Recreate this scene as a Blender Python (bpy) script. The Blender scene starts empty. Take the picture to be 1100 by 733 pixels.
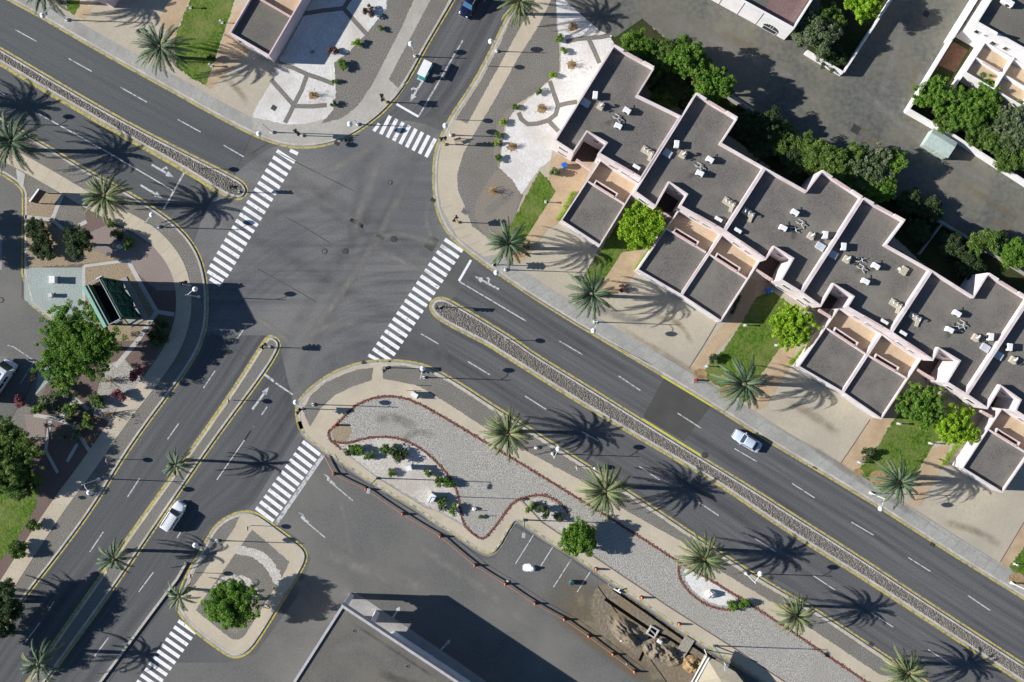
import bpy, bmesh, math, random
import numpy as np
from mathutils import Vector, Matrix
R = math.radians
F = 1070.0            # focal length of the survey camera, in photo pixels
H = F / 7.0           # flying height: 7 photo pixels per metre on the ground
CX, CY = 550.0, 366.5
SC = bpy.context.scene
COL = SC.collection
random.seed(4)
rng = np.random.default_rng(11)

def P(x, y, z=0.0):
    s = (H - z) / F
    return Vector(((x - CX) * s, (CY - y) * s, z))

# ------------------------------------------------------------------ materials
def nd(nt, t, **kw):
    n = nt.nodes.new(t)
    for k, v in kw.items(): setattr(n, k, v)
    return n

def mk(name, c1, c2=None, scale=1.0, c3=None, scale3=0.15, detail=6, rough=0.9, bump=0.0, obj=False, metal=0.0, lo=0.35, hi=0.65, rnd=0.0, spec=0.3, trans=0.0, stretch=None):
    m = bpy.data.materials.new(name); m.use_nodes = True
    nt = m.node_tree; b = nt.nodes['Principled BSDF']
    b.inputs['Roughness'].default_value = rough; b.inputs['Metallic'].default_value = metal
    b.inputs['Specular IOR Level'].default_value = spec
    if c2 is None:
        b.inputs['Base Color'].default_value = (*c1, 1); return m
    if obj:
        co = nd(nt, 'ShaderNodeTexCoord').outputs['Object']
    else:
        co = nd(nt, 'ShaderNodeNewGeometry').outputs['Position']
    if stretch:
        mp = nd(nt, 'ShaderNodeMapping'); mp.inputs['Rotation'].default_value = (0, 0, stretch[0]); mp.inputs['Scale'].default_value = (stretch[1], stretch[2], 1)
        nt.links.new(co, mp.inputs['Vector']); co2 = mp.outputs[0]
    else: co2 = co
    n = nd(nt, 'ShaderNodeTexNoise'); n.inputs['Scale'].default_value = scale; n.inputs['Detail'].default_value = detail
    nt.links.new(co, n.inputs['Vector'])
    r = nd(nt, 'ShaderNodeMapRange'); r.inputs[1].default_value = lo; r.inputs[2].default_value = hi
    nt.links.new(n.outputs['Fac'], r.inputs[0])
    mx = nd(nt, 'ShaderNodeMix', data_type='RGBA'); mx.inputs[6].default_value = (*c1, 1); mx.inputs[7].default_value = (*c2, 1)
    nt.links.new(r.outputs[0], mx.inputs[0]); out = mx.outputs[2]
    if c3 is not None:
        n3 = nd(nt, 'ShaderNodeTexNoise'); n3.inputs['Scale'].default_value = scale3; n3.inputs['Detail'].default_value = 5; n3.inputs['Roughness'].default_value = 0.6
        nt.links.new(co2, n3.inputs['Vector'])
        r3 = nd(nt, 'ShaderNodeMapRange'); r3.inputs[1].default_value = 0.42; r3.inputs[2].default_value = 0.72
        nt.links.new(n3.outputs['Fac'], r3.inputs[0])
        m3 = nd(nt, 'ShaderNodeMix', data_type='RGBA'); m3.inputs[7].default_value = (*c3, 1)
        nt.links.new(r3.outputs[0], m3.inputs[0]); nt.links.new(out, m3.inputs[6]); out = m3.outputs[2]
    if rnd:
        oi = nd(nt, 'ShaderNodeObjectInfo'); rr = nd(nt, 'ShaderNodeMapRange'); rr.inputs[3].default_value = 1 - rnd; rr.inputs[4].default_value = 1 + rnd
        nt.links.new(oi.outputs['Random'], rr.inputs[0])
        hs = nd(nt, 'ShaderNodeHueSaturation'); nt.links.new(rr.outputs[0], hs.inputs['Value']); nt.links.new(out, hs.inputs['Color']); out = hs.outputs[0]
    nt.links.new(out, b.inputs['Base Color'])
    if bump:
        bp = nd(nt, 'ShaderNodeBump'); bp.inputs['Strength'].default_value = bump; bp.inputs['Distance'].default_value = 0.1
        nt.links.new(n.outputs['Fac'], bp.inputs['Height']); nt.links.new(bp.outputs[0], b.inputs['Normal'])
    if trans:
        tr = nd(nt, 'ShaderNodeBsdfTranslucent'); nt.links.new(out, tr.inputs['Color'])
        ms = nd(nt, 'ShaderNodeMixShader'); ms.inputs[0].default_value = trans
        nt.links.new(b.outputs[0], ms.inputs[1]); nt.links.new(tr.outputs[0], ms.inputs[2])
        nt.links.new(ms.outputs[0], nt.nodes['Material Output'].inputs['Surface'])
    return m

def lane_mat(name, base, dark, light, lanes=2, seed=0.0):
    """asphalt ribbon: UV.x runs in metres along the road, UV.y 0..1 across it"""
    m = bpy.data.materials.new(name); m.use_nodes = True
    nt = m.node_tree; b = nt.nodes['Principled BSDF']; b.inputs['Roughness'].default_value = 0.85; b.inputs['Specular IOR Level'].default_value = 0.3
    uv = nd(nt, 'ShaderNodeUVMap'); 
    mp = nd(nt, 'ShaderNodeMapping'); mp.inputs['Scale'].default_value = (0.03, 9.0, 1); mp.inputs['Location'].default_value = (seed, seed, 0)
    nt.links.new(uv.outputs[0], mp.inputs[0])
    n1 = nd(nt, 'ShaderNodeTexNoise'); n1.inputs['Scale'].default_value = 1.0; n1.inputs['Detail'].default_value = 4
    nt.links.new(mp.outputs[0], n1.inputs['Vector'])
    r1 = nd(nt, 'ShaderNodeMapRange'); r1.inputs[1].default_value = 0.3; r1.inputs[2].default_value = 0.7; nt.links.new(n1.outputs['Fac'], r1.inputs[0])
    mx = nd(nt, 'ShaderNodeMix', data_type='RGBA'); mx.inputs[6].default_value = (*dark, 1); mx.inputs[7].default_value = (*light, 1); nt.links.new(r1.outputs[0], mx.inputs[0])
    g = nd(nt, 'ShaderNodeNewGeometry')
    n2 = nd(nt, 'ShaderNodeTexNoise'); n2.inputs['Scale'].default_value = 0.22; n2.inputs['Detail'].default_value = 8; n2.inputs['Roughness'].default_value = 0.65
    nt.links.new(g.outputs['Position'], n2.inputs['Vector'])
    r2 = nd(nt, 'ShaderNodeMapRange'); r2.inputs[1].default_value = 0.35; r2.inputs[2].default_value = 0.7; nt.links.new(n2.outputs['Fac'], r2.inputs[0])
    m2 = nd(nt, 'ShaderNodeMix', data_type='RGBA'); m2.inputs[7].default_value = (*base, 1); nt.links.new(mx.outputs[2], m2.inputs[6]); 
    ml = nd(nt, 'ShaderNodeMath', operation='MULTIPLY'); ml.inputs[1].default_value = 0.6; nt.links.new(r2.outputs[0], ml.inputs[0]); nt.links.new(ml.outputs[0], m2.inputs[0])
    n4 = nd(nt, 'ShaderNodeTexNoise'); n4.inputs['Scale'].default_value = 5.0; n4.inputs['Detail'].default_value = 6
    nt.links.new(g.outputs['Position'], n4.inputs['Vector'])
    r4 = nd(nt, 'ShaderNodeMapRange'); r4.inputs[1].default_value = 0.3; r4.inputs[2].default_value = 0.7; r4.inputs[3].default_value = 0.78; r4.inputs[4].default_value = 1.22; nt.links.new(n4.outputs['Fac'], r4.inputs[0])
    hs = nd(nt, 'ShaderNodeHueSaturation'); nt.links.new(r4.outputs[0], hs.inputs['Value']); nt.links.new(m2.outputs[2], hs.inputs['Color'])
    nt.links.new(hs.outputs[0], b.inputs['Base Color'])
    return m

def paint_mat(name, col, under, wear=0.42):
    m = mk(name, under, col, scale=2.2, detail=9, rough=0.7, lo=wear - 0.08, hi=wear + 0.05)
    return m

def fade_mat(name, col, strength):
    m = bpy.data.materials.new(name); m.use_nodes = True
    nt = m.node_tree; L = nt.links.new; b = nt.nodes['Principled BSDF']; b.inputs['Base Color'].default_value = (*col, 1); b.inputs['Roughness'].default_value = .85; b.inputs['Specular IOR Level'].default_value = .25
    uv = nd(nt, 'ShaderNodeUVMap'); sp = nd(nt, 'ShaderNodeSeparateXYZ'); L(uv.outputs[0], sp.inputs[0])
    def bell(o, k):
        a = nd(nt, 'ShaderNodeMath', operation='MULTIPLY_ADD'); L(o, a.inputs[0]); a.inputs[1].default_value = 2; a.inputs[2].default_value = -1
        c = nd(nt, 'ShaderNodeMath', operation='ABSOLUTE'); L(a.outputs[0], c.inputs[0])
        r = nd(nt, 'ShaderNodeMapRange', interpolation_type='SMOOTHSTEP'); r.inputs[1].default_value = 1; r.inputs[2].default_value = k; L(c.outputs[0], r.inputs[0]); return r.outputs[0]
    n = nd(nt, 'ShaderNodeTexNoise'); n.inputs['Scale'].default_value = .5; n.inputs['Detail'].default_value = 9; n.inputs['Roughness'].default_value = .7
    L(nd(nt, 'ShaderNodeNewGeometry').outputs['Position'], n.inputs['Vector'])
    r = nd(nt, 'ShaderNodeMapRange'); r.inputs[1].default_value = .3; r.inputs[2].default_value = .7; L(n.outputs['Fac'], r.inputs[0])
    x = nd(nt, 'ShaderNodeMath', operation='MULTIPLY'); L(bell(sp.outputs[0], .55), x.inputs[0]); L(bell(sp.outputs[1], .1), x.inputs[1])
    y = nd(nt, 'ShaderNodeMath', operation='MULTIPLY'); L(x.outputs[0], y.inputs[0]); L(r.outputs[0], y.inputs[1])
    z = nd(nt, 'ShaderNodeMath', operation='MULTIPLY'); L(y.outputs[0], z.inputs[0]); z.inputs[1].default_value = strength
    L(z.outputs[0], b.inputs['Alpha'])
    return m

def tone_mat(name, stops, rough=0.85):
    """per-stone / per-leaf colour from the mesh attribute 'tone'"""
    m = bpy.data.materials.new(name); m.use_nodes = True
    nt = m.node_tree; b = nt.nodes['Principled BSDF']; b.inputs['Roughness'].default_value = rough; b.inputs['Specular IOR Level'].default_value = 0.25
    a = nd(nt, 'ShaderNodeAttribute', attribute_name='tone')
    cr = nd(nt, 'ShaderNodeValToRGB'); el = cr.color_ramp.elements
    while len(el) < len(stops): el.new(0.5)
    for e, (p, c) in zip(el, stops): e.position = p; e.color = (*c, 1)
    nt.links.new(a.outputs['Fac'], cr.inputs[0]); nt.links.new(cr.outputs[0], b.inputs['Base Color'])
    return m, b, cr

def leaf_mat(name, stops, trans=0.36, rough=0.65):
    m, b, cr = tone_mat(name, stops, rough)
    nt = m.node_tree
    tr = nd(nt, 'ShaderNodeBsdfTranslucent'); nt.links.new(cr.outputs[0], tr.inputs['Color'])
    ms = nd(nt, 'ShaderNodeMixShader'); ms.inputs[0].default_value = trans
    nt.links.new(b.outputs[0], ms.inputs[1]); nt.links.new(tr.outputs[0], ms.inputs[2])
    nt.links.new(ms.outputs[0], nt.nodes['Material Output'].inputs['Surface'])
    return m

AS = (0.075, 0.076, 0.078)
M = {}
M['tyre'] = fade_mat('tyre_wear', (0.055, 0.055, 0.06), .2)
M['dust'] = fade_mat('dust_wear', (0.26, 0.247, 0.225), .85)
M['grime'] = fade_mat('grime', (0.12, 0.11, 0.085), .5)
M['stain'] = fade_mat('brown_stain', (0.22, 0.17, 0.1), .5)
M['softdirt'] = fade_mat('soft_dirt', (0.2, 0.165, 0.11), 1.6)
def junction_mat():
    m = bpy.data.materials.new('asphalt_junction'); m.use_nodes = True
    nt = m.node_tree; b = nt.nodes['Principled BSDF']; b.inputs['Roughness'].default_value = 0.85; b.inputs['Specular IOR Level'].default_value = 0.3
    pos = nd(nt, 'ShaderNodeNewGeometry').outputs['Position']; L = nt.links.new
    def noise(vec, sc, det=4, lo=.3, hi=.7, rough=.55):
        n = nd(nt, 'ShaderNodeTexNoise'); n.inputs['Scale'].default_value = sc; n.inputs['Detail'].default_value = det; n.inputs['Roughness'].default_value = rough; L(vec, n.inputs['Vector'])
        r = nd(nt, 'ShaderNodeMapRange'); r.inputs[1].default_value = lo; r.inputs[2].default_value = hi; L(n.outputs['Fac'], r.inputs[0]); return r.outputs[0]
    def streak(rot, sx, sy):
        mp = nd(nt, 'ShaderNodeMapping'); mp.inputs['Rotation'].default_value = (0, 0, rot); mp.inputs['Scale'].default_value = (sx, sy, 1); L(pos, mp.inputs['Vector']); return mp.outputs[0]
    def arc(c, f):
        d = nd(nt, 'ShaderNodeVectorMath', operation='DISTANCE'); L(pos, d.inputs[0]); d.inputs[1].default_value = tuple(c)
        mu = nd(nt, 'ShaderNodeMath', operation='MULTIPLY'); mu.inputs[1].default_value = f; L(d.outputs['Value'], mu.inputs[0])
        cb = nd(nt, 'ShaderNodeCombineXYZ'); L(mu.outputs[0], cb.inputs[0]); return cb.outputs[0]
    def mix(a, bcol, fac):
        x = nd(nt, 'ShaderNodeMix', data_type='RGBA'); 
        if isinstance(a, tuple): x.inputs[6].default_value = (*a, 1)
        else: L(a, x.inputs[6])
        x.inputs[7].default_value = (*bcol, 1); L(fac, x.inputs[0]); return x.outputs[2]
    def mul(a, c):
        x = nd(nt, 'ShaderNodeMath', operation='MULTIPLY'); L(a, x.inputs[0])
        if isinstance(c, float): x.inputs[1].default_value = c
        else: L(c, x.inputs[1])
        return x.outputs[0]
    col = mix((0.122, 0.122, 0.126), (0.172, 0.167, 0.158), noise(pos, .07, 6, .4, .62))
    col = mix(col, (0.062, 0.062, 0.068), mul(noise(streak(R(-57), .02, .8), 1, 4, .45, .68), mul(noise(pos, .05, 2, .4, .6), .55)))
    col = mix(col, (0.062, 0.062, 0.067), mul(noise(arc(P(440, 500), .8), 1, 4, .45, .65), mul(noise(pos, .045, 2, .48, .62), .5)))
    col = mix(col, (0.19, 0.182, 0.17), mul(noise(arc(P(270, 40), .8), 1, 4, .56, .7), mul(noise(pos, .06, 2, .45, .65), .45)))
    col = mix(col, (0.185, 0.178, 0.168), mul(noise(streak(R(-50), .03, .5), 1, 3, .56, .72), mul(noise(pos, .08, 3, .45, .65), .7)))
    g = nd(nt, 'ShaderNodeMapRange'); n = nd(nt, 'ShaderNodeTexNoise'); n.inputs['Scale'].default_value = 4; n.inputs['Detail'].default_value = 8; L(pos, n.inputs['Vector'])
    g.inputs[1].default_value = .3; g.inputs[2].default_value = .7; g.inputs[3].default_value = .82; g.inputs[4].default_value = 1.18; L(n.outputs['Fac'], g.inputs[0])
    hs = nd(nt, 'ShaderNodeHueSaturation'); L(g.outputs[0], hs.inputs['Value']); L(col, hs.inputs['Color']); L(hs.outputs[0], b.inputs['Base Color'])
    return m
M['ground'] = mk('asphalt_ground', (0.085, 0.085, 0.087), (0.108, 0.107, 0.106), 4.0, (0.13, 0.127, 0.12), 0.09)
M['cross'] = junction_mat()
M['lot'] = mk('asphalt_lot', (0.108, 0.107, 0.102), (0.142, 0.139, 0.131), 3.0, (0.18, 0.171, 0.152), 0.08)
M['alley'] = mk('asphalt_alley', (0.09, 0.092, 0.081), (0.142, 0.141, 0.124), 1.5, (0.19, 0.173, 0.132), 0.1)
M['laneA'] = lane_mat('asphalt_lanes', (0.098, 0.099, 0.102), (0.054, 0.055, 0.06), (0.14, 0.139, 0.137), seed=1)
M['laneB'] = lane_mat('asphalt_lanes_west', (0.083, 0.086, 0.089), (0.052, 0.055, 0.06), (0.112, 0.114, 0.115), seed=5)
M['laneC'] = lane_mat('asphalt_lanes_northwest', (0.085, 0.091, 0.093), (0.07, 0.076, 0.079), (0.105, 0.11, 0.11), seed=9)
M['patch'] = mk('asphalt_new', (0.058, 0.056, 0.053), (0.074, 0.071, 0.067), 5.0, (0.085, 0.082, 0.077), .2)
M['concrete'] = mk('concrete_drive', (0.405, 0.355, 0.265), (0.465, 0.41, 0.315), 3.0, (0.36, 0.325, 0.26), 0.12)
M['pave'] = mk('concrete_pavement', (0.37, 0.345, 0.3), (0.44, 0.415, 0.365), 3.0, (0.33, 0.31, 0.27), 0.25)
M['greypave'] = mk('concrete_grey', (0.31, 0.3, 0.275), (0.38, 0.37, 0.34), 3.0, (0.26, 0.25, 0.23), 0.22)
M['palepave'] = mk('concrete_pale', (0.43, 0.415, 0.38), (0.51, 0.49, 0.45), 3.0, (0.4, 0.38, 0.34), 0.3)
M['sandpath'] = mk('sand_path', (0.46, 0.395, 0.295), (0.52, 0.45, 0.345), 4.0, (0.41, 0.355, 0.27), 0.2)
M['tan'] = mk('tan_paving', (0.42, 0.305, 0.19), (0.48, 0.365, 0.24), 4.0, (0.36, 0.255, 0.155), 0.4)
M['kerb'] = mk('kerb_concrete', (0.42, 0.39, 0.34), (0.54, 0.5, 0.44), 3.0, (0.34, 0.31, 0.26), 0.5)
M['gutter'] = mk('gutter_concrete', (0.27, 0.255, 0.22), (0.36, 0.34, 0.29), 3.0, (0.22, 0.205, 0.175), 0.5)
M['gravel'] = mk('dark_gravel', (0.11, 0.102, 0.09), (0.27, 0.252, 0.222), 7.0, (0.165, 0.15, 0.125), 0.22, detail=8, bump=0.6, lo=0.38, hi=0.62)
M['brgravel'] = mk('brown_gravel', (0.14, 0.122, 0.1), (0.31, 0.275, 0.23), 7.0, (0.25, 0.21, 0.165), 0.25, detail=8, bump=0.6)
M['medgravel'] = mk('median_gravel', (0.11, 0.105, 0.095), (0.24, 0.23, 0.21), 7.0, (0.19, 0.17, 0.135), 0.3, detail=8, bump=0.6)
M['tangravel'] = mk('tan_gravel', (0.17, 0.13, 0.085), (0.42, 0.33, 0.22), 6.0, (0.3, 0.24, 0.16), 0.3, detail=8, bump=0.6)
M['mulch'] = mk('red_gravel', (0.1, 0.065, 0.055), (0.2, 0.145, 0.125), 7.0, (0.17, 0.12, 0.105), 0.25, detail=8, bump=0.6)
M['pink'] = mk('pink_gravel', (0.19, 0.15, 0.135), (0.33, 0.27, 0.245), 7.0, (0.24, 0.19, 0.17), 0.25, detail=8, bump=0.5)
M['bluegravel'] = mk('blue_grey_gravel', (0.24, 0.28, 0.26), (0.4, 0.45, 0.43), 6.0, (0.3, 0.34, 0.31), 0.3, detail=8, bump=0.5)
M['palegravel'] = mk('pale_gravel', (0.21, 0.197, 0.172), (0.46, 0.437, 0.395), 6.0, (0.31, 0.29, 0.25), 0.13, detail=9, bump=0.7, lo=0.38, hi=0.6)
M['white'] = mk('white_gravel', (0.56, 0.54, 0.51), (0.72, 0.7, 0.67), 4.0, (0.5, 0.46, 0.41), 0.18, detail=8, bump=0.4)
M['whitebed'] = mk('white_bed', (0.38, 0.35, 0.31), (0.62, 0.59, 0.54), 5.0, (0.42, 0.37, 0.31), 0.3, detail=8, bump=0.5)
M['grass'] = mk('grass', (0.04, 0.085, 0.012), (0.125, 0.2, 0.026), 3.2, (0.17, 0.19, 0.06), 0.28, detail=9, bump=0.8, spec=0.1)
M['darkgrass'] = mk('garden_grass', (0.02, 0.032, 0.01), (0.05, 0.07, 0.02), 4.5, (0.06, 0.05, 0.03), 0.35, detail=9, bump=0.8, spec=0.1)
M['dirt'] = mk('dirt', (0.15, 0.122, 0.088), (0.25, 0.21, 0.155), 2.5, (0.2, 0.15, 0.09), 0.25, detail=9, bump=0.6)
M['pond'] = fade_mat('dry_pond_mark', (0.3, 0.285, 0.255), .45)
M['damp'] = fade_mat('damp_mark', (0.06, 0.057, 0.055), .5)
M['bed'] = mk('red_bed', (0.2, 0.075, 0.05), (0.28, 0.12, 0.08), 4.0)
M['court'] = mk('court_shade', (0.06, 0.045, 0.04), (0.09, 0.07, 0.06), 3.0)  # dark brown paints the shade of the entrance courts into the floor
M['soil'] = mk('dry_soil', (0.24, 0.155, 0.07), (0.38, 0.26, 0.13), 3.0, detail=8, bump=0.5)
M['brick'] = mk('brick_edging', (0.13, 0.05, 0.035), (0.27, 0.125, 0.09), 6.0, (0.2, 0.1, 0.075), 0.6, detail=8, bump=0.6)
M['trench'] = mk('trench_shade', (0.003, 0.003, 0.003), (0.008, 0.007, 0.006), 4.0, spec=0.0, rough=1.0)  # near-black colour paints the deep shade inside the trenches and chamber pit
M['joint'] = mk('joint_fill', (0.27, 0.25, 0.21), (0.33, 0.31, 0.265), 3.0)
M['yellow'] = paint_mat('yellow_paint', (0.46, 0.38, 0.075), (0.22, 0.19, 0.11), 0.47)
M['newyellow'] = paint_mat('fresh_yellow_paint', (0.55, 0.52, 0.05), (0.36, 0.34, 0.09), 0.4)
M['paint'] = paint_mat('white_paint', (0.76, 0.76, 0.76), (0.36, 0.36, 0.36), 0.37)
M['oldpaint'] = paint_mat('worn_white_paint', (0.5, 0.5, 0.5), (0.22, 0.22, 0.22), 0.46)
M['wall'] = mk('render_wall', (0.64, 0.555, 0.545), (0.71, 0.63, 0.62), 1.2, (0.52, 0.44, 0.425), 0.45)
M['pinkwall'] = mk('pink_coping', (0.5, 0.36, 0.34), (0.58, 0.44, 0.41), 3.0)
M['villawall'] = mk('white_wall', (0.74, 0.71, 0.7), (0.8, 0.77, 0.76), 1.2, (0.68, 0.645, 0.62), 0.5)
M['lilacwall'] = mk('pink_wall', (0.62, 0.49, 0.5), (0.68, 0.56, 0.57), 1.2, (0.58, 0.45, 0.45), 0.5)
M['roof'] = mk('roof_gravel', (0.095, 0.087, 0.079), (0.185, 0.17, 0.153), 7.0, (0.2, 0.183, 0.156), 0.22, detail=9, bump=0.3)
M['roof2'] = mk('roof_membrane', (0.1, 0.094, 0.082), (0.15, 0.14, 0.125), 5.0, (0.17, 0.155, 0.125), 0.2, detail=9, bump=0.2)
M['terrace'] = mk('terrace_tile', (0.47, 0.36, 0.24), (0.54, 0.42, 0.29), 3.0, (0.42, 0.31, 0.2), 0.5)
M['grey'] = mk('grey_metal', (0.33, 0.33, 0.33), (0.4, 0.4, 0.4), 3.0, rough=0.55, obj=True)
M['lightgrey'] = mk('galvanised', (0.5, 0.5, 0.49), (0.58, 0.58, 0.57), 3.0, rough=0.5, obj=True)
M['acwhite'] = mk('ac_white', (0.72, 0.71, 0.69), (0.8, 0.79, 0.77), 2.0, rough=0.5, obj=True)
M['beige'] = mk('beige_block', (0.4, 0.36, 0.27), (0.52, 0.47, 0.37), 3.0, rough=0.9, obj=True)
M['panel'] = mk('skylight_panel', (0.42, 0.46, 0.5), (0.5, 0.54, 0.57), 2.0, rough=0.35, obj=True)
M['dark'] = mk('dark_metal', (0.03, 0.03, 0.032), (0.05, 0.05, 0.052), 3.0, rough=0.6, obj=True)
M['iron'] = mk('cast_iron', (0.035, 0.033, 0.03), (0.08, 0.075, 0.07), 5.0, rough=0.7)
M['cover'] = mk('cover_grey', (0.1, 0.1, 0.1), (0.16, 0.155, 0.15), 5.0, rough=0.8)
M['globe'] = mk('globe_white', (0.8, 0.8, 0.8), rough=0.25)
M['pole'] = mk('pole_white', (0.62, 0.62, 0.6), (0.7, 0.7, 0.68), 2.0, rough=0.5, obj=True)
M['polegreen'] = mk('pole_green', (0.05, 0.11, 0.09), (0.08, 0.15, 0.12), 2.0, rough=0.5, obj=True)
M['signal'] = mk('signal_black', (0.02, 0.02, 0.02), (0.035, 0.035, 0.035), 2.0, rough=0.5, obj=True)
M['ochre'] = mk('signal_ochre', (0.42, 0.31, 0.09), (0.5, 0.38, 0.13), 2.0, rough=0.5, obj=True)
M['glass'] = mk('dark_glass', (0.02, 0.028, 0.035), rough=0.08, spec=0.6)
M['screenglass'] = mk('windscreen_glass', (0.03, 0.045, 0.06), rough=0.1, spec=0.5)
M['blueglass'] = mk('blue_glass', (0.05, 0.13, 0.24), rough=0.08, spec=0.7)
M['carwhite'] = mk('car_white', (0.72, 0.73, 0.75), rough=0.25, spec=0.5)
M['carnavy'] = mk('car_navy', (0.008, 0.012, 0.035), rough=0.2, spec=0.6)
M['teal'] = mk('cart_teal', (0.05, 0.27, 0.26), rough=0.4)
M['rubber'] = mk('rubber', (0.015, 0.015, 0.015), rough=0.8)
M['chrome'] = mk('chrome', (0.7, 0.7, 0.7), rough=0.25, metal=0.8)
M['lens'] = mk('headlight', (0.75, 0.78, 0.8), rough=0.1, spec=0.6)
M['redlens'] = mk('tail_light', (0.4, 0.015, 0.015), rough=0.2, spec=0.6)
M['amber'] = mk('amber_lens', (0.5, 0.22, 0.01), rough=0.2)
M['greenlens'] = mk('green_lens', (0.01, 0.25, 0.1), rough=0.2)
M['orange'] = mk('orange_plastic', (0.55, 0.09, 0.03), (0.62, 0.13, 0.05), 4.0, rough=0.6, obj=True)
M['net'] = mk('orange_net', (0.36, 0.12, 0.07), (0.42, 0.2, 0.14), 5.0, rough=0.8)
M['red'] = mk('red_enamel', (0.3, 0.02, 0.025), (0.36, 0.03, 0.035), 4.0, rough=0.4, obj=True)
M['bin'] = mk('bin_blue', (0.02, 0.1, 0.42), (0.03, 0.13, 0.48), 4.0, rough=0.5, obj=True)
M['barrel'] = mk('barrel_teal', (0.03, 0.2, 0.22), (0.05, 0.25, 0.27), 4.0, rough=0.5, obj=True)
M['slot'] = mk('slot_black', (0.006, 0.006, 0.007))  # near-black sheet closing the slot between the billboard panels
M['carsilver'] = mk('car_silver', (0.5, 0.555, 0.65), rough=0.25, spec=0.5)
M['bbgreen'] = mk('frame_green', (0.015, 0.075, 0.05), (0.03, 0.11, 0.075), 3.0, rough=0.6, obj=True)
M['bbedge'] = mk('frame_pale_green', (0.2, 0.4, 0.32), (0.26, 0.46, 0.38), 3.0, rough=0.6, obj=True)
M['utility'] = mk('utility_green', (0.36, 0.43, 0.39), (0.43, 0.5, 0.46), 2.0, rough=0.6, obj=True)
M['sack'] = mk('white_sack', (0.62, 0.63, 0.64), (0.75, 0.76, 0.77), 3.0, rough=0.9, obj=True)
M['rock'] = mk('pale_rock', (0.55, 0.53, 0.5), (0.72, 0.7, 0.67), 3.0, rough=0.9, obj=True)
M['canvas'] = mk('tent_canvas', (0.5, 0.43, 0.3), (0.56, 0.49, 0.36), 2.0, rough=0.9, obj=True)
M['wood'] = mk('plank_wood', (0.26, 0.23, 0.18), (0.38, 0.34, 0.28), 4.0, rough=0.9, obj=True)
M['redwood'] = mk('red_wood', (0.28, 0.1, 0.07), (0.42, 0.2, 0.14), 5.0, rough=0.8, obj=True)
M['bark'] = mk('bark', (0.12, 0.09, 0.065), (0.2, 0.155, 0.115), 6.0, rough=0.95, obj=True, bump=0.5)
M['palmbark'] = mk('palm_bark', (0.13, 0.095, 0.065), (0.24, 0.18, 0.12), 5.0, rough=0.95, obj=True, bump=0.7)
M['twig'] = mk('dry_twig', (0.2, 0.15, 0.1), (0.32, 0.25, 0.17), 5.0, rough=0.95, obj=True)
M['palm'] = leaf_mat('palm_leaf', [(0, (0.035, 0.07, 0.035)), (0.45, (0.085, 0.14, 0.075)), (0.8, (0.18, 0.23, 0.14)), (1, (0.3, 0.27, 0.13))], 0.12)
M['palmlight'] = leaf_mat('palm_leaf_pale', [(0, (0.05, 0.085, 0.03)), (0.5, (0.13, 0.175, 0.07)), (1, (0.33, 0.31, 0.15))], 0.12)
M['leafbright'] = leaf_mat('leaf_bright', [(0, (0.1, 0.2, 0.006)), (0.45, (0.25, 0.43, 0.02)), (1, (0.42, 0.58, 0.06))])
M['leafgreen'] = leaf_mat('leaf_green', [(0, (0.05, 0.13, 0.012)), (0.5, (0.13, 0.26, 0.028)), (1, (0.27, 0.4, 0.08))])
M['leafmid'] = leaf_mat('leaf_mid', [(0, (0.04, 0.09, 0.014)), (0.5, (0.115, 0.2, 0.034)), (1, (0.25, 0.33, 0.09))])
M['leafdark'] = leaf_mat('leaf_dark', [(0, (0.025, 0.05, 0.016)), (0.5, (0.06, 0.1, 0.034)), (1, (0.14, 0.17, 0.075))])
M['leafgrey'] = leaf_mat('leaf_grey', [(0, (0.06, 0.11, 0.03)), (0.5, (0.15, 0.2, 0.085)), (1, (0.33, 0.34, 0.25))])
M['leafdry'] = leaf_mat('leaf_dry', [(0, (0.11, 0.075, 0.04)), (0.5, (0.2, 0.14, 0.075)), (1, (0.32, 0.235, 0.13))])
M['leafpurple'] = leaf_mat('leaf_purple', [(0, (0.06, 0.035, 0.035)), (0.5, (0.12, 0.07, 0.065)), (1, (0.2, 0.13, 0.11))])
M['leafpink'] = leaf_mat('leaf_pink', [(0, (0.16, 0.05, 0.06)), (0.5, (0.3, 0.09, 0.11)), (1, (0.4, 0.2, 0.2))])
M['agave'] = leaf_mat('leaf_agave', [(0, (0.05, 0.09, 0.05)), (0.5, (0.13, 0.19, 0.12)), (1, (0.28, 0.33, 0.24))])
M['brickstone'] = tone_mat('brick_rubble', [(0, (0.1, 0.04, 0.03)), (0.5, (0.22, 0.1, 0.075)), (1, (0.36, 0.22, 0.18))])[0]
M['stone'] = tone_mat('cobble_stone', [(0, (0.09, 0.078, 0.07)), (0.35, (0.17, 0.15, 0.13)), (0.7, (0.26, 0.232, 0.205)), (1, (0.4, 0.365, 0.325))])[0]

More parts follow.
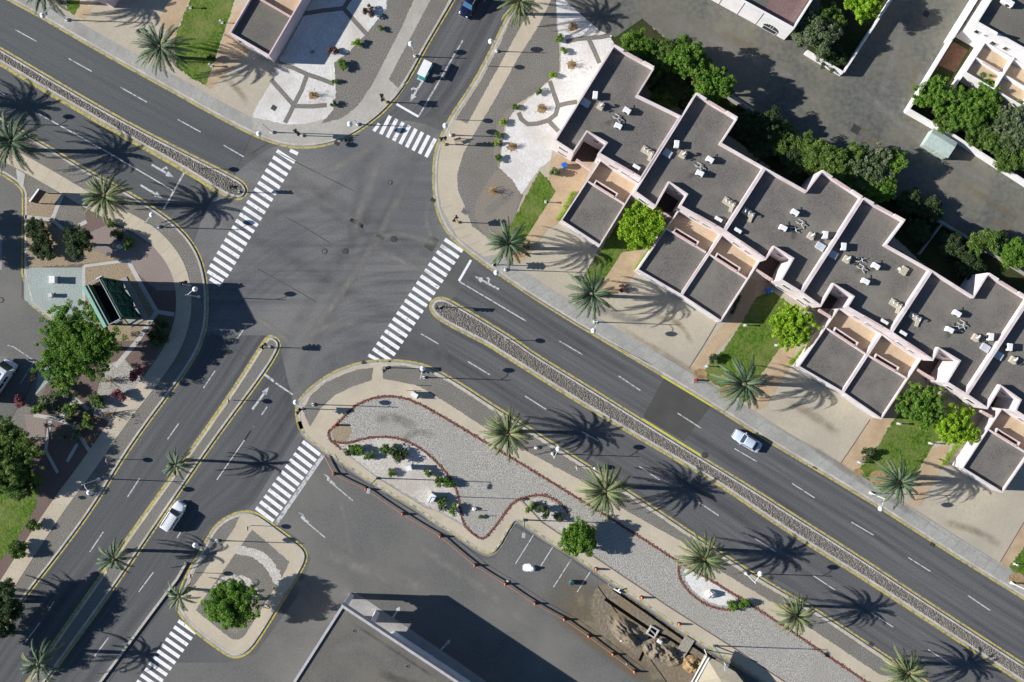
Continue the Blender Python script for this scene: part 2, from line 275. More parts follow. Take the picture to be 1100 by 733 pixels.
# ------------------------------------------------------------------ geometry helpers
class MB:
    def __init__(s): s.v = []; s.f = []; s.uv = None
    def add(s, vs, fs):
        o = len(s.v); s.v += [tuple(v) for v in vs]; s.f += [tuple(i + o for i in f) for f in fs]; return s
    def quad(s, a, b, c, d): return s.add([a, b, c, d], [(0, 1, 2, 3)])
    def prism(s, pts, z0, z1, bottom=True):
        """pts: list of (x, y) world, counter-clockwise"""
        if area(pts) < 0: pts = pts[::-1]
        n = len(pts)
        vs = [(p[0], p[1], z0) for p in pts] + [(p[0], p[1], z1) for p in pts]
        fs = [(i, (i + 1) % n, n + (i + 1) % n, n + i) for i in range(n)] + [tuple(range(n, 2 * n))]
        if bottom: fs.append(tuple(range(n - 1, -1, -1)))
        return s.add(vs, fs)
    def ring(s, out, inn, z0, z1, zi):
        """wall ring: outer skin z0..z1, flat top, inner skin down to zi"""
        n = len(out)
        vs = [(p[0], p[1], z0) for p in out] + [(p[0], p[1], z1) for p in out] + [(p[0], p[1], z1) for p in inn] + [(p[0], p[1], zi) for p in inn]
        fs = []
        for i in range(n):
            j = (i + 1) % n
            fs += [(i, j, n + j, n + i), (n + i, n + j, 2 * n + j, 2 * n + i), (2 * n + i, 2 * n + j, 3 * n + j, 3 * n + i)]
        return s.add(vs, fs)
    def box(s, c, size, rz=0.0, M4=None, bev=0.0):
        x, y, z = size[0] / 2, size[1] / 2, size[2] / 2
        if bev > 0:
            vs = []
            for zz, q in ((-z, bev), (-z + bev, 0), (z - bev, 0), (z, bev)):
                X, Y = x - q, y - q
                b2 = bev if q == 0 else bev * 0.6
                vs += [(X - b2, -Y, zz), (X, -Y + b2, zz), (X, Y - b2, zz), (X - b2, Y, zz), (-X + b2, Y, zz), (-X, Y - b2, zz), (-X, -Y + b2, zz), (-X + b2, -Y, zz)]
            fs = [tuple(range(7, -1, -1)), tuple(range(24, 32))]
            for k in range(3):
                for i in range(8):
                    j = (i + 1) % 8; fs.append((k * 8 + i, k * 8 + j, k * 8 + 8 + j, k * 8 + 8 + i))
        else:
            vs = [(-x, -y, -z), (x, -y, -z), (x, y, -z), (-x, y, -z), (-x, -y, z), (x, -y, z), (x, y, z), (-x, y, z)]
            fs = [(3, 2, 1, 0), (4, 5, 6, 7), (0, 1, 5, 4), (1, 2, 6, 5), (2, 3, 7, 6), (3, 0, 4, 7)]
        m = Matrix.Translation(Vector(c)) @ Matrix.Rotation(rz, 4, 'Z')
        if M4 is not None: m = M4 @ m
        return s.add([m @ Vector(v) for v in vs], fs)
    def tube(s, p0, p1, r0, r1=None, n=8, caps=True):
        p0 = Vector(p0); p1 = Vector(p1); r1 = r0 if r1 is None else r1
        d = (p1 - p0).normalized(); a = d.orthogonal().normalized(); b = d.cross(a)
        vs = []
        for p, r in ((p0, r0), (p1, r1)):
            for i in range(n):
                t = 2 * math.pi * i / n; vs.append(p + (a * math.cos(t) + b * math.sin(t)) * r)
        fs = [(i, (i + 1) % n, n + (i + 1) % n, n + i) for i in range(n)]
        if caps: fs += [tuple(range(n - 1, -1, -1)), tuple(range(n, 2 * n))]
        return s.add(vs, fs)
    def path(s, pts, rs, n=8):
        """tapered tube along a polyline"""
        vs = []; m = len(pts); pts = [Vector(p) for p in pts]
        for k, (p, r) in enumerate(zip(pts, rs)):
            d = (pts[min(k + 1, m - 1)] - pts[max(k - 1, 0)]).normalized()
            a = Vector((1, 0, 0)) if abs(d.x) < 0.8 else Vector((0, 1, 0))
            a = (a - d * a.dot(d)).normalized(); b = d.cross(a)
            for i in range(n):
                t = 2 * math.pi * i / n; vs.append(p + (a * math.cos(t) + b * math.sin(t)) * r)
        fs = [(k * n + i, k * n + (i + 1) % n, (k + 1) * n + (i + 1) % n, (k + 1) * n + i) for k in range(m - 1) for i in range(n)]
        fs += [tuple(range(n - 1, -1, -1)), tuple(range((m - 1) * n, m * n))]
        return s.add(vs, fs)
    def ball(s, c, r, nu=14, nv=8, sq=(1, 1, 1), jit=0.0, rnd=random):
        vs = [(0, 0, 1)]
        for j in range(1, nv):
            for i in range(nu):
                t = math.pi * j / nv; u = 2 * math.pi * i / nu
                k = 1 + rnd.uniform(-jit, jit)
                vs.append((math.sin(t) * math.cos(u) * k, math.sin(t) * math.sin(u) * k, math.cos(t) * k))
        vs.append((0, 0, -1)); fs = []
        for i in range(nu): fs.append((0, 1 + i, 1 + (i + 1) % nu))
        for j in range(nv - 2):
            for i in range(nu):
                a = 1 + j * nu + i; b2 = 1 + j * nu + (i + 1) % nu
                fs.append((a, a + nu, b2 + nu, b2))
        L = len(vs) - 1
        for i in range(nu): fs.append((L, L - nu + (i + 1) % nu, L - nu + i))
        return s.add([(c[0] + v[0] * r * sq[0], c[1] + v[1] * r * sq[1], c[2] + v[2] * r * sq[2]) for v in vs], fs)
    def disc(s, c, r, n=20, h=0.0, nrm=None):
        if nrm is None: return s.prism([(c[0] + r * math.cos(2 * math.pi * i / n), c[1] + r * math.sin(2 * math.pi * i / n)) for i in range(n)], c[2], c[2] + max(h, 0.004))
        d = Vector(nrm).normalized() * h / 2
        return s.tube(Vector(c) - d, Vector(c) + d, r, r, n)
    def build(s, name, mat, parent=None, smooth=False, loc=None):
        me = bpy.data.meshes.new(name)
        off = Vector((0, 0, 0))
        if loc is not None: off = Vector(loc)
        elif parent is not None: off = Vector(parent.get('_o', (0, 0, 0)))
        me.from_pydata([(v[0] - off.x, v[1] - off.y, v[2] - off.z) for v in s.v], [], s.f)
        if s.uv is not None:
            ul = me.uv_layers.new(name='UVMap')
            for lp in me.loops: ul.data[lp.index].uv = s.uv[lp.vertex_index]
        me.materials.append(mat if not isinstance(mat, str) else M[mat])
        if smooth: me.polygons.foreach_set('use_smooth', [True] * len(me.polygons))
        me.update()
        o = bpy.data.objects.new(name, me); COL.objects.link(o)
        if parent is not None:
            o.parent = parent; o['_o'] = list(off) if loc is None else list(off)
        elif loc is not None: o.location = off
        return o

def area(p): return 0.5 * sum(p[i][0] * p[(i + 1) % len(p)][1] - p[(i + 1) % len(p)][0] * p[i][1] for i in range(len(p)))

def offset(pts, d, closed=False):
    """shift a polyline to its left by d (same units)"""
    n = len(pts); out = []
    for i in range(n):
        if closed: a, b, c = pts[i - 1], pts[i], pts[(i + 1) % n]
        else: a, b, c = pts[max(i - 1, 0)], pts[i], pts[min(i + 1, n - 1)]
        d1 = Vector((b[0] - a[0], b[1] - a[1])); d2 = Vector((c[0] - b[0], c[1] - b[1]))
        if d1.length < 1e-9: d1 = d2
        if d2.length < 1e-9: d2 = d1
        d1.normalize(); d2.normalize()
        n1 = Vector((-d1.y, d1.x)); n2 = Vector((-d2.y, d2.x)); m = n1 + n2
        if m.length < 1e-6: m = n1
        m.normalize(); k = max(0.45, m.dot(n1))
        out.append((b[0] + m.x * d / k, b[1] + m.y * d / k))
    return out

def smooth(pts, closed=False, it=2):
    for _ in range(it):
        n = len(pts); q = []
        rngi = range(n) if closed else range(n - 1)
        if not closed: q.append(pts[0])
        for i in rngi:
            a, b = pts[i], pts[(i + 1) % n]
            q.append((a[0] * .75 + b[0] * .25, a[1] * .75 + b[1] * .25)); q.append((a[0] * .25 + b[0] * .75, a[1] * .25 + b[1] * .75))
        if not closed: q.append(pts[-1])
        pts = q
    return pts

def resample(pts, n):
    d = [0.0]
    for a, b in zip(pts, pts[1:]): d.append(d[-1] + math.hypot(b[0] - a[0], b[1] - a[1]))
    xs = np.linspace(0, d[-1], n)
    return list(zip(np.interp(xs, d, [p[0] for p in pts]), np.interp(xs, d, [p[1] for p in pts])))

def wpts(px, z): return [tuple(P(x, y, z)[:2]) for x, y in px]

def tag(o, label=None, cat=None, group=None, kind=None):
    if label: o['label'] = label
    if cat: o['category'] = cat
    if group: o['group'] = group
    if kind: o['kind'] = kind
    return o

def thing(name, label, cat, loc=(0, 0, 0), rz=0.0, group=None):
    o = bpy.data.objects.new(name, None); COL.objects.link(o)
    o.location = loc; o.rotation_euler = (0, 0, rz); o.empty_display_size = 0.3
    o['_o'] = list(loc) if rz == 0 else [0, 0, 0]
    return tag(o, label, cat, group)

def dup(root, loc, rz=0.0, label=None, group=None, sc=None):
    def cp(o, par):
        c = o.copy(); COL.objects.link(c)
        if par is not None: c.parent = par
        for ch in list(o.children): cp(ch, c)
        return c
    r = cp(root, None)
    r.location = loc; r.rotation_euler = (0, 0, rz)
    if sc is not None: r.scale = sc if hasattr(sc, '__len__') else (sc, sc, sc)
    if label: r['label'] = label
    if group: r['group'] = group
    return r

class Kind:
    """places a prototype: first call moves it, later calls copy it"""
    def __init__(s, proto, group=None): s.p = proto; s.used = False; s.g = group
    def put(s, loc, rz, label, sc=None, group=None):
        if not s.used:
            s.used = True; o = s.p; o.location = loc; o.rotation_euler = (0, 0, rz)
            if sc is not None: o.scale = sc if hasattr(sc, '__len__') else (sc, sc, sc)
            o['label'] = label
            if group or s.g: o['group'] = group or s.g
            return o
        return dup(s.p, loc, rz, label, group or s.g, sc)

def sheet(name, px, z, mat, sm=0, kind='structure'):
    if sm: px = smooth(px, True, sm)
    jit = {'grass': .55, 'gravel': .25, 'mulch': .4, 'pink': .4, 'white': .35, 'whitebed': .7, 'tangravel': .5, 'brgravel': .5, 'dirt': 1.2, 'soil': .5, 'darkgrass': .4}.get(mat, 0) if isinstance(mat, str) else 0
    if jit:
        q = []
        for (x0, y0), (x1, y1) in zip(px, px[1:] + px[:1]):
            m = max(1, int(math.hypot(x1 - x0, y1 - y0) / 1.6))
            for k in range(m): q.append((x0 + (x1 - x0) * k / m + (random.gauss(0, jit) if k else 0), y0 + (y1 - y0) * k / m + (random.gauss(0, jit) if k else 0)))
        px = q
    w = wpts(px, z)
    if area(w) < 0: w = w[::-1]
    z = free_z(w, z)
    mb = MB(); mb.add([(x, y, z) for x, y in w], [tuple(range(len(w)))])
    return tag(mb.build(name, mat), kind=kind)

_used = []
def in_poly(pts, poly):
    x, y = pts[:, 0], pts[:, 1]; ins = np.zeros(len(pts), bool); n = len(poly)
    for i in range(n):
        x1, y1 = poly[i]; x2, y2 = poly[(i + 1) % n]
        ins ^= ((y1 > y) != (y2 > y)) & (x < (x2 - x1) * (y - y1) / (y2 - y1 + 1e-12) + x1)
    return ins
def free_z(w, z):
    """sheets stack in the order they are laid: a new one lies above whatever it overlaps"""
    a = np.array(w); lo, hi = a.min(0), a.max(0); up = z > .1; top = z
    for l2, h2, z2, b in _used:
        if (z2 > .1) != up or not (l2[0] < hi[0] and lo[0] < h2[0] and l2[1] < hi[1] and lo[1] < h2[1]): continue
        if z2 + (.0019 if up else .0007) > top and (in_poly(a, b).any() or in_poly(b, a).any()): top = z2 + (.002 if up else .0008)
    _used.append((lo, hi, top, a)); return top

def ribbon_mb(mb, px, width, z, closed=False, off=0.0):
    """flat ribbon along a pixel polyline, width in pixels"""
    a = wpts(offset(px, off - width / 2, closed), z); b = wpts(offset(px, off + width / 2, closed), z)
    n = len(a); o = len(mb.v)
    mb.v += [(x, y, z) for x, y in a] + [(x, y, z) for x, y in b]
    for i in range(n if closed else n - 1):
        j = (i + 1) % n; mb.f.append((o + i, o + n + i, o + n + j, o + j) if True else 0)
    return mb

def ribbon(name, px, width, z, mat, closed=False, off=0.0, kind='structure'):
    if z > .1: z = free_z(wpts(offset(px, off - width / 2, closed), z) + wpts(offset(px, off + width / 2, closed), z)[::-1], z)
    mb = ribbon_mb(MB(), px, width, z, closed, off); ob = mb.build(name, mat)
    fix_up(ob); return tag(ob, kind=kind)

def track(name, px, width, z, mat):
    px = resample(smooth(px, False, 3), 40); a = wpts(offset(px, -width / 2), z); b = wpts(offset(px, width / 2), z); n = len(a)
    z = free_z(a + b[::-1], z); mb = MB(); mb.uv = []
    for i in range(n):
        for k in range(5):
            t = k / 4; mb.v.append((a[i][0] * (1 - t) + b[i][0] * t, a[i][1] * (1 - t) + b[i][1] * t, z)); mb.uv.append((i / (n - 1), t))
    for i in range(n - 1):
        for k in range(4): q = i * 5 + k; mb.f.append((q, q + 1, q + 6, q + 5))
    ob = mb.build(name, mat); fix_up(ob); return tag(ob, kind='structure')

def fix_up(ob):
    bm = bmesh.new(); bm.from_mesh(ob.data)
    for f in bm.faces:
        f.normal_update()
        if f.normal.z < 0: f.normal_flip()
    bm.to_mesh(ob.data); bm.free()

def road(name, A, B, z, mat, n=60):
    A = resample(A, n); B = resample(B, n); mb = MB(); mb.uv = []
    K = 6; dist = 0.0; prev = None
    for i in range(n):
        c = P((A[i][0] + B[i][0]) / 2, (A[i][1] + B[i][1]) / 2, z)
        if prev is not None: dist += (c - prev).length
        prev = c
        for k in range(K + 1):
            t = k / K; mb.v.append(tuple(P(A[i][0] * (1 - t) + B[i][0] * t, A[i][1] * (1 - t) + B[i][1] * t, z))); mb.uv.append((dist, t))
    for i in range(n - 1):
        for k in range(K): a = i * (K + 1) + k; mb.f.append((a, a + 1, a + K + 2, a + K + 1))
    ob = mb.build(name, mat)
    fix_up(ob)
    return tag(ob, kind='structure')
# ------------------------------------------------------------------ the ground, roads and blocks
Z1 = 0.13                                   # raised land
g = MB(); g.add([(-1500, -1500, -0.01), (1500, -1500, -0.01), (1500, 1500, -0.01), (-1500, 1500, -0.01)], [(0, 1, 2, 3)])
tag(g.build('ground', 'ground'), kind='structure')

KA = [(-60, -38), (7.8, 0), (42.8, 18.5), (72.6, 36.3), (130, 69), (181.5, 97), (233, 126), (270, 145), (296, 155.6), (322, 160), (348, 157.6), (373.7, 149), (394.5, 136), (415, 119), (430.7, 99.8), (446, 75), (456.7, 54.5), (469.6, 32.4), (490, -2), (520, -55)]
KB = [(590, -70), (550, 6.5), (529, 49), (508.5, 88), (485, 122), (472, 148), (466, 166), (464.5, 190), (465.7, 214), (471, 234), (480, 251), (493, 264), (516, 282), (540, 298.5), (592, 333), (654, 370), (711, 404), (766, 437), (830, 478), (885, 510), (944.5, 546), (975.6, 566), (1027, 599), (1100, 644), (1170, 688)]
KC = [(-60, 95), (0, 127), (48, 154), (90, 180), (137, 204.6), (181.5, 233), (202, 252.6), (215, 273), (221.7, 296.7), (224, 320), (223, 346), (220, 360), (212.6, 380.7), (192, 412), (155.6, 460), (129.6, 498.7), (101, 546.7), (60, 602), (31, 638), (12, 665), (-40, 740), (-70, 785)]
KDn = [(319, 456), (316.7, 437.8), (323, 426), (340, 410.6), (360.7, 397.6), (384, 389.8), (404.8, 386.7), (430.7, 386.7), (456.7, 391), (487.8, 406.7), (529, 434), (550, 447), (599.6, 479), (669.6, 523), (706, 546.7), (773, 592), (820, 622), (885, 659), (944, 698.6), (1001, 735), (1070, 780)]
KDs = [(920, 800), (840, 748), (800, 722), (760, 698.6), (734.5, 683), (693, 652), (659, 630), (638.5, 615.6), (610, 596), (592, 586), (573.7, 574), (557, 562.5), (554, 561.8), (551, 566), (537, 591), (529, 597.5), (519, 597.5), (490, 578), (467, 565), (451.5, 551), (415, 531), (386.7, 513), (360.7, 496), (347.8, 487), (325.7, 471.5)]
KI = [(192, 659.7), (207, 678), (243.7, 705), (254, 707.6), (267, 702.5), (280, 685.6), (303.7, 646.7), (322, 618), (331, 600), (327, 588), (311.5, 576.7), (290.7, 561), (275, 550), (259, 548.7), (241, 556), (228, 567.6), (215, 592), (202, 613), (192, 636), (189.5, 650)]
M1 = [(-60, 17), (0, 50.6), (51.9, 81.7), (129.6, 127), (207.4, 167.2), (251.5, 189), (262, 195.6), (267, 204.6), (262, 213.7), (251.5, 215), (233, 206), (215, 193.5), (181.5, 173.7), (129.6, 145), (51.9, 99.8), (0, 68.7), (-60, 35)]
M2 = [(475, 319), (485, 322.6), (550, 361.5), (573.7, 379), (623, 409), (690, 450.7), (752.6, 489.6), (820, 531), (838, 543), (923.7, 597.4), (1001.5, 649.3), (1100, 713), (1160, 752), (1160, 775), (1094.8, 732.3), (1027.4, 688.2), (936.7, 628.6), (871.9, 588.4), (820, 554.7), (773, 522), (721.5, 492), (633, 440.4), (540, 382), (521.5, 370), (503, 361), (472, 344.6), (463, 335.6), (461, 328), (465.7, 321)]
M3 = [(294.6, 361), (301, 366.5), (301, 375.6), (285.6, 401.5), (233, 471.5), (181.5, 546.7), (124.4, 631), (51.9, 731), (20, 775), (-5, 775), (28.5, 733), (49.3, 701), (103.7, 623.4), (160.7, 543), (207.4, 479), (254, 412), (284, 364), (289, 360.5)]

sKA, sKB, sKC = smooth(KA), smooth(KB), smooth(KC)
sKD = smooth(KDn + KDs, True); sKI = smooth(KI, True); sM1, sM2, sM3 = smooth(M1, True), smooth(M2, True), smooth(M3, True)

# junction and road ribbons (each 4 mm above the sheet below)
sheet('road', [(290, 150), (330, 165), (420, 118), (520, 160), (500, 275), (400, 400), (330, 440), (300, 560), (180, 560), (215, 380), (200, 240)], 0.002, 'cross', 2)
road('road', resample(M1[:6], 30), resample(KA[:8], 30), 0.006, M['laneC'])
road('road', resample(KC[:6], 30), resample(M1[::-1][:6], 30), 0.006, M['laneC'])
road('road', resample(KA[::-1][:8], 30), resample(KB[:5], 30), 0.006, M['laneA'])
road('road', resample(M2[1:12], 30), resample(KB[12:24], 30), 0.006, M['laneA'])
road('road', resample(M2[::-1][3:15], 30), resample(KDn[9:], 30), 0.006, M['laneA'])
road('road', resample(KC[11:21], 30), resample(M3[::-1][:8], 30), 0.006, M['laneB'])
road('road', resample(M3[2:9], 30), resample([(322, 462), (270, 545), (226, 568), (192, 630), (140, 700), (88, 775)], 30), 0.006, M['laneB'])
# side road and forecourt asphalt south of the centre block
sheet('parking_lot', [(325, 476), (380, 512), (450, 553), (518, 600), (532, 600), (553, 566), (600, 592), (660, 634), (740, 690), (860, 775), (120, 790), (180, 712), (245, 712), (275, 702), (320, 640), (334, 600), (322, 580), (293, 561)], 0.004, 'lot')
sheet('parking_lot', [(-90, 160), (0, 186.5), (18, 198), (24.6, 208.5), (23.3, 320), (57, 346), (66, 362), (46, 384), (30, 420), (-20, 500), (-90, 520)], 0.004, 'lot')
sheet('road_patch', [(713.7, 405.5), (764, 436), (734.5, 474), (690.5, 448)], 0.010, 'patch')
sheet('road_patch', [(463, 253), (472, 258), (464, 271), (455, 265)], 0.010, 'patch')

# raised blocks: closed pixel outlines (kerb side first)
def block(name, px, mat, inset=4.2):
    w = wpts(px, Z1); 
    mb = MB(); mb.prism(w, -0.3, Z1, False)
    return tag(mb.build(name, mat), kind='structure')

def kerb_line(px, side, closed=False, yel='yellow', gut=True, yw=1.5):
    """px: yellow line; side=+1 when the land is to the left in pixel space"""
    ribbon('painted_line', px, yw, 0.014, yel, closed)
    if gut: ribbon('gutter', px, 2.4, 0.012, 'gutter', closed, side * 1.9)
    a = offset(px, side * 2.6, closed); b = offset(px, side * 4.6, closed)
    aw, bw = wpts(a, 0.15), wpts(b, 0.15); n = len(aw); mb = MB()
    for z, L in ((-0.2, aw), (0.15, aw), (0.15, bw), (-0.2, bw)): mb.v += [(x, y, z) for x, y in L]
    for i in range(n if closed else n - 1):
        j = (i + 1) % n
        for k in range(3): mb.f.append((k * n + i, k * n + j, (k + 1) * n + j, (k + 1) * n + i))
    ob = mb.build('kerb', 'kerb')
    bm = bmesh.new(); bm.from_mesh(ob.data); bmesh.ops.recalc_face_normals(bm, faces=bm.faces)
    top = [f for f in bm.faces if abs(f.normal.z) > 0.9]
    if top and top[0].normal.z < 0: bmesh.ops.reverse_faces(bm, faces=bm.faces)
    bm.to_mesh(ob.data); bm.free()
    tag(ob, kind='structure')
    return a

def side_of(px, inside):
    """+1 if the point lies left of the first long segment (pixel maths)"""
    best = min(range(len(px) - 1), key=lambda i: math.hypot(px[i][0] - inside[0], px[i][1] - inside[1]))
    a, b = px[best], px[best + 1]
    return 1 if (b[0] - a[0]) * (inside[1] - a[1]) - (b[1] - a[1]) * (inside[0] - a[0]) > 0 else -1

for px, ins, ext, mat in (
        (sKA, (300, 60), [(520, -90), (-60, -90)], 'concrete'),
        (sKB, (600, 250), [(1250, 740), (1250, -120), (590, -120)], 'concrete'),
        (sKC, (120, 270), [(-120, 785), (-120, 510), (-20, 501), (31, 421), (47, 385), (67, 363), (58, 346), (25, 320), (26.5, 209), (19, 197), (0, 185.5), (-90, 150)], 'gravel')):
    s = side_of(px, ins)
    kerb_line(px, s)
    block('land', offset(px, s * 4.3) + ext, mat)
for px, ins, mat in ((sKD, (450, 450), 'sandpath'), (sKI, (260, 620), 'sandpath'), (sM1, None, 'gravel'), (sM2, None, 'gravel'), (sM3, None, 'medgravel')):
    s = 1 if area(px) > 0 else -1
    if px is sKD:
        n1 = max(range(len(px)), key=lambda i: px[i][0]); n2 = next(i for i, p in enumerate(px) if i > n1 + 2 and p[0] < 915)
        north = px[:n1 + 1]; kerb_line(px[-3:] + north, s); south = px[n2:]
        kerb_line(south, s, yel='kerb', yw=0.4)
        # yellow and bare dashes along the kerb
        q = resample(south, 150)
        mb = MB()
        for i in range(2, 147, 2): ribbon_mb(mb, [q[i], q[i + 1]], 1.8, 0.154, off=s * 3.2)
        ob = mb.build('painted_line', 'yellow'); fix_up(ob); tag(ob, kind='structure')
    else: kerb_line(px, s, True, yw=1.8 if px is sKI else 1.5)
    block('land', offset(px, s * 4.3, True), mat)
# second yellow line on the inner side of the median kerbs, left kerb of the island dashes
def part_line(px, off, mat='yellow', w=1.3): ribbon('painted_line', px, w, 0.016, mat, False, off)
part_line(M1[::-1][:7], 1.5); part_line(M2[13:24], 0.4, w=1.5); part_line(M3[::-1][:7], -2.2)
part_line([(690, 450.7), (752.6, 489.6)], -0.4, 'newyellow', 1.8)
part_line([(711.5, 404.6), (766, 437.3)], 0.0, 'newyellow', 1.6)
# narrow divider of the service road
dv = [(199.6, 605), (190, 622), (160, 662), (106, 735), (76, 777)]
mb = MB(); aw = wpts(offset(dv, -1.3), 0.28); bw = wpts(offset(dv, 1.3), 0.28)
mb.prism(aw + bw[::-1], -0.1, 0.28, False); tag(mb.build('kerb', 'kerb'), kind='structure')

wl = smooth([(-60, 164), (0, 186.5), (18, 198), (24, 206), (24.4, 214), (23.4, 320), (57, 346)], False, 1)
kerb_line(wl, side_of(wl, (60, 250)), gut=False, yw=1.8)
# ---- sheets on the land
def lay(name, px, mat, lvl=1, sm=0): return sheet(name, px, Z1 + 0.004 * lvl, mat, sm)
sA = side_of(sKA, (300, 60)); sB = side_of(sKB, (600, 250)); sC = side_of(sKC, (120, 270))
# north-west block
kA = resample(KA[1:9], 40)
lay('pavement', offset(kA, sA * 4.8) + offset(kA, sA * 17)[::-1], 'greypave', 1)
kA2 = resample(KA[8:16], 40)
lay('pavement', offset(kA2, sA * 4.8) + [(445, 40), (446, 0), (465, 0), (430, 60), (399.6, 90.7), (384, 114), (366, 129), (340, 138), (300, 142)], 'pave', 2) if False else None
lay('pavement', [(296, 150), (272, 140), (271, 125), (305, 133), (345, 132), (368, 127), (384, 114), (400, 90.7), (430, 32), (447, -2), (467, -2), (418, 86), (428, 95), (436, 89), (424, 105), (408, 120), (390, 133), (372, 144), (347, 152), (322, 154.5)], 'pave', 2)
lay('gravel_bed', [(464.5, -4), (417.5, 85), (428, 94.5), (437, 86), (449, 63), (460, 42), (484, -4)], 'gravel', 3, 0)
lay('gravel_bed', [(400, -20), (446, -4), (430, 32), (400, 90.5), (384, 114), (366, 127.5), (345, 133), (355, 120), (361, 100), (359, 67), (374, 57), (394, 36), (415, 10), (416, -6)], 'gravel', 3)
lay('lawn', [(205, -3), (252, -3), (249, 10), (221, 92), (206, 84), (190, 72), (187, 45), (193, 28)], 'grass', 2)
lay('lawn', [(70, -3), (86, -3), (86, 6), (80, 16), (73, 12)], 'grass', 2)
lay('tan_path', [(87, 5), (99, 7), (91, 21.5), (80, 16.5)], 'tan', 2)
lay('tan_path', [(170, 22), (183, -3), (206, -3), (190, 30), (187, 45)], 'tan', 2)
lay('tan_path', [(252, 10), (262, 4), (247, 37), (269, 53), (226, 96), (221, 92.5)], 'tan', 2)
lay('white_gravel', [(272, 121), (293, 85), (300, 66), (338, -4), (380, -20), (416, -6), (415, 10), (394, 36), (374, 57), (359, 67), (361, 100), (358, 118), (350, 128), (327, 133.5), (305, 133.5), (271, 126)], 'white', 4)
for q in ([(325, 15), (347, 11.5), (369, 9), (378, -4)], [(369, 9), (382, 24), (395, 38)], [(299, 68), (315, 73), (330, 80), (345, 85), (359, 90.5)], [(291, 85.5), (303, 99), (315.5, 113)], [(330, 80), (324, 97), (315.5, 113), (311, 123), (306, 132)], [(315.5, 114), (335, 114.5), (351, 113)]):
    ribbon('gravel_line', q, 4.8, Z1 + 0.020, 'gravel')
# north-east block
kB = resample(KB[8:24], 80)
lay('pavement', offset(kB, sB * 4.8) + offset(kB, sB * 19)[::-1], 'greypave', 1)
lay('pavement', [(575.5, -3), (558, 31), (502, 133), (485, 128), (474, 155), (470, 190), (474, 222), (492, 256), (520, 276), (540, 272), (513, 247), (507, 243), (499, 221), (492, 204.5), (491, 188), (498, 164.5), (509, 144.5), (530, 110), (558, 60), (578, 29), (594, -3)], 'sandpath', 2)
lay('gravel_bed', [(559, -3), (538, 45), (517, 86), (490, 127), (502, 133), (558, 31), (576, -3)], 'gravel', 3)
lay('gravel_bed', [(593.5, -3), (578, 29), (558, 60), (530, 110), (509, 144.5), (498, 164.5), (491, 188), (492, 204.5), (499, 221), (507, 243), (514, 248), (532, 262), (549, 242), (562, 210), (552, 193), (536, 181), (532, 170), (533, 137), (544, 119), (572, 102), (601, 76), (601, 54), (598, 30), (597, -3)], 'gravel', 3)
lay('gravel_bed', [(515, 247), (508, 226), (518, 205), (530, 185), (537, 182), (552, 195), (561, 209), (549, 241), (532, 261)], 'brgravel', 4, 1)
lay('white_gravel', [(597, -5), (603, -3), (644, 33), (661, 40), (655, 58), (594, 158), (592, 172), (580, 181), (560, 209), (551, 194), (536, 180), (539, 160), (546, 126), (572, 103), (602, 77), (603, 54), (599, 30)], 'white', 4)
lay('gravel_bed', [(530, 170), (533, 137), (544, 119), (556, 111), (549, 124), (541, 138), (538, 160), (537, 180)], 'brgravel', 5)
for q in ([(557, 121), (560, 128), (567, 133.6), (577, 133), (589, 129.5), (597, 123), (599.6, 113.5), (594, 98), (590.5, 87)], [(599.6, 113.5), (610, 111), (620, 109.5)], [(589, 129.5), (595, 136), (600, 141)], [(608, 45), (620, 42), (632, 41), (645, 40), (655, 38)], [(632, 41), (638, 54), (644, 68)]):
    ribbon('gravel_line', q, 4.8, Z1 + 0.026, 'gravel')
lay('lawn', [(579, 184), (588, 192), (597, 206), (568, 251), (556, 271), (536, 258), (549, 241)], 'grass', 2)
lay('tan_path', [(592, 172), (600, 165), (640, 160), (633, 181), (628, 195), (598, 241), (588, 246), (568, 275), (556, 283), (545, 279), (556, 271), (568, 251), (597, 206), (589, 192)], 'tan', 3)
lay('lawn', [(672, 226), (646, 268), (630, 292), (621, 304), (640, 313), (655, 293), (668, 272), (690, 268), (715, 236)], 'grass', 2)
lay('tan_path', [(669, 271), (691, 268.5), (684, 292), (662, 318), (650, 320), (640, 313.5)], 'tan', 3)
lay('tan_path', [(740, 396), (778, 347), (808, 300), (835, 304), (828, 312), (812, 321), (796, 349), (748, 401.5)], 'tan', 3)
lay('lawn', [(796, 348), (812, 320), (828, 312), (860, 335), (852, 368), (838, 374), (812, 411), (806, 426), (800, 432), (783, 421), (752, 403), (762, 391), (778, 375)], 'grass', 2)
lay('tan_path', [(838, 374), (856, 370), (847, 397), (823, 437), (811, 442), (806, 426), (812, 411)], 'tan', 3)
lay('tan_path', [(903, 498), (936, 450), (960, 420), (985, 425), (960, 452), (943, 478), (922, 507), (911, 505)], 'tan', 3)
lay('lawn', [(960, 451), (985, 425), (1010, 440), (1020, 470), (1003, 477), (987, 505), (978, 522), (950, 530), (936, 518), (920, 507), (944, 478)], 'grass', 2)
lay('tan_path', [(1000, 482), (1020, 478), (1013, 500), (989, 543), (976, 545), (985, 513)], 'tan', 3)
lay('tan_path', [(1075, 604), (1100, 562), (1125, 560), (1082, 612)], 'tan', 3)
lay('lawn', [(1084, 609), (1110, 575), (1150, 600), (1130, 650), (1096, 626)], 'grass', 2)
for c, r in (((560, 270), 9), ((753, 402), 8), ((783, 421), 10), ((944, 513), 10), ((922, 508), 6), ((1093, 622), 9)):
    lay('soil_bed', [(c[0] + r * math.cos(t) * random.uniform(.8, 1.1), c[1] + .8 * r * math.sin(t)) for t in np.linspace(0, 5.7, 10)], 'soil', 5, 1)
